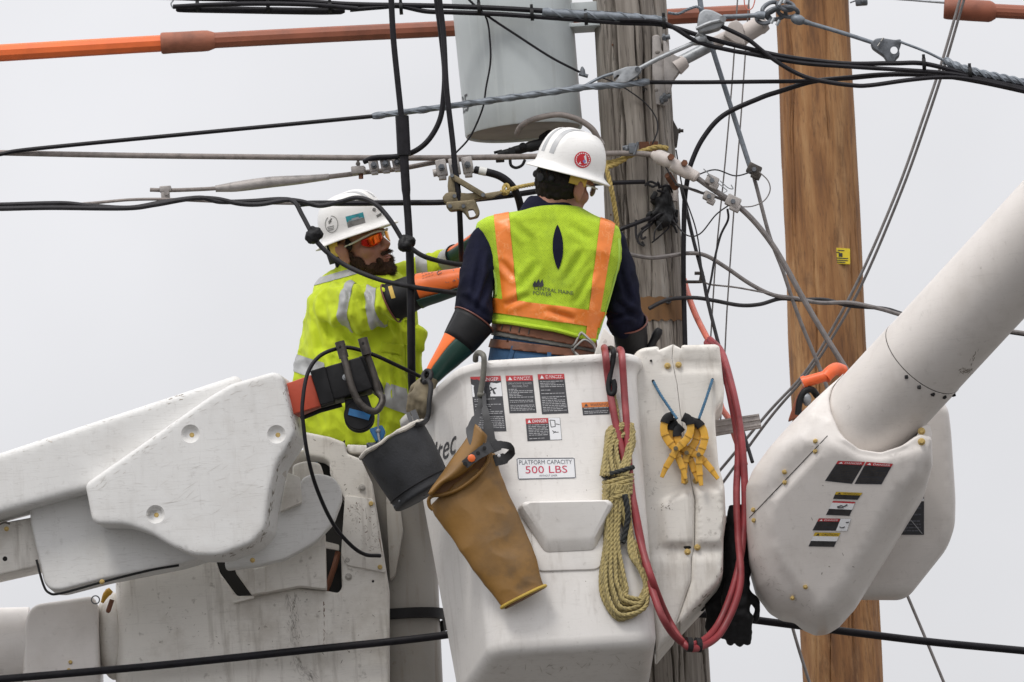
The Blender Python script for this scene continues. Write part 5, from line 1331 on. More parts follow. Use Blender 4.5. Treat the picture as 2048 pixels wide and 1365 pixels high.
for cx, cy, rx_, ry_, ang in ((1552, 28, 20, 11, -12), (1576, 24, 20, 10, 6), (1540, 16, 17, 9, -30), (1572, 12, 16, 8, 15), (1527, 38, 14, 9, 10)):
    ring = [V(cx + rx_ * math.cos(a) * math.cos(R(ang)) - ry_ * math.sin(a) * math.sin(R(ang)), cy + rx_ * math.cos(a) * math.sin(R(ang)) + ry_ * math.sin(a) * math.cos(R(ang)), .86 + .02 * math.sin(a + ang)) for a in [2 * math.pi * i / 24 for i in range(25)]]
    m = MB(); m.tube(ring, 4.6 * S, 8); m.build('shackle', MT['galvanized_dark'], gr_)
for x, y in ((1561, 6), (1570, 2), (1545, 42), (1556, 46)): m = MB(); m.cyl(V(x - 3, y + 5, .83), V(x + 3, y - 5, .83), 3.4 * S, None, 8); m.build('pin', MT['galvanized'], gr_)
m = MB(); m.tube(path([(1446, 34, .84), (1480, 33, .84), (1516, 31, .84), (1530, 32, .84)], 4), [5 * S] * 8 + [9 * S] * 5, 10); m.build('eye_bolt', MT['strand_grey'], gr_)

# stand-off bracket on the pole with its post insulator
sb = thing('standoff_bracket', 'pale metal stand-off bracket bolted to the right of the grey pole', 'bracket', V(1325, 215, .9))
bfz = pole_face(1322, 140, .01)
m = MB(); m.prism(rounded([(1304, 72), (1316, 69), (1322, 78), (1323, 100), (1340, 120), (1338, 150), (1333, 180), (1338, 200), (1330, 212), (1306, 208), (1304, 140)], 4), bfz - .012, bfz + .05, .003); m.build('plate', MT['alu_dull'], sb)
m = MB(); m.prism(rounded([(1326, 78), (1334, 84), (1340, 104), (1352, 112), (1374, 118), (1364, 136), (1346, 160), (1340, 186), (1332, 190), (1328, 150)], 5), bfz - .03, bfz + .03, .006); m.build('gusset', MT['alu_dull'], sb)
m = MB(); m.tube([V(1352, 136, bfz - .01), V(1369, 123, bfz - .01), V(1373, 121, bfz - .01)], [18 * S, 15 * S, 12 * S], 20); m.build('socket', MT['insulator_beige'], sb)
m = MB(); m.tube([V(1358, 125, bfz - .01), V(1402, 102, bfz - .01), V(1432, 86, bfz - .01)], 12 * S, 20); m.build('post', MT['galvanized'], sb)
m = MB(); m.tube([V(1424, 90, bfz - .01), V(1446, 78, bfz - .01), V(1478, 64, bfz - .01), (V(1486, 60, bfz - .01))], [14 * S, 13 * S, 15 * S, 16 * S], 14); m.prism(rounded([(1460, 44), (1474, 40), (1486, 50), (1490, 90), (1470, 86), (1446, 70)], 4), bfz - .05, bfz + .02, .006); m.build('clamp_head', MT['insulator_beige'], sb)
m = MB(); m.tube([V(1478, 76, bfz + .0), V(1514, 54, bfz), V(1520, 50, bfz), V(1532, 44, bfz)], [20 * S, 19 * S, 21 * S, 17 * S], 24); m.build('insulator', MT['insulator_beige'], sb)
m = MB(); m.tube([V(1523, 50, bfz - .02), V(1530, 46, bfz - .02)], [12 * S, 10 * S], 12); m.build('insulator_cap', MT['alu_dull'], sb)
for x, y in ((1332, 74), (1327, 198), (1333, 192)):
    m = MB(); m.cyl(V(x - 8, y + 3, bfz - .02), V(x + 8, y, bfz - .02), 5.5 * S, None, 10); m.cyl(V(x - 6, y + 3, bfz - .02), V(x - 1, y + 2, bfz - .02), 9 * S, None, 6); m.build('bolt', MT['galvanized_dark'], sb)
for x, y in ((1315, 105), (1312, 180)): m = MB(); m.ball(V(x, y, bfz - .012), (5 * S, .003, 4 * S)); m.build('slot', MT['tank_bottom'], sb)
# clevis clamp on the messenger
m = MB(); m.prism(rounded([(1398, 26), (1408, 18), (1424, 20), (1440, 28), (1449, 32), (1450, 44), (1440, 56), (1420, 62), (1398, 66), (1394, 50)], 5), .76, .82, .006); m.tube(path([(1392, 58, .76), (1420, 46, .75), (1448, 40, .76)], 4), 4 * S, 8); m.cyl(V(1446, 38, .74), V(1446, 38, .83), 7 * S, None, 8)
m.tube(path([(1396, 66, .79), (1408, 78, .8), (1420, 90, .82)], 4), 8 * S, 10)
tag(m.build('suspension_clamp', MT['galvanized']), 'grey cast clamp gripping the top bundle right of the pole', 'clamp')
cable('guy_strand', 'grey strand rising from the cast clamp to the top edge', [(1410, 40, .84), (1403, 20, .84), (1396, -30, .84)], 5.5, 'strand_grey', 'guy wire')
m = MB(); pth = path([(1336, 26, .82), (1356, 28, .82), (1374, 20, .82), (1392, 14, .82), (1402, 18, .82)], 6); rope(m, pth, 3 * S); tag(m.build('tail_wire', MT['strand_grey']), 'short twisted grey wire tail beside the cast clamp', 'wire')

# second messenger with the long spiral grip, thimble and rod
cable('messenger_cable', 'dark line rising from the left edge to the spiral grip', [(-80, 322, .78), (0, 309, .78), (70, 298, .78), (400, 266, .78), (745, 233, .78), (800, 226, .78)], 4.4, 'cable_black')
m = MB(); pth = path([(745, 233, .78), (860, 218, .78), (1000, 199, .77), (1100, 185, .76), (1170, 175, .76), (1240, 170, .78), (1298, 164, .80)], 10)
m.tube(pth, 6.4 * S, 8); wound(m, pth, 4.8 * S, 2, 3.3 * S, .15); tag(m.build('spiral_grip', MT['strand_grey'], sharp=60), 'long grey spiral grip in front of the transformer', 'cable grip')
th = thing('thimble', 'grey thimble and rod joining the spiral grip to the stand-off', 'guy hardware', V(1260, 170, .8))
m = MB(); m.tube(path([(1170, 172, .78), (1200, 156, .78), (1230, 146, .78), (1262, 138, .78), (1280, 140, .78), (1270, 152, .78), (1245, 164, .78), (1200, 170, .78)], 6), 3.2 * S, 8); m.build('strand_eye', MT['strand_grey'], th)
m = MB(); m.prism(rounded([(1226, 144), (1252, 134), (1276, 132), (1284, 140), (1274, 152), (1252, 166), (1228, 166), (1236, 156), (1240, 150), (1234, 150), (1228, 158)], 4), .77, .81, .004); m.build('clevis', MT['galvanized'], th)
m = MB(); m.tube(path([(1278, 138, .8), (1320, 116, .8), (1370, 94, .8), (1392, 84, .8), (1410, 74, .8)], 5), [5 * S] * 14 + [7 * S, 9 * S, 11 * S, 12 * S, 12 * S, 11 * S, 10 * S], 10); m.build('rod', MT['galvanized'], th)
m = MB(); m.cyl(V(1275, 139, .75), V(1275, 139, .83), 5.5 * S, None, 10); m.build('pin', MT['galvanized_dark'], th)
cable('jumper_wire', 'thin black wire slanting down across the transformer face', [(930, -12, .82), (942, 4, .81), (975, 32, .81), (1032, 70, .81), (1102, 115, .81), (1162, 146, .82)], 2.6, 'cable_black', 'wire')
m = MB(); m.tube([V(1166, 152, .81), V(1165, 140, .81), V(1164, 134, .81)], [6 * S, 5 * S, 2 * S], 10); m.cyl(V(1158, 148, .81), V(1176, 153, .81), 4 * S); tag(m.build('split_bolt', MT['galvanized_dark']), 'small split bolt at the lower end of the slanting wire', 'connector')
cable('tie_wire', 'thin black wire sagging down the transformer face to the vertical cable', [(968, 26, .8), (975, 44, .81), (979, 70, .81), (981, 123, .81), (972, 176, .81), (965, 218, .80), (940, 274, .80), (910, 308, .79)], 2.0, 'cable_black', 'wire')
cable('ground_wire', 'thin dark wire curling down the face of the grey pole', [(1205, 156, .84), (1230, 166, .86), (1258, 182, .90), (1292, 208, .915), (1312, 236, .915), (1315, 262, .91), (1305, 288, .90)], 1.5, 'cable_dark', 'wire')

# verticals at left of the transformer
va = thing('drop_cable', 'black vertical cable with a thick heat shrink sleeve, in front of the bearded man', 'cable', V(822, 750, .6))
m = MB(); m.tube(path([(782, -30, .66), (783, 10, .66), (787, 80, .66), (795, 160, .66), (803, 236, .66)], 6), 6.2 * S, 10); m.build('upper_run', MT['cable_black'], va)
m = MB(); m.tube(path([(804, 233, .66), (806, 270, .66), (808, 312, .66)], 6), 14 * S, 16); m.build('shrink_sleeve', MT['cable_black'], va)
m = MB()
for k in range(9): m.ball(V(793 + k * .6, 240 + k * 8, .66), (2.2 * S, .006, 3 * S), n=6, m=4)
m.build('sleeve_rail', MT['cable_black'], va)
m = MB(); m.tube(path([(808, 312, .66), (812, 380, .66), (817, 450, .66), (820, 520, .66), (822, 620, .66), (823, 740, .70), (826, 800, .78)], 6), [9.5 * S] * 7 + [8 * S] * 8 + [8.6 * S] * 22, 12); m.build('lower_run', MT['cable_black'], va)
cable('drop_cable', 'black cable falling from the top edge and sweeping left to the gang connector', [(872, -30, .70), (873, 0, .70), (882, 70, .70), (889, 141, .70), (887, 193, .70), (880, 239, .70), (859, 278, .70), (831, 302, .70), (796, 313, .70), (750, 316, .72), (728, 324, .74)], 5.6, 'cable_black', n=10)
cable('drop_cable', 'black cable falling straight from the top edge through the wire grip', [(877, -30, .68), (879, 0, .68), (887, 70, .68), (893, 176, .66), (905, 281, .66), (910, 334, .66), (917, 387, .66), (920, 440, .68), (922, 490, .72), (923, 520, .78)], 5.8, 'cable_black', n=10)

# grey line over the men, gang connectors, splice sleeve
cable('bare_conductor', 'thick grey line running level behind the helmet to the grey pole', [(-80, 303, .80), (0, 306, .80), (300, 312, .80), (700, 316, .78), (900, 316, .78), (1080, 313, .80), (1205, 308, .84), (1270, 307, .85), (1312, 311, .84)], 6.2, 'cable_aged', n=10)
ss = thing('splice_sleeve', 'long tapered grey splice sleeve on the line left of the helmet', 'splice', V(540, 390, .82))
m = MB(); m.tube(path([(431, 378, .82), (470, 374, .82), (540, 365, .82), (600, 360, .82), (658, 354, .82)], 6), [7 * S, 7.4 * S, 8 * S, 8.6 * S, 9.2 * S, 10 * S, 10.6 * S, 11 * S, 11.3 * S, 11.5 * S, 11.6 * S, 11.6 * S, 11.5 * S, 11.3 * S, 11 * S, 10.6 * S, 10.2 * S, 9.8 * S, 9.3 * S, 8.8 * S, 8.2 * S, 7.8 * S, 7.3 * S, 7 * S, 6.8 * S], 18); m.build('sleeve', MT['alu_dull'], ss)
m = MB(); m.tube(path([(300, 380, .82), (340, 381, .82), (400, 379, .82), (436, 377, .82)], 5), 4.4 * S, 10); m.build('rod', MT['cable_aged'], ss)
m = MB(); m.tube(path([(650, 355, .82), (700, 349, .82), (730, 345, .82), (800, 338, .82), (870, 325, .8), (930, 318, .79)], 5), 5.4 * S, 10); m.build('rod', MT['cable_aged'], ss)
m = MB(); m.box(V(331, 379, .82), (24 * S, .03, 12 * S), bevel=.003); m.box(V(331, 391, .82), (18 * S, .026, 24 * S), bevel=.003); m.cyl(V(333, 385, .78), V(333, 385, .86), 6 * S, None, 6); m.build('parallel_clamp', MT['alu_dull'], ss)
def gang(label, x0, y0, x1, y1, n, h, d, mm='alu_dull'):
    t = thing('gang_connector', label, 'connector', V((x0 + x1) / 2, max(y0, y1) + h, d))
    for k in range(n):
        x = x0 + (x1 - x0) * (k + .5) / n; y = y0 + (y1 - y0) * (k + .5) / n
        m = MB(); w = (x1 - x0) / n * .86
        m.box(V(x, y, d), (w * S, .034, h * S), Matrix.Rotation(-math.atan2(y1 - y0, x1 - x0) * -1, 3, 'Y'), .004); m.box(V(x + w * .1, y + h * .55, d), (w * .7 * S, .026, h * .3 * S), bevel=.002); b_ = m.build('block', MT[mm], t)
        m = MB(); p = V(x, y - 1, d - .018); m.cyl(p, p - Vector((0, .012, 0)), 7 * S, None, 6); m.cyl(p - Vector((0, .01, 0)), p - Vector((0, .024, 0)), 3.6 * S, None, 8); m.build('bolt', MT['galvanized_dark'], b_)
    return t
gang('three bolt grey connector hanging under the grey line, left of the vertical cable', 736, 334, 806, 325, 3, 25, .74)
g2 = gang('two bolt grey connector above the wire grip', 870, 338, 948, 330, 3, 34, .72)
m = MB(); m.cyl(V(866, 347, .72), V(876, 345, .72), 8 * S); m.build('stub', MT['alu_dull'], g2)
m = MB(); m.tube([V(948, 340, .72), V(957, 342, .72)], 7 * S, 12); m.build('lug', MT['cable_black'], g2)
hc = thing('hot_clamp', 'small rusty bolted clamp on the line above the bearded man', 'clamp', V(720, 360, .8))
m = MB(); m.box(V(716, 341, .80), (28 * S, .03, 16 * S), bevel=.004); m.cyl(V(716, 322, .80), V(718, 340, .80), 3 * S); m.ball(V(716, 328, .8), 5 * S); m.cyl(V(704, 346, .8), V(732, 340, .8), 7 * S); m.build('body', MT['alu_dull'], hc)
m = MB(); m.cyl(V(722, 348, .8), V(722, 358, .8), 5 * S, None, 6); m.build('bolt', MT['rust'], hc)
jc = thing('jumper_cable', 'thick black jumper with a white tape band, bending down behind the helmet', 'cable', V(1040, 425, .72))
m = MB(); m.tube(path([(950, 340, .72), (975, 345, .72), (1000, 353, .73), (1020, 368, .74), (1035, 392, .76), (1044, 430, .8), (1048, 470, .85)], 7), 8 * S, 14); m.build('run', MT['cable_black'], jc)
m = MB(); m.tube(path([(958, 341.5, .72), (966, 343, .72), (973, 344.6, .72)], 3), 8.7 * S, 14); m.build('white_tape', MT['tape_white'], jc)

# twisted service drop at left, with the two taped taps in front of the bearded man
cable('service_cable', 'lower black conductor of the twisted drop at the left edge', [(-80, 418, .70), (0, 418, .70), (100, 416, .70), (250, 417, .70), (310, 410, .70), (380, 398, .70), (430, 398, .70), (480, 408, .70), (520, 409, .70), (570, 401, .69), (600, 403, .69), (640, 412, .69), (680, 404, .66), (715, 396, .64), (750, 408, .62), (780, 440, .60), (806, 482, .60)], 5.0, 'cable_dark')
cable('service_cable', 'upper black conductor of the twisted drop at the left edge', [(-80, 410, .72), (0, 410, .72), (120, 407, .72), (180, 412, .72), (260, 416, .72), (330, 404, .72), (400, 396, .70), (440, 404, .70), (500, 403, .72), (560, 399, .70), (588, 404, .68), (604, 430, .66), (622, 464, .64)], 5.0, 'cable_dark')
cable('service_neutral', 'thin grey neutral of the twisted drop at the left edge', [(-80, 414, .74), (100, 412, .74), (180, 407, .74), (260, 400, .74), (330, 399, .74), (400, 402, .74), (500, 406, .74), (640, 408, .74)], 3.2, 'cable_aged')
cable('service_cable', 'straight black conductor running to the wire grip behind the vertical cable', [(600, 409, .74), (625, 407, .74), (700, 407, .74), (800, 406, .74), (890, 405, .73), (960, 398, .74), (1020, 391, .78), (1080, 382, .86)], 6.0, 'cable_black')
for lab, x, y, pts in (('left taped splice in front of the white helmet', 628, 470, [(622, 462, .64), (634, 484, .64), (660, 510, .64), (700, 536, .63), (760, 560, .62), (830, 575, .64), (915, 587, .70)]), ('right taped splice beside the vertical cable', 813, 486, [(808, 480, .60), (824, 498, .60), (850, 514, .61), (890, 525, .66), (935, 532, .74)])):
    t = thing('taped_tap', lab, 'cable splice', V(x, y + 14, .63))
    m = MB(); m.tube(path(pts, 7), 5.0 * S, 10); m.build('tail', MT['cable_dark'], t)
    me = remesh(MB().box(V(x, y, pts[0][2]), (28 * S, .03, 30 * S), Matrix.Rotation(R(25), 3, 'Y'), .008).ball(V(x - 4, y + 4, pts[0][2]), 15 * S).ball(V(x + 6, y - 2, pts[0][2]), 13 * S), .004, 2)
    ndisp(me, lambda p, n: .004 * noise.noise(p * 55) + .002 * noise.noise(p * 120)); link_mesh('tape', me, MT['tape_black'], t, sharp=35)

# bronze wire grip
wg = thing('wire_grip', 'bronze come-along wire grip clamped on the line between the men', 'wire grip', V(930, 435, .66))
m = MB(); m.prism(rounded([(884, 396), (892, 386), (905, 384), (935, 387), (958, 385), (975, 394), (940, 402), (890, 405)], 4), .655, .69, .004); m.build('upper_jaw', MT['bronze'], wg)
m = MB(); m.prism(rounded([(892, 404), (940, 400), (950, 398), (960, 424), (956, 434), (938, 438), (928, 424), (920, 420), (900, 422), (892, 412)], 4), .65, .685, .004)
cut = MB(); cut.prism(rounded([(935, 415), (946, 413), (952, 424), (949, 429), (939, 431)], 3), .6, .75); link_mesh('lower_jaw', cut_holes(m, cut), MT['bronze'], wg, sharp=40)
m = MB(); m.prism(rounded([(897, 352), (906, 349), (914, 362), (911, 390), (897, 390), (895, 372)], 3), .66, .68, .003); m.build('lever', MT['bronze'], wg)
m = MB(); m.prism(rounded([(902, 348), (908, 349), (970, 386), (972, 396), (962, 394), (902, 358)], 3), .64, .655, .003); m.build('link_arm', MT['bronze'], wg)
m = MB(); m.prism(rounded([(955, 390), (975, 386), (1000, 382), (1006, 386), (985, 396), (960, 400)], 3), .66, .675, .002); m.build('bail', MT['bronze'], wg)
for x, y, d in ((904, 352, .64), (909, 393, .655), (966, 391, .64), (927, 413, .65), (900, 413, .65)): m = MB(); p = V(x, y, d); m.cyl(p + Vector((0, .004, 0)), p - Vector((0, .008, 0)), 4 * S, None, 12); m.build('rivet', MT['galvanized_dark'], wg)
m = MB(); rope(m, path([(1000, 384, .67), (1012, 388, .68), (1018, 376, .68), (1010, 370, .68), (1008, 386, .67), (1025, 378, .7), (1050, 372, .74), (1085, 366, .82)], 6), 4.2 * S); tag(m.build('tie_rope', MT['rope_yellow'], sharp=60), 'short yellow rope tying the wire grip back behind the helmet', 'rope')

# lines and fittings on the face of the grey pole
yr = thing('pole_rope', 'yellow rope tied round the grey pole and hanging behind the helmet', 'rope', V(1235, 460, .9))
m = MB(); rope(m, path([(1206, 322, .82), (1212, 336, .80), (1219, 362, .80), (1225, 390, .80), (1231, 425, .82), (1237, 470, .84)], 7), 5 * S); m.build('tail', MT['rope_yellow'], yr, sharp=60)
m = MB()
rope(m, path([(1203, 318, .9), (1215, 326, .86), (1235, 322, .87), (1255, 314, .88), (1285, 303, .89), (1312, 295, .90), (1335, 297, .92)], 6), 5.4 * S)
rope(m, path([(1202, 326, .92), (1212, 334, .85), (1228, 330, .86), (1250, 318, .87)], 6), 5.4 * S); m.build('knot', MT['rope_yellow'], yr, sharp=60)
m = MB(); m.ball(V(1254, 300, .86), (9 * S, .02, 9 * S)); m.box(V(1264, 298, .85), (14 * S, .03, 22 * S), bevel=.004); m.cyl(V(1245, 296, .85), V(1275, 290, .85), 4 * S); m.cyl(V(1268, 310, .84), V(1276, 285, .84), 3 * S); tag(m.build('tie_clamp', MT['galvanized_dark']), 'small grey clamp on the grey line at the pole face', 'clamp')
cc = thing('compression_connector', 'stubby pinkish grey connector with rusty bolts right of the pole', 'connector', V(1350, 360, .8))
m = MB(); m.tube(path([(1304, 309, .82), (1322, 316, .81), (1344, 326, .80), (1352, 333, .80), (1372, 344, .80), (1388, 352, .80), (1396, 357, .80)], 4), [7 * S, 9 * S, 13 * S] + [15 * S] * 5 + [12 * S] * 2 + [14 * S] * 8 + [12 * S] * 3 + [12 * S, 12 * S, 10 * S, 7 * S], 16); m.build('barrel', MT['insulator_beige'], cc)
for x, y in ((1341, 316), (1368, 328)): m = MB(); p = V(x, y, .785); m.cyl(p, p - Vector((-.002, .02, 0)), 7 * S, None, 6); m.build('bolt', MT['rust'], cc)
m = MB(); m.cyl(V(1336, 350, .82), V(1352, 376, .86), 8 * S); m.build('spur', MT['rust'], cc)
cable('conductor', 'thick grey conductor slanting down right from the pole connector to the boom', [(1392, 355), (1430, 382), (1475, 412), (1510, 445), (1545, 490), (1575, 540), (1605, 595), (1640, 655), (1690, 735), (1730, 800)], 5.8, 'cable_grey', d=.80)
cable('jumper_wire', 'short dark wire joining the two line clamps right of the pole', [(1350, 368), (1372, 375), (1400, 385), (1430, 394), (1470, 410), (1490, 425)], 3.0, 'cable_grey', 'wire', d=.82)
def split(label, x, y, d, s_=1.0, mm='alu_dull'):
    t = thing('line_clamp', label, 'clamp', V(x, y + 14, d))
    m = MB(); m.box(V(x, y, d), (26 * S * s_, .03, 20 * S * s_), Matrix.Rotation(R(30), 3, 'Y'), .004); m.box(V(x + 4, y + 10 * s_, d), (18 * S * s_, .026, 14 * S * s_), Matrix.Rotation(R(30), 3, 'Y'), .003); m.build('body', MT[mm], t)
    m = MB(); m.cyl(V(x - 8, y - 12 * s_, d), V(x + 6, y + 14 * s_, d), 3 * S, None, 8); p = V(x, y, d - .015); m.cyl(p, p - Vector((0, .014, 0)), 5 * S, None, 6); m.build('bolt', MT['galvanized_dark'], t)
split('upper small clamp on the slanting grey conductor', 1424, 362, .79, 1.0); split('lower small clamp under the slanting conductor', 1418, 394, .81, .9); split('grey clamp where the short wire meets the conductor', 1466, 404, .78, 1.15)
for lab, pts in (('straight loose wire end above the upper line clamp', [(1407, 338), (1415, 346), (1424, 356)]), ('curled loose wire end right of the upper line clamp', [(1436, 366), (1448, 376), (1454, 382), (1446, 386)]), ('hooked loose wire end over the grey conductor', [(1440, 362), (1456, 376), (1466, 378), (1462, 370)])):
    m = MB(); m.tube(path([(x, y, .77) for x, y in pts], 4), 1.2 * S, 5); tag(m.build('wire_end', MT['galvanized']), lab, 'wire')
# black taped splices on the pole
bs_ = thing('service_splice', 'clump of black taped splices on the face of the grey pole', 'cable splice', V(1325, 470, .85))
rnd = random.Random(31)
mb = MB()
pf = lambda x, y, o: V(x, y, pole_face(x, y, o))
mb.tube([pf(1335, 372, .03), pf(1325, 405, .035), pf(1315, 425, .03)], [.013, .017, .014], 10); mb.tube([pf(1330, 378, .02), pf(1340, 420, .03), pf(1335, 445, .03)], [.014, .02, .016], 10)
mb.tube([pf(1295, 440, .03), pf(1312, 425, .035), pf(1330, 420, .03)], [.010, .014, .014], 10); mb.ball(pf(1325, 440, .03), (.03, .03, .03)); mb.ball(pf(1312, 402, .025), (.02, .02, .016)); mb.ball(pf(1346, 440, .02), (.018, .02, .02))
me = remesh(mb, .0045, 2); ndisp(me, lambda p, n: .004 * noise.noise(p * 50)); link_mesh('tape', me, MT['tape_black'], bs_, sharp=40)
m = MB(); m.tube([pf(1345, 362, .04), pf(1348, 385, .045), pf(1347, 403, .04)], [9 * S, 10 * S, 8 * S], 14); m.build('cap', MT['insulator_beige'], bs_)
for pts in ([(1290, 372), (1300, 364), (1312, 368), (1322, 374)], [(1292, 366), (1306, 374), (1316, 366)], [(1320, 430), (1300, 452), (1284, 466), (1284, 478), (1292, 474)], [(1304, 440), (1278, 470), (1276, 484), (1288, 492), (1284, 484)], [(1338, 445), (1348, 452), (1354, 466)], [(1345, 440), (1352, 436), (1350, 450)], [(1272, 440), (1272, 470), (1278, 488)]):
    m = MB(); m.tube(catmull([pf(x, y, .025) for x, y in pts], 5), 2.6 * S, 6); m.build('wire_tail', MT['cable_dark'], bs_)
rnd = random.Random(17)
for k in range(10):
    x0, y0 = rnd.uniform(1298, 1348), rnd.uniform(372, 455)
    pts = [(x0, y0)]
    for _ in range(3): pts.append((pts[-1][0] + rnd.uniform(-20, 16), pts[-1][1] + rnd.uniform(-16, 22)))
    m = MB(); m.tube(catmull([pf(min(x, 1366), y, .03 + rnd.uniform(0, .03)) for x, y in pts], 5), rnd.uniform(1.6, 3.4) * S, 6); m.build('wire_tail', MT['cable_black'], bs_)
for x, y, w_ in ((1308, 392, 10), (1338, 402, 12), (1352, 428, 9), (1318, 452, 11), (1298, 430, 8)):
    m = MB(); m.box(pf(x, y, .035), (w_ * S, .03, w_ * 1.8 * S), Matrix.Rotation(rnd.uniform(-.7, .7), 3, 'Y'), .004); m.build('split_connector', MT['rubber_black'], bs_)
cable('service_cable', 'black conductor passing behind the helmet to the splices on the pole', [(1080, 383, .86), (1130, 376, .86), (1180, 369, .85), (1230, 366, .85), (1290, 364, .87)], 4.6, 'cable_black')
cable('service_cable', 'short black conductor from the vest shoulder up to the pole splices', [(1225, 470, .84), (1244, 458, .83), (1270, 448, .84), (1300, 436, .86)], 4.4, 'cable_black')
# right of the pole
for lab, pts in (('thin stray wire sagging from the pole splices to the slanting conductor', [(1345, 440), (1372, 470), (1400, 468), (1432, 430), (1462, 408)]), ('thin stray wire from the pole bolt down to the pole step', [(1352, 300), (1366, 380), (1392, 460), (1404, 540)]), ('thin stray wire crossing from the connector to the strand clamp', [(1390, 352), (1430, 340), (1470, 352), (1504, 344)]), ('thin stray wire looping below the pinkish connector', [(1330, 332), (1356, 372), (1392, 380), (1420, 396)])):
    cable('stray_wire', lab, pts, 1.5, 'cable_dark', 'wire', d=.80)
cable('guy_strand', 'blue grey strand slanting from the stand-off to a clamp', [(1420, 80), (1428, 108), (1462, 215), (1488, 297), (1500, 334)], 5.2, 'strand_grey', 'guy wire', d=.90)
cable('guy_strand', 'dark strand slanting on from the clamp down behind the right boom', [(1500, 330, .9), (1512, 370, .9), (1539, 472, .9), (1565, 540, .9), (1585, 600, .9), (1606, 656, .9), (1631, 716, .9), (1660, 790, .9)], 4.0, 'cable_grey', 'guy wire')
split('dark clamp on the slanting strand left of the brown pole', 1508, 340, .88, 1.1, 'steel_dark')
cable('tie_wire', 'thin looped wire between the strand clamp and the conductor clamp', [(1518, 344), (1536, 362), (1540, 382), (1528, 402), (1504, 413), (1474, 414)], 1.3, 'cable_grey', 'wire', d=.84)
cable('pull_line', 'left of the two thin vertical lines between the poles', [(1478, -40), (1475, 0), (1465, 154), (1450, 328), (1432, 513), (1421, 682), (1412, 800)], 1.6, 'cable_grey', 'line', d=1.3, group='thin vertical lines')
cable('pull_line', 'right of the two thin vertical lines between the poles', [(1502, -40), (1498, 0), (1483, 220), (1470, 390), (1455, 605), (1449, 720), (1440, 860)], 1.6, 'cable_grey', 'line', d=1.3, group='thin vertical lines')
cable('pull_line', 'small red wire loop at the top edge between the poles', [(1489, -20), (1489, 8), (1496, 20), (1506, 14), (1512, -10)], 1.2, 'hose_pink', 'wire', d=1.2)
cable('guy_strand', 'dark strand running down right beside the grey pole behind the cover', [(1362, 372, .95), (1386, 477, .92), (1406, 554, .9), (1416, 605, .88), (1440, 700, .84), (1462, 780, .78), (1482, 850, .7), (1505, 925, .62)], 3.8, 'cable_dark', 'guy wire')
cable('ground_wire', 'thin wire hanging from the conductor clamp down to the pole step', [(1455, 418), (1456, 440), (1441, 472), (1429, 520), (1422, 560), (1414, 592)], 2.4, 'cable_dark', 'wire', d=.86)
cable('service_cable', 'upper grey cable leaving the pole at the vest and twisting to the right', [(1236, 500, .84), (1256, 508, .86), (1300, 516, .87), (1340, 512, .89), (1375, 507, .90), (1410, 511, .9), (1450, 534, .9), (1500, 568, .9), (1545, 590, .9), (1590, 597, .9), (1640, 606, .9), (1700, 606, .9), (1760, 618, .9), (1830, 636, .9), (2000, 660, .9), (2150, 680, .9)], 4.4, 'cable_grey')
cable('service_cable', 'lower dark cable leaving the pole scar and twisting to the right', [(1298, 618, .86), (1320, 606, .87), (1345, 598, .88), (1390, 596, .9), (1430, 602, .9), (1480, 611, .9), (1520, 609, .9), (1560, 598, .91), (1600, 600, .91), (1650, 600, .91), (1700, 612, .91), (1770, 618, .91), (1830, 634, .91), (2000, 662, .91), (2150, 684, .91)], 4.2, 'cable_dark')
m = MB(); rope(m, path([(1410, 566, .88), (1424, 570, .88), (1470, 575, .88), (1520, 584, .89), (1560, 592, .9)], 8), 1.9 * S); tag(m.build('neutral_wire', MT['cable_grey']), 'thin twisted wire from the pole step to the right hand drop', 'wire')
cable('guy_strand', 'left of two parallel grey lines crossing from top right to the control cover', [(1934, -40), (1920, 0), (1885, 120), (1845, 240), (1795, 380), (1724, 545), (1659, 668), (1608, 748), (1537, 825), (1446, 934), (1400, 985)], 3.1, 'cable_grey', 'guy wire', d=1.4, group='parallel grey lines')
cable('guy_strand', 'right of two parallel grey lines crossing from top right to the control cover', [(1942, -40), (1928, 0), (1893, 120), (1854, 240), (1804, 380), (1728, 560), (1664, 676), (1612, 752), (1541, 835), (1450, 960), (1400, 1030)], 3.0, 'cable_grey', 'guy wire', d=1.42, group='parallel grey lines')
cable('guy_strand', 'thin dark line below the left side of the right boom', [(1560, 1160), (1574, 1215), (1598, 1300), (1630, 1400)], 3.4, 'cable_grey', 'guy wire', d=1.4)
cable('guy_strand', 'thin dark line slanting down right below the rear elbow cover', [(1790, 1130), (1812, 1185), (1850, 1275), (1900, 1395)], 3.2, 'cable_grey', 'guy wire', d=1.4)
cable('trunk_cable', 'thick black cable crossing the bottom of the picture behind the near bucket', [(-120, 1370, .80), (0, 1359, .80), (300, 1333, .80), (600, 1302, .80), (865, 1274, .80), (1100, 1238, .80), (1250, 1222, .80), (1400, 1228, .82), (1600, 1252, .85), (1850, 1283, .9), (2048, 1302, .95), (2180, 1316, .95)], 8.0, 'cable_black', n=12)
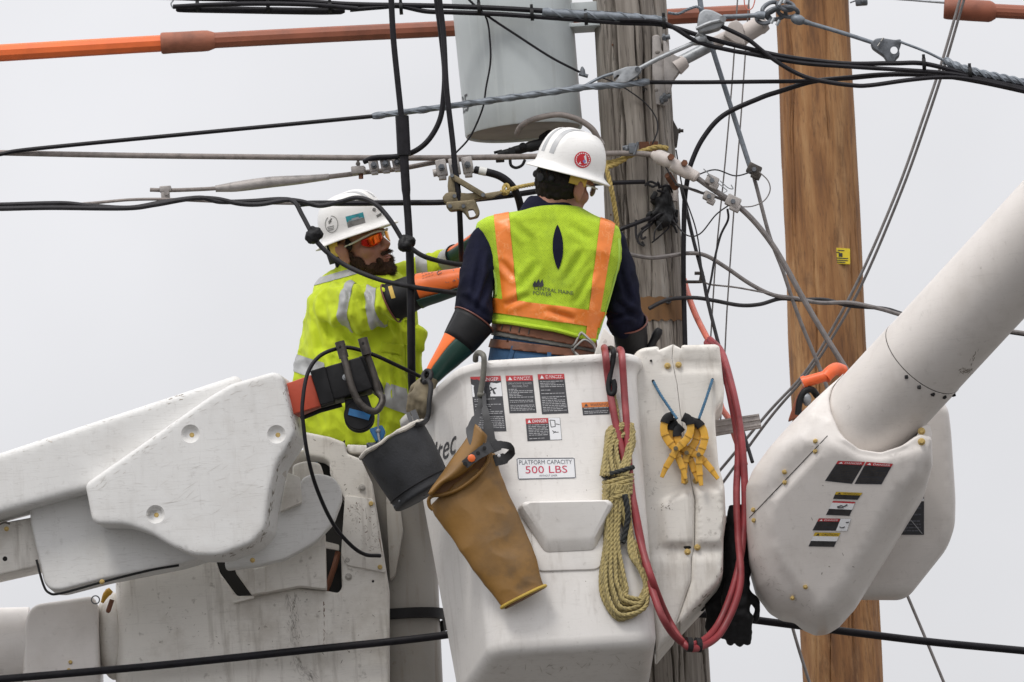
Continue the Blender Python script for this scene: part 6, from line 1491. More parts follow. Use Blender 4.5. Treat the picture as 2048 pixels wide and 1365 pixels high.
# ---------------------------------------------------------------- people
YH = Vector((0, 1, 0))
CN = -CF
def basis(f, u):
    f = f.normalized(); u = (u - f * u.dot(f)).normalized(); x = f.cross(u)
    return Matrix((x, f, u)).transposed()       # columns: right, forward, up
def plane3(a, b, c, keep):
    p, q, r_ = P3(a), P3(b), P3(c)
    n = (q - p).cross(r_ - p).normalized()
    if (keep - p).dot(n) < 0: n = -n
    return p, n
def line_plane(a, b, keep):
    p, n = img_plane(a, b)
    if (V(*keep) - p).dot(n) < 0: n = -n
    return p, n
def px_ring(y, xl, xr, dc, dh, n=40, sq=2.4, tilt=0.0):
    out = []
    for k in range(n):
        t = 2 * math.pi * k / n; c, s_ = math.cos(t), math.sin(t)
        cx = abs(c) ** (2 / sq) * (1 if c > 0 else -1); cy = abs(s_) ** (2 / sq) * (1 if s_ > 0 else -1)
        out.append(V((xl + xr) / 2 + (xr - xl) / 2 * cx, y + tilt * cx, dc + dh * cy))
    return out
def limb(mb, pts, n=16):      # pts: (px, py, depth, radius in metres)
    c = catmull([P3(p) for p in pts], 4)
    rr = []
    for i in range(len(c)):
        t = i / 4; k = min(int(t), len(pts) - 2); rr.append(pts[k][3] + (pts[k + 1][3] - pts[k][3]) * (t - k))
    mb.tube(c, rr, n); mb.ball(c[0], rr[0]); mb.ball(c[-1], rr[-1])
    return c
def head_lumps(mb, C, M, broad=1.0):
    h = lambda x, y, z: C + M @ Vector((x * broad, y, z))
    b = lambda x, y, z, r_: mb.ball(h(x, y, z), (r_[0] * broad, r_[1], r_[2]), M)
    b(0, -.012, .035, (.076, .096, .088)); b(0, .03, -.03, (.064, .062, .085)); b(0, .05, -.085, (.042, .040, .034)); b(0, .076, -.098, (.020, .016, .018))
    for s_ in (-1, 1):
        b(s_ * .040, .045, -.02, (.026, .036, .030)); b(s_ * .045, .02, -.07, (.024, .04, .035)); b(s_ * .028, .080, .030, (.026, .016, .010))
        # ear
        b(s_ * .083, -.010, .0, (.013, .022, .036)); b(s_ * .088, -.020, .014, (.010, .013, .018)); b(s_ * .082, -.003, -.032, (.010, .011, .013)); b(s_ * .013, .094, -.032, (.009, .010, .008))
    mb.tube([h(0, .086, .022), h(0, .098, .002), h(0, .112, -.022), h(0, .104, -.034)], [.009, .010, .0135, .009], 10)
    b(0, .080, -.058, (.026, .020, .012)); b(0, .088, -.057, (.020, .010, .0045)); b(0, .086, -.068, (.019, .011, .006))
    return h
def hand(C, fwd, back, thumb_side, curl, sc=1.0, spread=.25, thick=1.0):
    """glove hand: palm, four jointed fingers of unequal length and a thumb from the palm's side"""
    f = fwd.normalized(); b = (back - f * back.dot(f)).normalized(); x = f.cross(b) * thumb_side
    mb = MB(); M = Matrix((x, f, b)).transposed()
    q = lambda a, l, z: C + (x * a + f * l + b * z) * sc
    mb.ball(q(0, .050, 0), (.041 * sc, .052 * sc, .017 * sc * thick), M); mb.ball(q(.006, .015, 0), (.030 * sc, .035 * sc, .020 * sc), M); mb.ball(q(0, .08, .001), (.040 * sc, .022 * sc, .015 * sc * thick), M)
    for i, (a0, L) in enumerate(((.031, .074), (.011, .082), (-.010, .077), (-.030, .060))):
        p = q(a0, .082, .002); ang = 0.1; dx = a0 * spread * 6
        pts = [p]; rad = [.0105 * sc * thick]
        for k, (fr, rr) in enumerate(((.42, .0100), (.32, .0092), (.26, .0078))):
            ang += R(curl) * (0.8 if k == 0 else 1.0) * (1 + .06 * i)
            p = p + (f * math.cos(ang) - b * math.sin(ang) + x * dx * .35).normalized() * L * fr * sc; pts.append(p); rad.append(rr * sc * thick)
        mb.tube(catmull(pts, 3), [rad[min(int(j / 3), 3)] for j in range(10)], 10); mb.ball(pts[-1], rad[-1])
    pts = [q(.026, .022, -.004), q(.046, .045, -.012), q(.056, .068, -.022), q(.054, .090, -.032)]
    mb.tube(catmull(pts, 3), [.014 * sc, .0135 * sc, .013 * sc, .012 * sc, .0115 * sc, .011 * sc, .0105 * sc, .010 * sc, .0095 * sc, .009 * sc], 10); mb.ball(pts[-1], .009 * sc)
    return mb
def gauntlet(parent, rings_px, cuts, n=40, split=None):
    """glove cuff lofted through (centre px, py, depth, radius); the colours are separate shells"""
    c = [P3(r_) for r_ in rings_px]
    fine = catmull(c, 6); T, N = frames(fine)
    rad = []
    for i in range(len(fine)):
        t = i / 6; k = min(int(t), len(c) - 2); rad.append(rings_px[k][3] + (rings_px[k + 1][3] - rings_px[k][3]) * (t - k))
    def shell(i0, i1, a0, a1, off=0.0):
        rows = []
        for i in range(i0, i1 + 1):
            # angle measured from the picture's up direction
            up = (CU - T[i] * CU.dot(T[i])).normalized(); sd = T[i].cross(up)
            k = 24
            rows.append([fine[i] + (up * math.cos(a) + sd * math.sin(a)) * (rad[i] + off + .0016 * noise.noise(fine[i] * 20 + Vector((math.cos(a), math.sin(a), 0)))) for a in [a0 + (a1 - a0) * j / k for j in range(k + 1)]])
        m = MB(); m.loft(rows, caps=False, closed=False); return m
    return fine, T, rad, shell
def solid(o, th=.004):
    s_ = o.modifiers.new('thickness', 'SOLIDIFY'); s_.thickness = th; s_.offset = -1
    return o

def hard_hat(parent, C, M, zb=.05):
    h = lambda x, y, z: C + M @ Vector((x, y, z + zb))
    n = 72
    def ring(rx, ry, z, ridge=0.0, droop=0.0):
        out = []
        for k in range(n):
            a = 2 * math.pi * k / n; x, y = rx * math.cos(a), ry * math.sin(a)
            zz = z + ridge * (math.exp(-(x / .012) ** 2) + .8 * math.exp(-((abs(x) - .042) / .011) ** 2)) - droop * (.3 + .7 * abs(math.sin(a)))
            out.append(h(x, y + .004, zz))
        return out
    rx, ry, H = .106, .125, .138
    rows = [ring(rx * .93, ry * .94, .03), ring(rx * .955, ry * .955, 0), ring(rx * 1.12, ry * 1.10, -.006), ring(.130, .153, -.010, 0, .004), ring(.1335, .157, -.009, 0, .004), ring(.1335, .157, -.0065, 0, .004), ring(.128, .150, -.003, 0, .003), ring(rx * 1.10, ry * 1.08, .003), ring(rx * 1.03, ry * 1.02, .010), ring(rx, ry, .020)]
    for i in range(1, 15):
        t = i / 14 * math.pi / 2
        z = .02 + (H - .02) * math.sin(t) ** .92; s_ = max(math.cos(t), .001) ** .62
        rows.append(ring(rx * s_, ry * s_, z, .0065 * min(1, max(0, (z - .03) / .05))))
    m = MB(); m.loft(rows); me = m.mesh('skin'); m.build('hard_hat', MT['helmet_white'], parent, sharp=70)
    return h, Skin(me), me

# ============================ man in the vest (near bucket)
w2 = thing('person', 'man seen from behind in a lime vest with orange stripes and a white hard hat', 'person', BP(BW / 2, BDP / 2, 0.03))
f2 = CR * .68 - CN * .70 - CU * .18
M2 = basis(f2, CU * .96 + CR * .26); C2 = V(1128, 372, .33)
mb = MB(); h2_ = head_lumps(mb, C2, M2)
mb.tube([h2_(0, -.02, -.03), h2_(0, -.035, -.09), V(1104, 440, .34), V(1104, 480, .35)], [.058, .060, .062, .07], 20)
mb.loft([px_ring(y, a + 14, b - 14, dc, dh - .02) for y, a, b, dc, dh in ((450, 985, 1205, .34, .09), (500, 985, 1225, .34, .12), (600, 995, 1200, .34, .12), (700, 985, 1180, .35, .12), (760, 980, 1185, .35, .12))])
limb(mb, [(990, 480, .33, .032), (954, 560, .28, .030), (944, 632, .25, .028), (905, 690, .25, .024), (866, 748, .27, .022)]); limb(mb, [(1212, 490, .36, .032), (1242, 565, .37, .030), (1244, 635, .40, .028), (1262, 705, .55, .026), (1280, 725, .62, .024)])
for x in (1035, 1130): limb(mb, [(x, 750, .35, .075), (x + 12, 950, .34, .058), (x + 24, 1120, .36, .048), (x + 34, 1275, .36, .045)])
me = remesh(mb, .0055, 3); link_mesh('body', me, MT['skin'], w2, sharp=0 or 180)
# hair
mb = MB(); hb = lambda x, y, z, r_: mb.ball(h2_(x, y, z), r_, M2)
hb(0, -.030, .02, (.081, .086, .092)); hb(0, -.052, -.030, (.062, .044, .040)); hb(.070, -.01, .035, (.014, .030, .03)); hb(-.070, -.01, .035, (.014, .030, .03))
me = remesh(mb, .005, 3); ndisp(me, lambda p, n: .0035 * noise.noise(p * 70) + .002 * noise.noise(p * 160)); link_mesh('hair', me, MT['hair_dark'], w2, sharp=180)
hh2, HS2, hme2 = hard_hat(w2, C2, M2)
o_h = w2.children[-1]
# reflective strips along the crown
bv = HS2.t
def crown_strip(h, x0, w, a0, a1, parent, material):
    vs, fs = [], []
    k = 22
    for i in range(k + 1):
        a = R(a0 + (a1 - a0) * i / k)
        for x in (x0 - w / 2, x0, x0 + w / 2):
            org = h(x * 1.0, -math.cos(a) * .4, .03 + math.sin(a) * .4); tgt = h(x, 0, .03)
            hit, nn, _, _ = bv_cur.ray_cast(org, (tgt - org).normalized())
            vs.append((hit or tgt) + (nn or Vector((0, 0, 1))) * .0012)
    for i in range(k):
        for j in (0, 1): fs.append([3 * i + j, 3 * i + j + 1, 3 * i + j + 4, 3 * i + j + 3])
    m = MB(); m.add(vs, fs); return m.build('reflective_strip', MT[material], parent, sharp=180)
bv_cur = HS2.t
for x0 in (-.021, .021): crown_strip(hh2, x0, .018, 6, 120, o_h, 'helmet_stripe')
def disc_px(skin, cx, cy, r, off, parts=24, squash=1.0):
    vs = [skin.at(cx, cy, off)] ; fs = []
    for ri in (.5, 1):
        vs += [skin.at(cx + r * ri * math.cos(2 * math.pi * k / parts) * squash, cy + r * ri * math.sin(2 * math.pi * k / parts), off) for k in range(parts)]
    for k in range(parts):
        n_ = (k + 1) % parts
        fs.append([0, 1 + k, 1 + n_]); fs.append([1 + k, 1 + parts + k, 1 + parts + n_, 1 + n_])
    return vs, fs
m = MB(); m.add(*disc_px(HS2, 1165, 320, 16.5, .0012)); o = m.build('sticker', MT['sticker_red'], o_h, sharp=180)
m = MB(); m.add([HS2.at(x, y, .0022) for x, y in ((1156, 329), (1171, 309), (1174, 327))], [[0, 1, 2]])
for k in range(20):
    a0 = 2 * math.pi * k / 20
    m.add([HS2.at(1165 + r_ * math.cos(a), 320 + r_ * math.sin(a), .002) for r_, a in ((12.2, a0), (14, a0), (14, a0 + .2), (12.2, a0 + .2))], [[0, 1, 2, 3]])
m.build('print', MT['decal_white'], o, sharp=0)
m = MB(); m.add(*disc_px(HS2, 1168, 323, 3.2, .0027, 10)); m.build('emblem', MT['sticker_purple'], o, sharp=0)
# suspension: black nape band with its ratchet, yellow side strap
def head_band(h, parent, z0, z1, a0, a1, rx, ry, material, name, off=.0, th=.004):
    rows = []
    k = 30
    for i in range(k + 1):
        a = R(a0 + (a1 - a0) * i / k)
        rows.append([h(rx * math.sin(a), -ry * math.cos(a), z) for z in (z0, z1)])
    m = MB(); m.loft(rows, caps=False, closed=False); return solid(m.build(name, MT[material], parent, sharp=180), th)
head_band(h2_, w2, -.006, .030, -78, 62, .085, .113, 'plastic_black', 'nape_band')
m = MB()
for a, z in ((-4, .010), (-30, .014), (24, .012)): 
    p = h2_(.087 * math.sin(R(a)), -.113 * math.cos(R(a)), z); m.ball(p, (.015, .005, .013), M2)
m.lathe(h2_(0, -.112, .006), M2 @ Vector((0, -1, 0)), [(0, .016), (.006, .015), (.007, .012), (.007, .001)], 14); m.build('ratchet', MT['rubber_black'], w2)
head_band(h2_, w2, .012, .044, 60, 92, .090, .122, 'strap_yellow', 'side_strap')
head_band(h2_, w2, .012, .050, -98, -76, .090, .122, 'strap_yellow', 'side_strap')
# safety glasses
m = MB(); m.tube(catmull([h2_(.083, -.01, .022), h2_(.080, .04, .020), h2_(.070, .085, .018)], 5), .0028, 8); m.build('temple', MT['lens_clear'], w2)
m = MB(); m.ball(h2_(.043, .094, .008), (.030, .0035, .019), M2 @ Matrix.Rotation(R(-28), 3, 'Z')); m.ball(h2_(-.043, .094, .008), (.030, .0035, .019), M2 @ Matrix.Rotation(R(28), 3, 'Z')); m.build('safety_glasses', MT['lens_clear'], w2)

# navy shirt
vest_rows = [(414, 1064, 1156, .33, .075), (420, 1046, 1166, .33, .085), (428, 1010, 1180, .335, .095), (437, 980, 1198, .335, .102), (447, 957, 1221, .34, .108), (458, 953, 1234, .34, .113), (475, 960, 1241, .34, .119), (500, 968, 1243, .34, .124), (540, 979, 1237, .34, .127), (580, 985, 1222, .34, .127), (620, 986, 1209, .34, .126), (650, 985, 1197, .345, .127), (690, 984, 1192, .35, .128)]
mb = MB()
mb.loft([px_ring(y, a + 7, b - 7, dc, dh - .010, sq=2.6) for y, a, b, dc, dh in vest_rows if y < 610])
mb.loft([px_ring(y, a, b, dc, dh, sq=2.0, tilt=t_) for y, a, b, dc, dh, t_ in ((396, 1066, 1138, .335, .066, 3), (402, 1054, 1146, .335, .072, 3), (412, 1044, 1156, .335, .080, 3), (430, 1035, 1165, .335, .085, 3))])
limb(mb, [(974, 486, .335, .062), (962, 525, .31, .060), (951, 570, .285, .060), (948, 612, .27, .063), (945, 640, .26, .060), (930, 664, .255, .052)])
limb(mb, [(1222, 492, .355, .058), (1236, 530, .365, .056), (1246, 580, .375, .054), (1246, 622, .39, .058), (1252, 646, .42, .060), (1266, 652, .46, .052)])
me = remesh(mb, .007, 5)
def fold_navy(p, n):
    return .011 * (0.25 - abs(noise.noise(Vector((p.x * 9 + p.z * 6, p.y * 9, p.z * 13 - p.x * 7))))) + .004 * noise.noise(p * 22)
ndisp(me, fold_navy)
_cn = creases([(965, 500, 945, 600, 5, .009), (985, 540, 955, 620, 5, .009), (925, 590, 975, 640, 6, .010), (935, 620, 980, 655, 5, .009), (1240, 540, 1262, 610, 5, .009), (1226, 600, 1280, 640, 6, .010), (1210, 640, 1270, 625, 5, .009)])
ndisp(me, lambda p, n: _cn(p)); link_mesh('shirt', me, MT['navy_shirt'], w2, sharp=180)
# vest
mb = MB(); mb.loft([px_ring(y, a, b, dc, dh, 64, 2.5) for y, a, b, dc, dh in vest_rows])
vest = remesh(mb, .006, 4)
def fold_vest(p, n):
    # slack cloth: a few broad diagonal drags and a gathered waist
    a = .014 * (0.22 - abs(noise.noise(Vector((p.x * 5 + p.z * 5.5, p.y * 4, p.z * 5 - p.x * 3)))))
    b_ = .0035 * noise.noise(Vector((p.x * 14, p.y * 10, p.z * 6)))
    return a + b_ + .004
ndisp(vest, fold_vest)
_cv = creases([(1036, 580, 1078, 524, 7, .008), (1128, 566, 1168, 498, 7, .008), (1150, 608, 1186, 540, 6, .008), (1000, 520, 1034, 560, 6, .006), (1060, 470, 1074, 540, 7, .006), (1010, 612, 1060, 590, 6, .007), (1140, 450, 1180, 480, 7, .006), (1090, 620, 1150, 640, 6, .008), (1020, 440, 1060, 480, 7, .006)])
ndisp(vest, lambda p, n: _cv(p))
hem = [(960, 634), (1019, 640), (1069, 648), (1145, 664), (1210, 685)]
vme = cut_copy(vest, [line_plane((985, 641), (1190, 679), (1090, 500))], 0)
# open neck
o = link_mesh('vest', vme, MT['lime_vest'], w2, sharp=180); solid(o, .002)
VS = Skin(vest)
def vest_piece(name, planes, material, off=.0022):
    me_ = cut_copy(vest, planes + [line_plane((985, 641), (1190, 679), (1090, 500))], off); return link_mesh(name, me_, MT[material], o, sharp=180)
k1 = (1012, 510)
back_only = (P3((1100, 500, .36)), Vector((0, -1, 0)))
vest_piece('orange_stripe', [line_plane((988, 434), (1004, 584), k1), line_plane((1018, 431), (1033, 584), k1), line_plane((985, 604), (1190, 620), (1010, 500))], 'orange_tape')
k2 = (1200, 520)
vest_piece('orange_stripe', [line_plane((1200, 441), (1177, 622), k2), line_plane((1229, 452), (1197, 640), k2)], 'orange_tape', .0026)
vest_piece('orange_band', [line_plane((985, 596), (1190, 622), (1090, 625)), line_plane((985, 625), (1192, 655), (1090, 600))], 'orange_tape', .0030)
# trim along the armholes
def on_vest(pts, off): return [VS.at(x, y, off) for x, y in pts]
for pts in ([(955, 452), (962, 470), (971, 494), (982, 525), (992, 560), (993, 590)], [(1237, 478), (1238, 505), (1232, 545), (1220, 590), (1208, 630), (1196, 668)]):
    m = MB(); m.tube(catmull(on_vest(pts, .001), 6), .0042, 8); m.build('armhole_trim', MT['vest_trim'], o)
m = MB(); m.tube(catmull(on_vest([(988, 644), (1020, 646), (1069, 654), (1110, 661), (1145, 670), (1188, 682)], .004), 6), .0075, 8); m.build('hem_roll', MT['lime_vest'], o)
# dark slot for the lanyard, print
vs, fs = [], []
for i in range(17):
    t = i / 16; y = 450 + 90 * t; w = 10.5 * math.sin(math.pi * t) ** .75
    vs += [VS.at(1115 - w + t * 1.5, y, .0028), VS.at(1115 + t * 1.5, y, .0024), VS.at(1115 + w + t * 1.5, y, .0028)]
for i in range(16): 
    for j in (0, 1): fs.append([3 * i + j, 3 * i + j + 1, 3 * i + j + 4, 3 * i + j + 3])
m = MB(); m.add(vs, fs); m.build('lanyard_slot', MT['navy_shirt'], o, sharp=180)
def print_px(skin, txt, x0, y0, x1, y1, h_, off=.0026, lean=0.0):
    vs, fs, w = glyphs(txt)
    return [skin.at(x0 + (x1 - x0) * x / w + lean * y, y0 + (y1 - y0) * x / w - y * h_, off) for x, y in vs], fs
m = MB(); m.add(*print_px(VS, 'CENTRAL MAINE', 1068, 580, 1147, 591, 7.6)); m.add(*print_px(VS, 'POWER', 1066, 589.5, 1103, 593.5, 7.4))
for x, y, s_ in ((1069, 574, .85), (1076, 573, 1.0), (1083, 574, 1.0)):
    leaf = [(-4, 0), (-4, -6), (-1, -11), (2, -15), (3, -9), (4.5, -4), (2, 0)]
    m.add([VS.at(x + a * s_, y + b * s_, .0026) for a, b in leaf], [list(range(7))])
m.build('print', MT['decal_black'], o, sharp=0)
# jeans and belts
mb = MB(); mb.loft([px_ring(y, a, b, dc, dh, 48, 2.4) for y, a, b, dc, dh in ((632, 996, 1182, .345, .112), (650, 992, 1184, .345, .114), (680, 984, 1186, .35, .118), (715, 976, 1186, .35, .122), (760, 972, 1186, .35, .125), (800, 978, 1184, .35, .12))])
for x in (1035, 1128): limb(mb, [(x, 790, .35, .085), (x + 10, 950, .34, .072), (x + 22, 1120, .36, .062), (x + 32, 1255, .36, .062)])
jn = remesh(mb, .008, 4); ndisp(jn, lambda p, n: .004 * noise.noise(Vector((p.x * 14, p.y * 12, p.z * 20)))); oj = link_mesh('jeans', jn.copy(), MT['denim'], w2, sharp=180)
def belt(name, a, b, c, d_, material, off):
    me_ = cut_copy(jn, [line_plane(a, b, (1090, 760)), line_plane(c, d_, (1090, 560))], off); ob = link_mesh(name, me_, MT[material], w2, sharp=180); return solid(ob, off * .9)
belt('tool_belt', (985, 634), (1190, 668), (985, 661), (1190, 700), 'leather_brown', .013)
belt('web_belt', (985, 660), (1190, 698), (980, 670), (1190, 706), 'webbing_grey', .009)
belt('leather_belt', (980, 678), (1190, 704), (978, 695), (1190, 720), 'leather_brown', .006)
JS = Skin(jn)
for (x0, y0), (x1, y1) in (((1026, 673), (1016, 705)), ((1098, 687), (1095, 716)), ((1164, 696), (1160, 718))):
    m = MB(); band(m, [(x0, y0, 0), (x1, y1, 0)], 4.2, .002)
    dl = JS.at((x0 + x1) / 2, (y0 + y1) / 2, .010).y
    for v in m.v: v += (V(1090, 700, dl) - V(1090, 700, 0)) * 1.0 if False else Vector((0, dl, 0))
    m.build('belt_loop', MT['denim'], oj)
for k, x in enumerate((1011, 1026, 1042, 1060)):
    p0, p1 = JS.at(x, 648 + (x - 988) * .17, .0145), JS.at(x - 2, 657 + (x - 988) * .17, .0145); m = MB(); m.tube([p0, p1], .0022, 6); m.build('belt_stitch', MT['steel_dark'], w2)
cdp = JS.at(1160, 690, .02).y
m = MB(); m.tube(path([(1139, 693, cdp), (1148, 690, cdp - .01), (1160, 668, cdp - .012), (1166, 668, cdp - .012), (1180, 681, cdp - .01), (1188, 690, cdp), (1193, 706, cdp + .01)], 6), 2.6 * S, 8); m.tube(path([(1152, 712, cdp), (1147, 700, cdp - .008), (1155, 690, cdp - .012), (1168, 680, cdp - .012), (1180, 685, cdp - .01), (1190, 698, cdp), (1194, 712, cdp)], 6), 2.2 * S, 8); m.tube(path([(1139, 690, cdp), (1146, 702, cdp), (1156, 712, cdp)], 4), 3.4 * S, 8); m.build('snap_hook', MT['aluminium'], w2)
# left glove: black cuff, orange back, green palm side, leather over-glove on the hand
fine, T, rad, shell = gauntlet(w2, [(948, 640, .26, .072), (917, 687, .25, .057), (885, 727, .255, .040), (862, 757, .265, .027), (848, 775, .27, .026)], None)
A0 = R(-80)
gl = solid(shell(0, 6, 0, 2 * math.pi, .001).build('glove_cuff', MT['glove_black'], w2, sharp=180))
solid(shell(5, 18, R(-62), R(60)).build('glove_orange', MT['glove_orange'], w2, sharp=180)); solid(shell(5, 18, R(60), R(298)).build('glove_green', MT['glove_green'], w2, sharp=180))
rim = shell(0, 1, 0, 2 * math.pi, .002).v[:25]; m = MB(); m.tube(rim, .0028, 6); m.build('glove_rim', MT['glove_rim'], w2)
hd = hand(V(864, 754, .28), V(834, 806, .27) - V(864, 754, .28), -YH * .8 + CR * -.5, 1, 24, 1.0, .08, 1.25)
hd.tube([V(872, 742, .262), V(855, 768, .262)], [.027, .030], 12)
me = remesh(hd, .0045, 2); ndisp(me, lambda p, n: .003 * noise.noise(p * 45)); link_mesh('leather_glove', me, MT['leather_tan'], w2, sharp=180)
m = MB(); ring = [V(858, 752, .262) + ((CR * .80 + CU * .55).normalized() * math.cos(a) + YH * math.sin(a)) * .030 for a in [2 * math.pi * k / 24 for k in range(25)]]; m.tube(ring, .0055, 8); m.build('wrist_strap', MT['rubber_black'], w2)
# right glove
fine, T, rad, shell = gauntlet(w2, [(1257, 645, .42, .060), (1262, 680, .47, .055), (1266, 712, .53, .046), (1276, 728, .60, .034)], None)
solid(shell(0, 13, 0, 2 * math.pi, .001).build('glove_cuff', MT['glove_black'], w2, sharp=180)); solid(shell(12, 18, 0, 2 * math.pi).build('glove_orange', MT['glove_orange'], w2, sharp=180))
rim = shell(0, 1, 0, 2 * math.pi, .002).v[:25]; m = MB(); m.tube(rim, .0028, 6); m.build('glove_rim', MT['glove_rim'], w2)
me = remesh(hand(V(1276, 728, .60), Vector((.35, .5, -.3)), CU, -1, 30, 1.0, .1, 1.2), .005, 2); link_mesh('leather_glove', me, MT['leather_tan'], w2, sharp=180)
for x in (1067, 1162):
    m = MB(); m.box(V(x, 1278, .30), (.10, .27, .09), bevel=.03, seg=3); m.build('boot', MT['leather_brown'], w2)

# ============================ bearded man (far bucket)
w1 = thing('person', 'bearded man in a lime hi-vis shirt and red sunglasses reaching to the right', 'person', V(690, 1450, 1.3))
f1 = CR * .77 + CN * .55 + CU * .28
M1 = basis(f1, CU * .95 - CR * .29); C1 = V(720, 496, 1.10)
mb = MB(); h1_ = head_lumps(mb, C1, M1, 1.12)
mb.tube([h1_(0, -.015, -.03), h1_(0, -.03, -.09), V(722, 575, 1.14), V(722, 620, 1.15)], [.064, .068, .072, .08], 20)
mb.loft([px_ring(y, a, b, 1.2, .09) for y, a, b in ((590, 660, 790), (680, 650, 800), (780, 645, 800), (870, 655, 790), (930, 655, 790))])
limb(mb, [(695, 600, 1.0, .04), (742, 613, .93, .036), (790, 605, .88, .034), (905, 568, .83, .028)]); limb(mb, [(795, 560, 1.26, .036), (853, 542, 1.2, .032), (900, 520, 1.12, .03), (925, 498, 1.08, .026)])
for x in (675, 765): limb(mb, [(x, 910, 1.2, .06), (x + 15, 1100, 1.25, .058), (x + 30, 1300, 1.28, .05), (x + 40, 1440, 1.28, .05)])
me = remesh(mb, .0055, 3); link_mesh('body', me, MT['skin'], w1, sharp=180)
# beard, moustache, hair
mb = MB(); bb_ = lambda x, y, z, r_: mb.ball(h1_(x, y, z), (r_[0] * 1.10, r_[1], r_[2]), M1)
bb_(0, .060, -.100, (.043, .042, .034)); bb_(0, .082, -.104, (.028, .026, .024))
for s_ in (-1, 1): bb_(s_ * .042, .036, -.084, (.024, .040, .028)); bb_(s_ * .064, .018, -.058, (.012, .030, .032)); bb_(s_ * .0715, .004, -.022, (.006, .012, .028)); bb_(s_ * .030, .080, -.070, (.009, .015, .016)); bb_(s_ * .014, .097, -.046, (.018, .008, .0055))
me = remesh(mb, .0045, 2); ndisp(me, lambda p, n: .0042 * noise.noise(p * 90) + .003 * noise.noise(p * 190)); link_mesh('beard', me, MT['beard_brown'], w1, sharp=180)
# cropped strands so the beard's edge is not smooth
rnd = random.Random(77); m = MB(); src = me
for v in rnd.sample(list(range(len(me.vertices))), min(4500, len(me.vertices))):
    p = me.vertices[v].co + OFF[w1.name]; n = me.vertices[v].normal
    t_ = (n + (M1 @ Vector((0, .3, -1))) * .9 + Vector((rnd.uniform(-.3, .3), rnd.uniform(-.3, .3), rnd.uniform(-.3, .3)))).normalized()
    s0 = t_.orthogonal().normalized() * .0009
    m.add([p - s0, p + s0, p + t_ * rnd.uniform(.004, .011)], [[0, 1, 2]])
ob_ = m.build('beard_hair', MT['beard_brown'], w1, sharp=0); ob_['kind'] = 'stuff'
m = MB(); m.ball(h1_(0, .0965, -.0575), (.021, .006, .0034), M1); m.ball(h1_(0, .0945, -.0655), (.018, .006, .004), M1); m.build('lips', MT['lip'], w1)
mb = MB(); hb = lambda x, y, z, r_: mb.ball(h1_(x, y, z), r_, M1)
hb(0, -.030, .03, (.083, .086, .088)); hb(0, -.058, -.030, (.066, .046, .044)); hb(.078, .020, .020, (.008, .014, .024)); hb(-.078, .020, .020, (.008, .014, .024))
me = remesh(mb, .005, 3); ndisp(me, lambda p, n: .003 * noise.noise(p * 80)); link_mesh('hair', me, MT['hair_dark'], w1, sharp=180)
hh1, HS1, hme1 = hard_hat(w1, C1, M1, .052); o_h = w1.children[-1]
bv_cur = HS1.t
for x0 in (-.021, .021): crown_strip(hh1, x0, .013, 40, 150, o_h, 'helmet_stripe')
f = face_map(((691, 434), (726, 425), (731, 446), (696, 456)), HS1, .001)
m = MB(); m.add(*sheet(f, 0, 0, 1, .52, 0, 6, 4)); o = m.build('sticker', MT['sticker_teal'], o_h, sharp=180); o['label'] = 'teal and grey picture sticker'
m = MB(); m.add(*sheet(f, 0, .52, 1, 1, 0, 6, 4)); m.build('lower_picture', MT['sticker_grey'], o, sharp=180)
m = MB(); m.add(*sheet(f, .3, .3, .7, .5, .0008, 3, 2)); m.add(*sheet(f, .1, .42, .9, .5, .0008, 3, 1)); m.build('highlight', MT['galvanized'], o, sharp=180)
m = MB(); 
for k in range(28):
    a0 = 2 * math.pi * k / 28 + .3
    if k in (17, 18): continue
    m.add([HS1.at(663.5 + r_ * math.cos(a) * .86, 449 + r_ * math.sin(a) * 1.12, .0014) for r_, a in ((14, a0), (15.2, a0), (15.2, a0 + .23), (14, a0 + .23))], [[0, 1, 2, 3]])
for pts in ([(657, 445), (661, 439), (659, 447), (663, 443)], [(658, 448), (664, 438), (661, 436)], [(655, 455), (668, 452)], [(656, 458), (668, 456)], [(657, 461), (667, 459)]):
    for (x0, y0), (x1, y1) in zip(pts, pts[1:]): m.tube([HS1.at(x0, y0, .001), HS1.at(x1, y1, .001)], .0012, 4)
m.build('round_sticker', MT['sticker_grey'], o_h, sharp=0)
m = MB(); m.add(*disc_px(HS1, 748, 420, 4, .0014, 6)); m.add([HS1.at(x, y, .0014) for x, y in ((752, 431), (762, 426), (763, 431), (754, 436))], [[0, 1, 2, 3]]); m.build('worn_sticker', MT['sticker_grey'], o_h, sharp=0)
head_band(h1_, w1, -.020, .030, -70, 66, .087, .124, 'plastic_black', 'nape_band')
for s_ in (1, -1): head_band(h1_, w1, -.006, .048, s_ * 64, s_ * 84, .090, .122, 'strap_yellow', 'side_strap')
# wrap-around sunglasses
def lens(s_, material):
    vs, fs = [], []
    for i in range(11):
        for j in range(6):
            u, v = i / 10, j / 5
            a = R(6 + 50 * u)
            prof = math.sin(math.pi * (0.14 + .80 * u)) ** .55
            z = .026 - .008 * u - v * .036 * prof
            vs.append(h1_(s_ * (.082 * math.sin(a) + .002), .100 * math.cos(a) + .012 - .004 * v, z))
    for i in range(10):
        for j in range(5): q = i * 6 + j; fs.append([q, q + 1, q + 7, q + 6])
    m = MB(); m.add(vs, fs); return solid(m.build('lens', MT[material], w1, sharp=180), .002)
lens(1, 'lens_red'); lens(-1, 'lens_amber')
for s_ in (1, -1):
    m = MB(); m.tube(catmull([h1_(0, .113, .024), h1_(s_ * .03, .108, .030), h1_(s_ * .060, .080, .026), h1_(s_ * .078, .045, .020), h1_(s_ * .084, .0, .016), h1_(s_ * .084, -.02, .012)], 5), .0034, 8); m.build('frame', MT['frame_white'], w1)
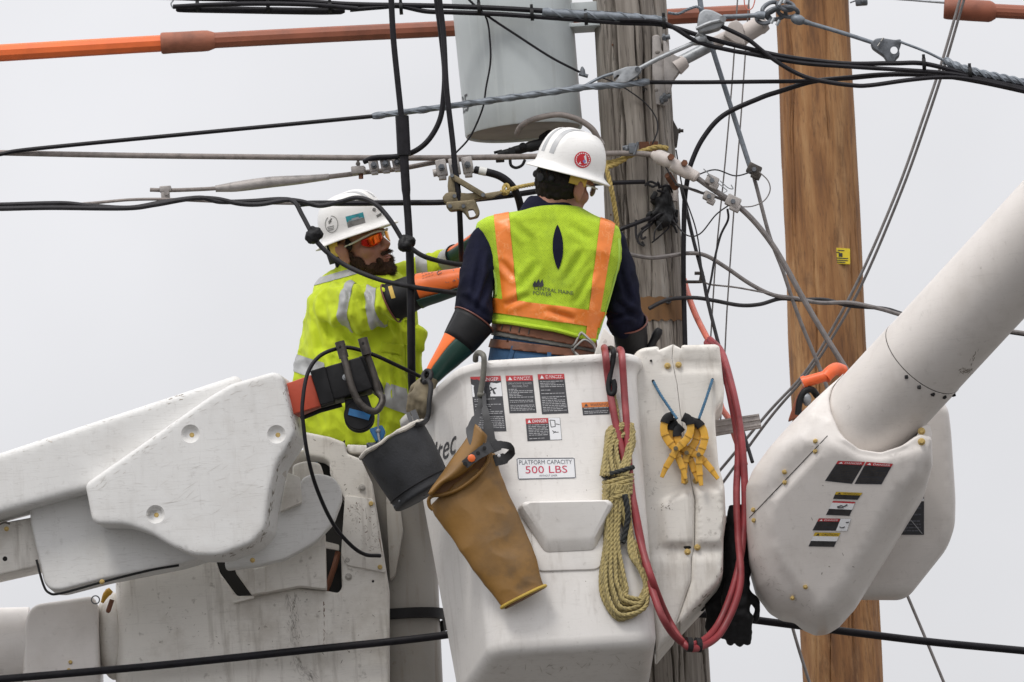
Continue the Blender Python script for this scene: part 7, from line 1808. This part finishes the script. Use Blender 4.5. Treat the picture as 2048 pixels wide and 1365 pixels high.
m = MB(); m.ball(h1_(0, .108, .016), (.008, .006, .008), M1); m.build('bridge', MT['frame_white'], w1)
# hi-vis shirt
mb = MB()
mb.loft([px_ring(y, a, b, dc, dh, 44, 2.3) for y, a, b, dc, dh in ((540, 672, 786, 1.15, .10), (552, 650, 806, 1.15, .13), (568, 632, 820, 1.15, .15), (592, 620, 829, 1.15, .165), (625, 611, 836, 1.15, .175), (676, 606, 843, 1.16, .185), (715, 598, 845, 1.17, .19), (760, 584, 845, 1.18, .195), (815, 584, 842, 1.19, .195), (860, 598, 836, 1.2, .185), (895, 618, 822, 1.2, .165))])
mb.loft([px_ring(y, a, b, 1.13, dh, 36, 2.0, t_) for y, a, b, dh, t_ in ((532, 680, 766, .078, 10), (545, 672, 778, .085, 8), (562, 660, 790, .095, 6))])
limb(mb, [(672, 606, 1.04, .078), (692, 614, .985, .082), (716, 618, .95, .078), (745, 614, .92, .070), (772, 609, .895, .062), (788, 605, .885, .056)])
limb(mb, [(786, 566, 1.24, .060), (815, 556, 1.235, .056), (853, 541, 1.20, .050), (880, 530, 1.165, .043), (900, 520, 1.14, .036)])
mb.ball(V(840, 676, 1.08), (.018, .05, .05))
sh = remesh(mb, .007, 5)
def fold_lime(p, n):
    arm = max(0, min(1, (1.02 - p.y) / .06))
    a = .030 * (0.24 - abs(noise.noise(Vector((p.x * 11 - p.z * 4, p.y * 7, p.z * 5 + p.x * 4)))))
    b_ = .024 * (0.24 - abs(noise.noise(Vector((p.x * 20 + p.z * 13, p.y * 8 + 3, p.z * 9 - p.x * 12)))))
    return a + b_ * (.6 + .9 * arm) + .004 * noise.noise(p * 30)
ndisp(sh, fold_lime)
_cr = creases([(702, 568, 690, 640, 5, .009), (722, 576, 738, 650, 5, .008), (690, 668, 728, 700, 6, .012), (640, 590, 662, 690, 7, .011), (648, 690, 700, 765, 7, .012), (690, 690, 760, 736, 6, .010), (612, 770, 700, 806, 7, .011), (786, 690, 792, 800, 5, .009), (800, 610, 818, 760, 5, .008), (825, 560, 812, 640, 5, .008), (660, 800, 720, 860, 7, .011), (630, 640, 650, 740, 6, .010), (765, 590, 757, 640, 4, .007), (775, 745, 770, 860, 6, .009), (820, 700, 836, 800, 5, .009), (672, 560, 700, 590, 5, .008), (600, 700, 640, 790, 6, .009)])
ndisp(sh, lambda p, n: .75 * _cr(p))
hemp = line_plane((580, 880), (830, 905), (700, 700))
osh = link_mesh('shirt', sh.copy(), MT['lime_shirt'], w1, sharp=180)
def shirt_piece(name, planes, off=.0022): return link_mesh(name, cut_copy(sh, planes, off), MT['reflective'], osh, sharp=180)
arm_near = (P3((700, 620, .957)), Vector((0, -1, 0)))
kA = P3((697, 618, .93))
def ringband(name, a, b, c, w):
    pl = plane3(a, b, c, P3((400, 620, .9))); n = -pl[1]      # n points along the arm
    return shirt_piece(name, [(pl[0], n), (pl[0] + n * w * S, -n), arm_near])
ringband('reflective_band', (700, 552, .97), (684, 682, .97), (676, 615, .90), 23)
ringband('reflective_band', (738, 560, .93), (748, 664, .93), (729, 612, .86), 24)
shirt_piece('reflective_band', [line_plane((590, 708), (805, 776), (690, 800)), line_plane((590, 744), (805, 826), (700, 700)), (P3((700, 620, 1.0)), Vector((0, 1, 0)))])
shirt_piece('reflective_band', [line_plane((640, 556), (710, 536), (690, 600)), line_plane((636, 570), (716, 548), (690, 500)), line_plane((712, 500), (716, 600), (600, 560))])
shirt_piece('reflective_strip', [line_plane((761, 500), (763, 700), (770, 660)), line_plane((776, 500), (779, 700), (770, 660)), line_plane((700, 690), (830, 690), (770, 650)), line_plane((700, 652), (830, 652), (770, 680)), (P3((770, 660, 1.0)), Vector((0, 1, 0)))])
shirt_piece('reflective_band', [line_plane((830, 500), (836, 580), (842, 540)), line_plane((852, 500), (858, 580), (842, 540)), (P3((840, 540, 1.1)), Vector((0, 1, 0))), line_plane((800, 575), (880, 568), (842, 540))])
# pocket flap and placket on the chest
SS = Skin(sh)
m = MB(); m.tube(catmull([SS.at(x, y, .001, .99) for x, y in ((812, 600), (808, 650), (812, 700), (816, 760), (814, 820))], 5), .0035, 6); m.build('placket', MT['lime_shirt'], osh)
for y in (640, 690, 745): m = MB(); m.ball(SS.at(812, y, .003, .99), .0045, n=8, m=6); m.build('shirt_button', MT['lime_shirt'], osh)
fl = face_map(((764, 684), (806, 690), (802, 712), (762, 704)), SS)
m = MB(); m.add(*sheet(fl, 0, 0, 1, 1, .004, 6, 4)); solid(m.build('pocket_flap', MT['lime_shirt'], osh, sharp=180), .003)
mb = MB(); mb.loft([px_ring(y, a, b, 1.2, .13) for y, a, b in ((870, 625, 815), (920, 622, 818), (990, 630, 812))])
for x in (675, 765): limb(mb, [(x, 960, 1.2, .085), (x + 15, 1100, 1.25, .07), (x + 30, 1300, 1.28, .062), (x + 40, 1430, 1.28, .06)])
link_mesh('trousers', remesh(mb, .012, 3), MT['dark_trousers'], w1, sharp=180)
for x in (718, 810): m = MB(); m.box(V(x, 1462, 1.24), (.10, .27, .09), bevel=.03, seg=3); m.build('boot', MT['leather_brown'], w1)
# near glove
fine, T, rad, shell = gauntlet(w1, [(782, 607, .888, .0675), (833, 583, .862, .058), (880, 571, .842, .050), (922, 560, .825, .041), (948, 554, .815, .030)], None)
solid(shell(0, 7, 0, 2 * math.pi, .0012).build('glove_cuff', MT['glove_black'], w1, sharp=180)); og = solid(shell(6, 24, R(-150), R(124)).build('glove_orange', MT['glove_orange'], w1, sharp=180))
# lower, near side is the dark green layer
solid(shell(6, 24, R(124), R(210)).build('glove_green', MT['glove_green'], w1, sharp=180))
rim = shell(0, 1, 0, 2 * math.pi, .002).v[:25]; m = MB(); m.tube(rim, .0034, 6); m.build('glove_rim', MT['glove_rim'], w1)
G1 = Skin(shell(0, 24, 0, 2 * math.pi, .0014).mesh('t'))
m = MB(); gf = face_map(((776, 574), (784, 572), (791, 596), (783, 598)), G1, .0012); m.add(*sheet(gf, 0, 0, 1, 1, 0, 3, 5)); m.build('size_label', MT['strap_yellow'], w1, sharp=180)
m = MB()
for pts in ([(872, 540), (879, 536), (880, 541), (874, 546), (876, 550), (884, 546)], [(898, 526), (906, 540)], [(894, 534), (906, 528)]):
    for a, b in zip(pts, pts[1:]): m.tube([G1.at(*a, .0012), G1.at(*b, .0012)], .0012, 4)
for k in range(4): 
    for j in range(3): m.tube([G1.at(843 + k * 6 + j, 548 + j * 5 - k * 2, .001), G1.at(847 + k * 6 + j, 546 + j * 5 - k * 2, .001)], .0007, 4)
m.build('ink_marks', MT['print_grey'], og, sharp=0)
me = remesh(hand(V(944, 555, .817), V(1010, 535, .80) - V(944, 555, .817), CU + CN * .3, -1, 26, 1.0, .08, 1.3), .005, 2); link_mesh('glove_hand', me, MT['glove_orange'], w1, sharp=180)
# far glove, raised
fine, T, rad, shell = gauntlet(w1, [(897, 522, 1.12, .041), (915, 509, 1.05, .034), (936, 494, .98, .030), (956, 478, .93, .027)], None)
solid(shell(0, 5, 0, 2 * math.pi, .0012).build('glove_cuff', MT['reflective'], w1, sharp=180)); solid(shell(4, 18, R(-130), R(70)).build('glove_orange', MT['glove_orange'], w1, sharp=180)); solid(shell(4, 18, R(70), R(230)).build('glove_green', MT['glove_green'], w1, sharp=180))
rim = shell(5, 6, 0, 2 * math.pi, .003).v[:25]; m = MB(); m.tube(rim, .003, 6); m.build('glove_rim', MT['glove_black'], w1)
me = remesh(hand(V(952, 482, .94), V(1000, 440, .88) - V(952, 482, .94), CU * .7 - CR * .7, -1, 30, 1.0, .08, 1.3), .005, 2); link_mesh('glove_hand', me, MT['glove_green'], w1, sharp=180)

# ---------------------------------------------------------------- spare black gloves on the boom shaft
bg_ = thing('rubber_gloves', 'pair of black rubber gloves hanging fingers down below the red hoses', 'gloves', V(1465, 1285, .28))
for x0, y0, x1, y1, dd, sc_, ts in ((1476, 1010, 1474, 1196, .24, 1.25, -1), (1450, 1040, 1446, 1180, .34, 1.2, 1)):
    mb = hand(V(x1, y1 - 30, dd), V(x1 - 3, y1 + 60, dd) - V(x1, y1 - 30, dd), -YH, ts, 10, sc_, .20, 1.35)
    rows = [px_ring(y, a, b, dd, t_, 24, 2.2) for y, a, b, t_ in ((y0, x0 - 20, x0 + 22, .035), (y0 + 60, x0 - 26, x0 + 24, .04), (y0 + 110, x0 - 28, x0 + 26, .04), (y1 - 40, x1 - 26, x1 + 26, .035), (y1 - 5, x1 - 28, x1 + 28, .028))]
    mb.loft(rows)
    me = remesh(mb, .005, 3); ndisp(me, lambda p, n: .006 * noise.noise(p * 24) + .003 * noise.noise(p * 60)); link_mesh('glove', me, MT['glove_black'], bg_, sharp=180)
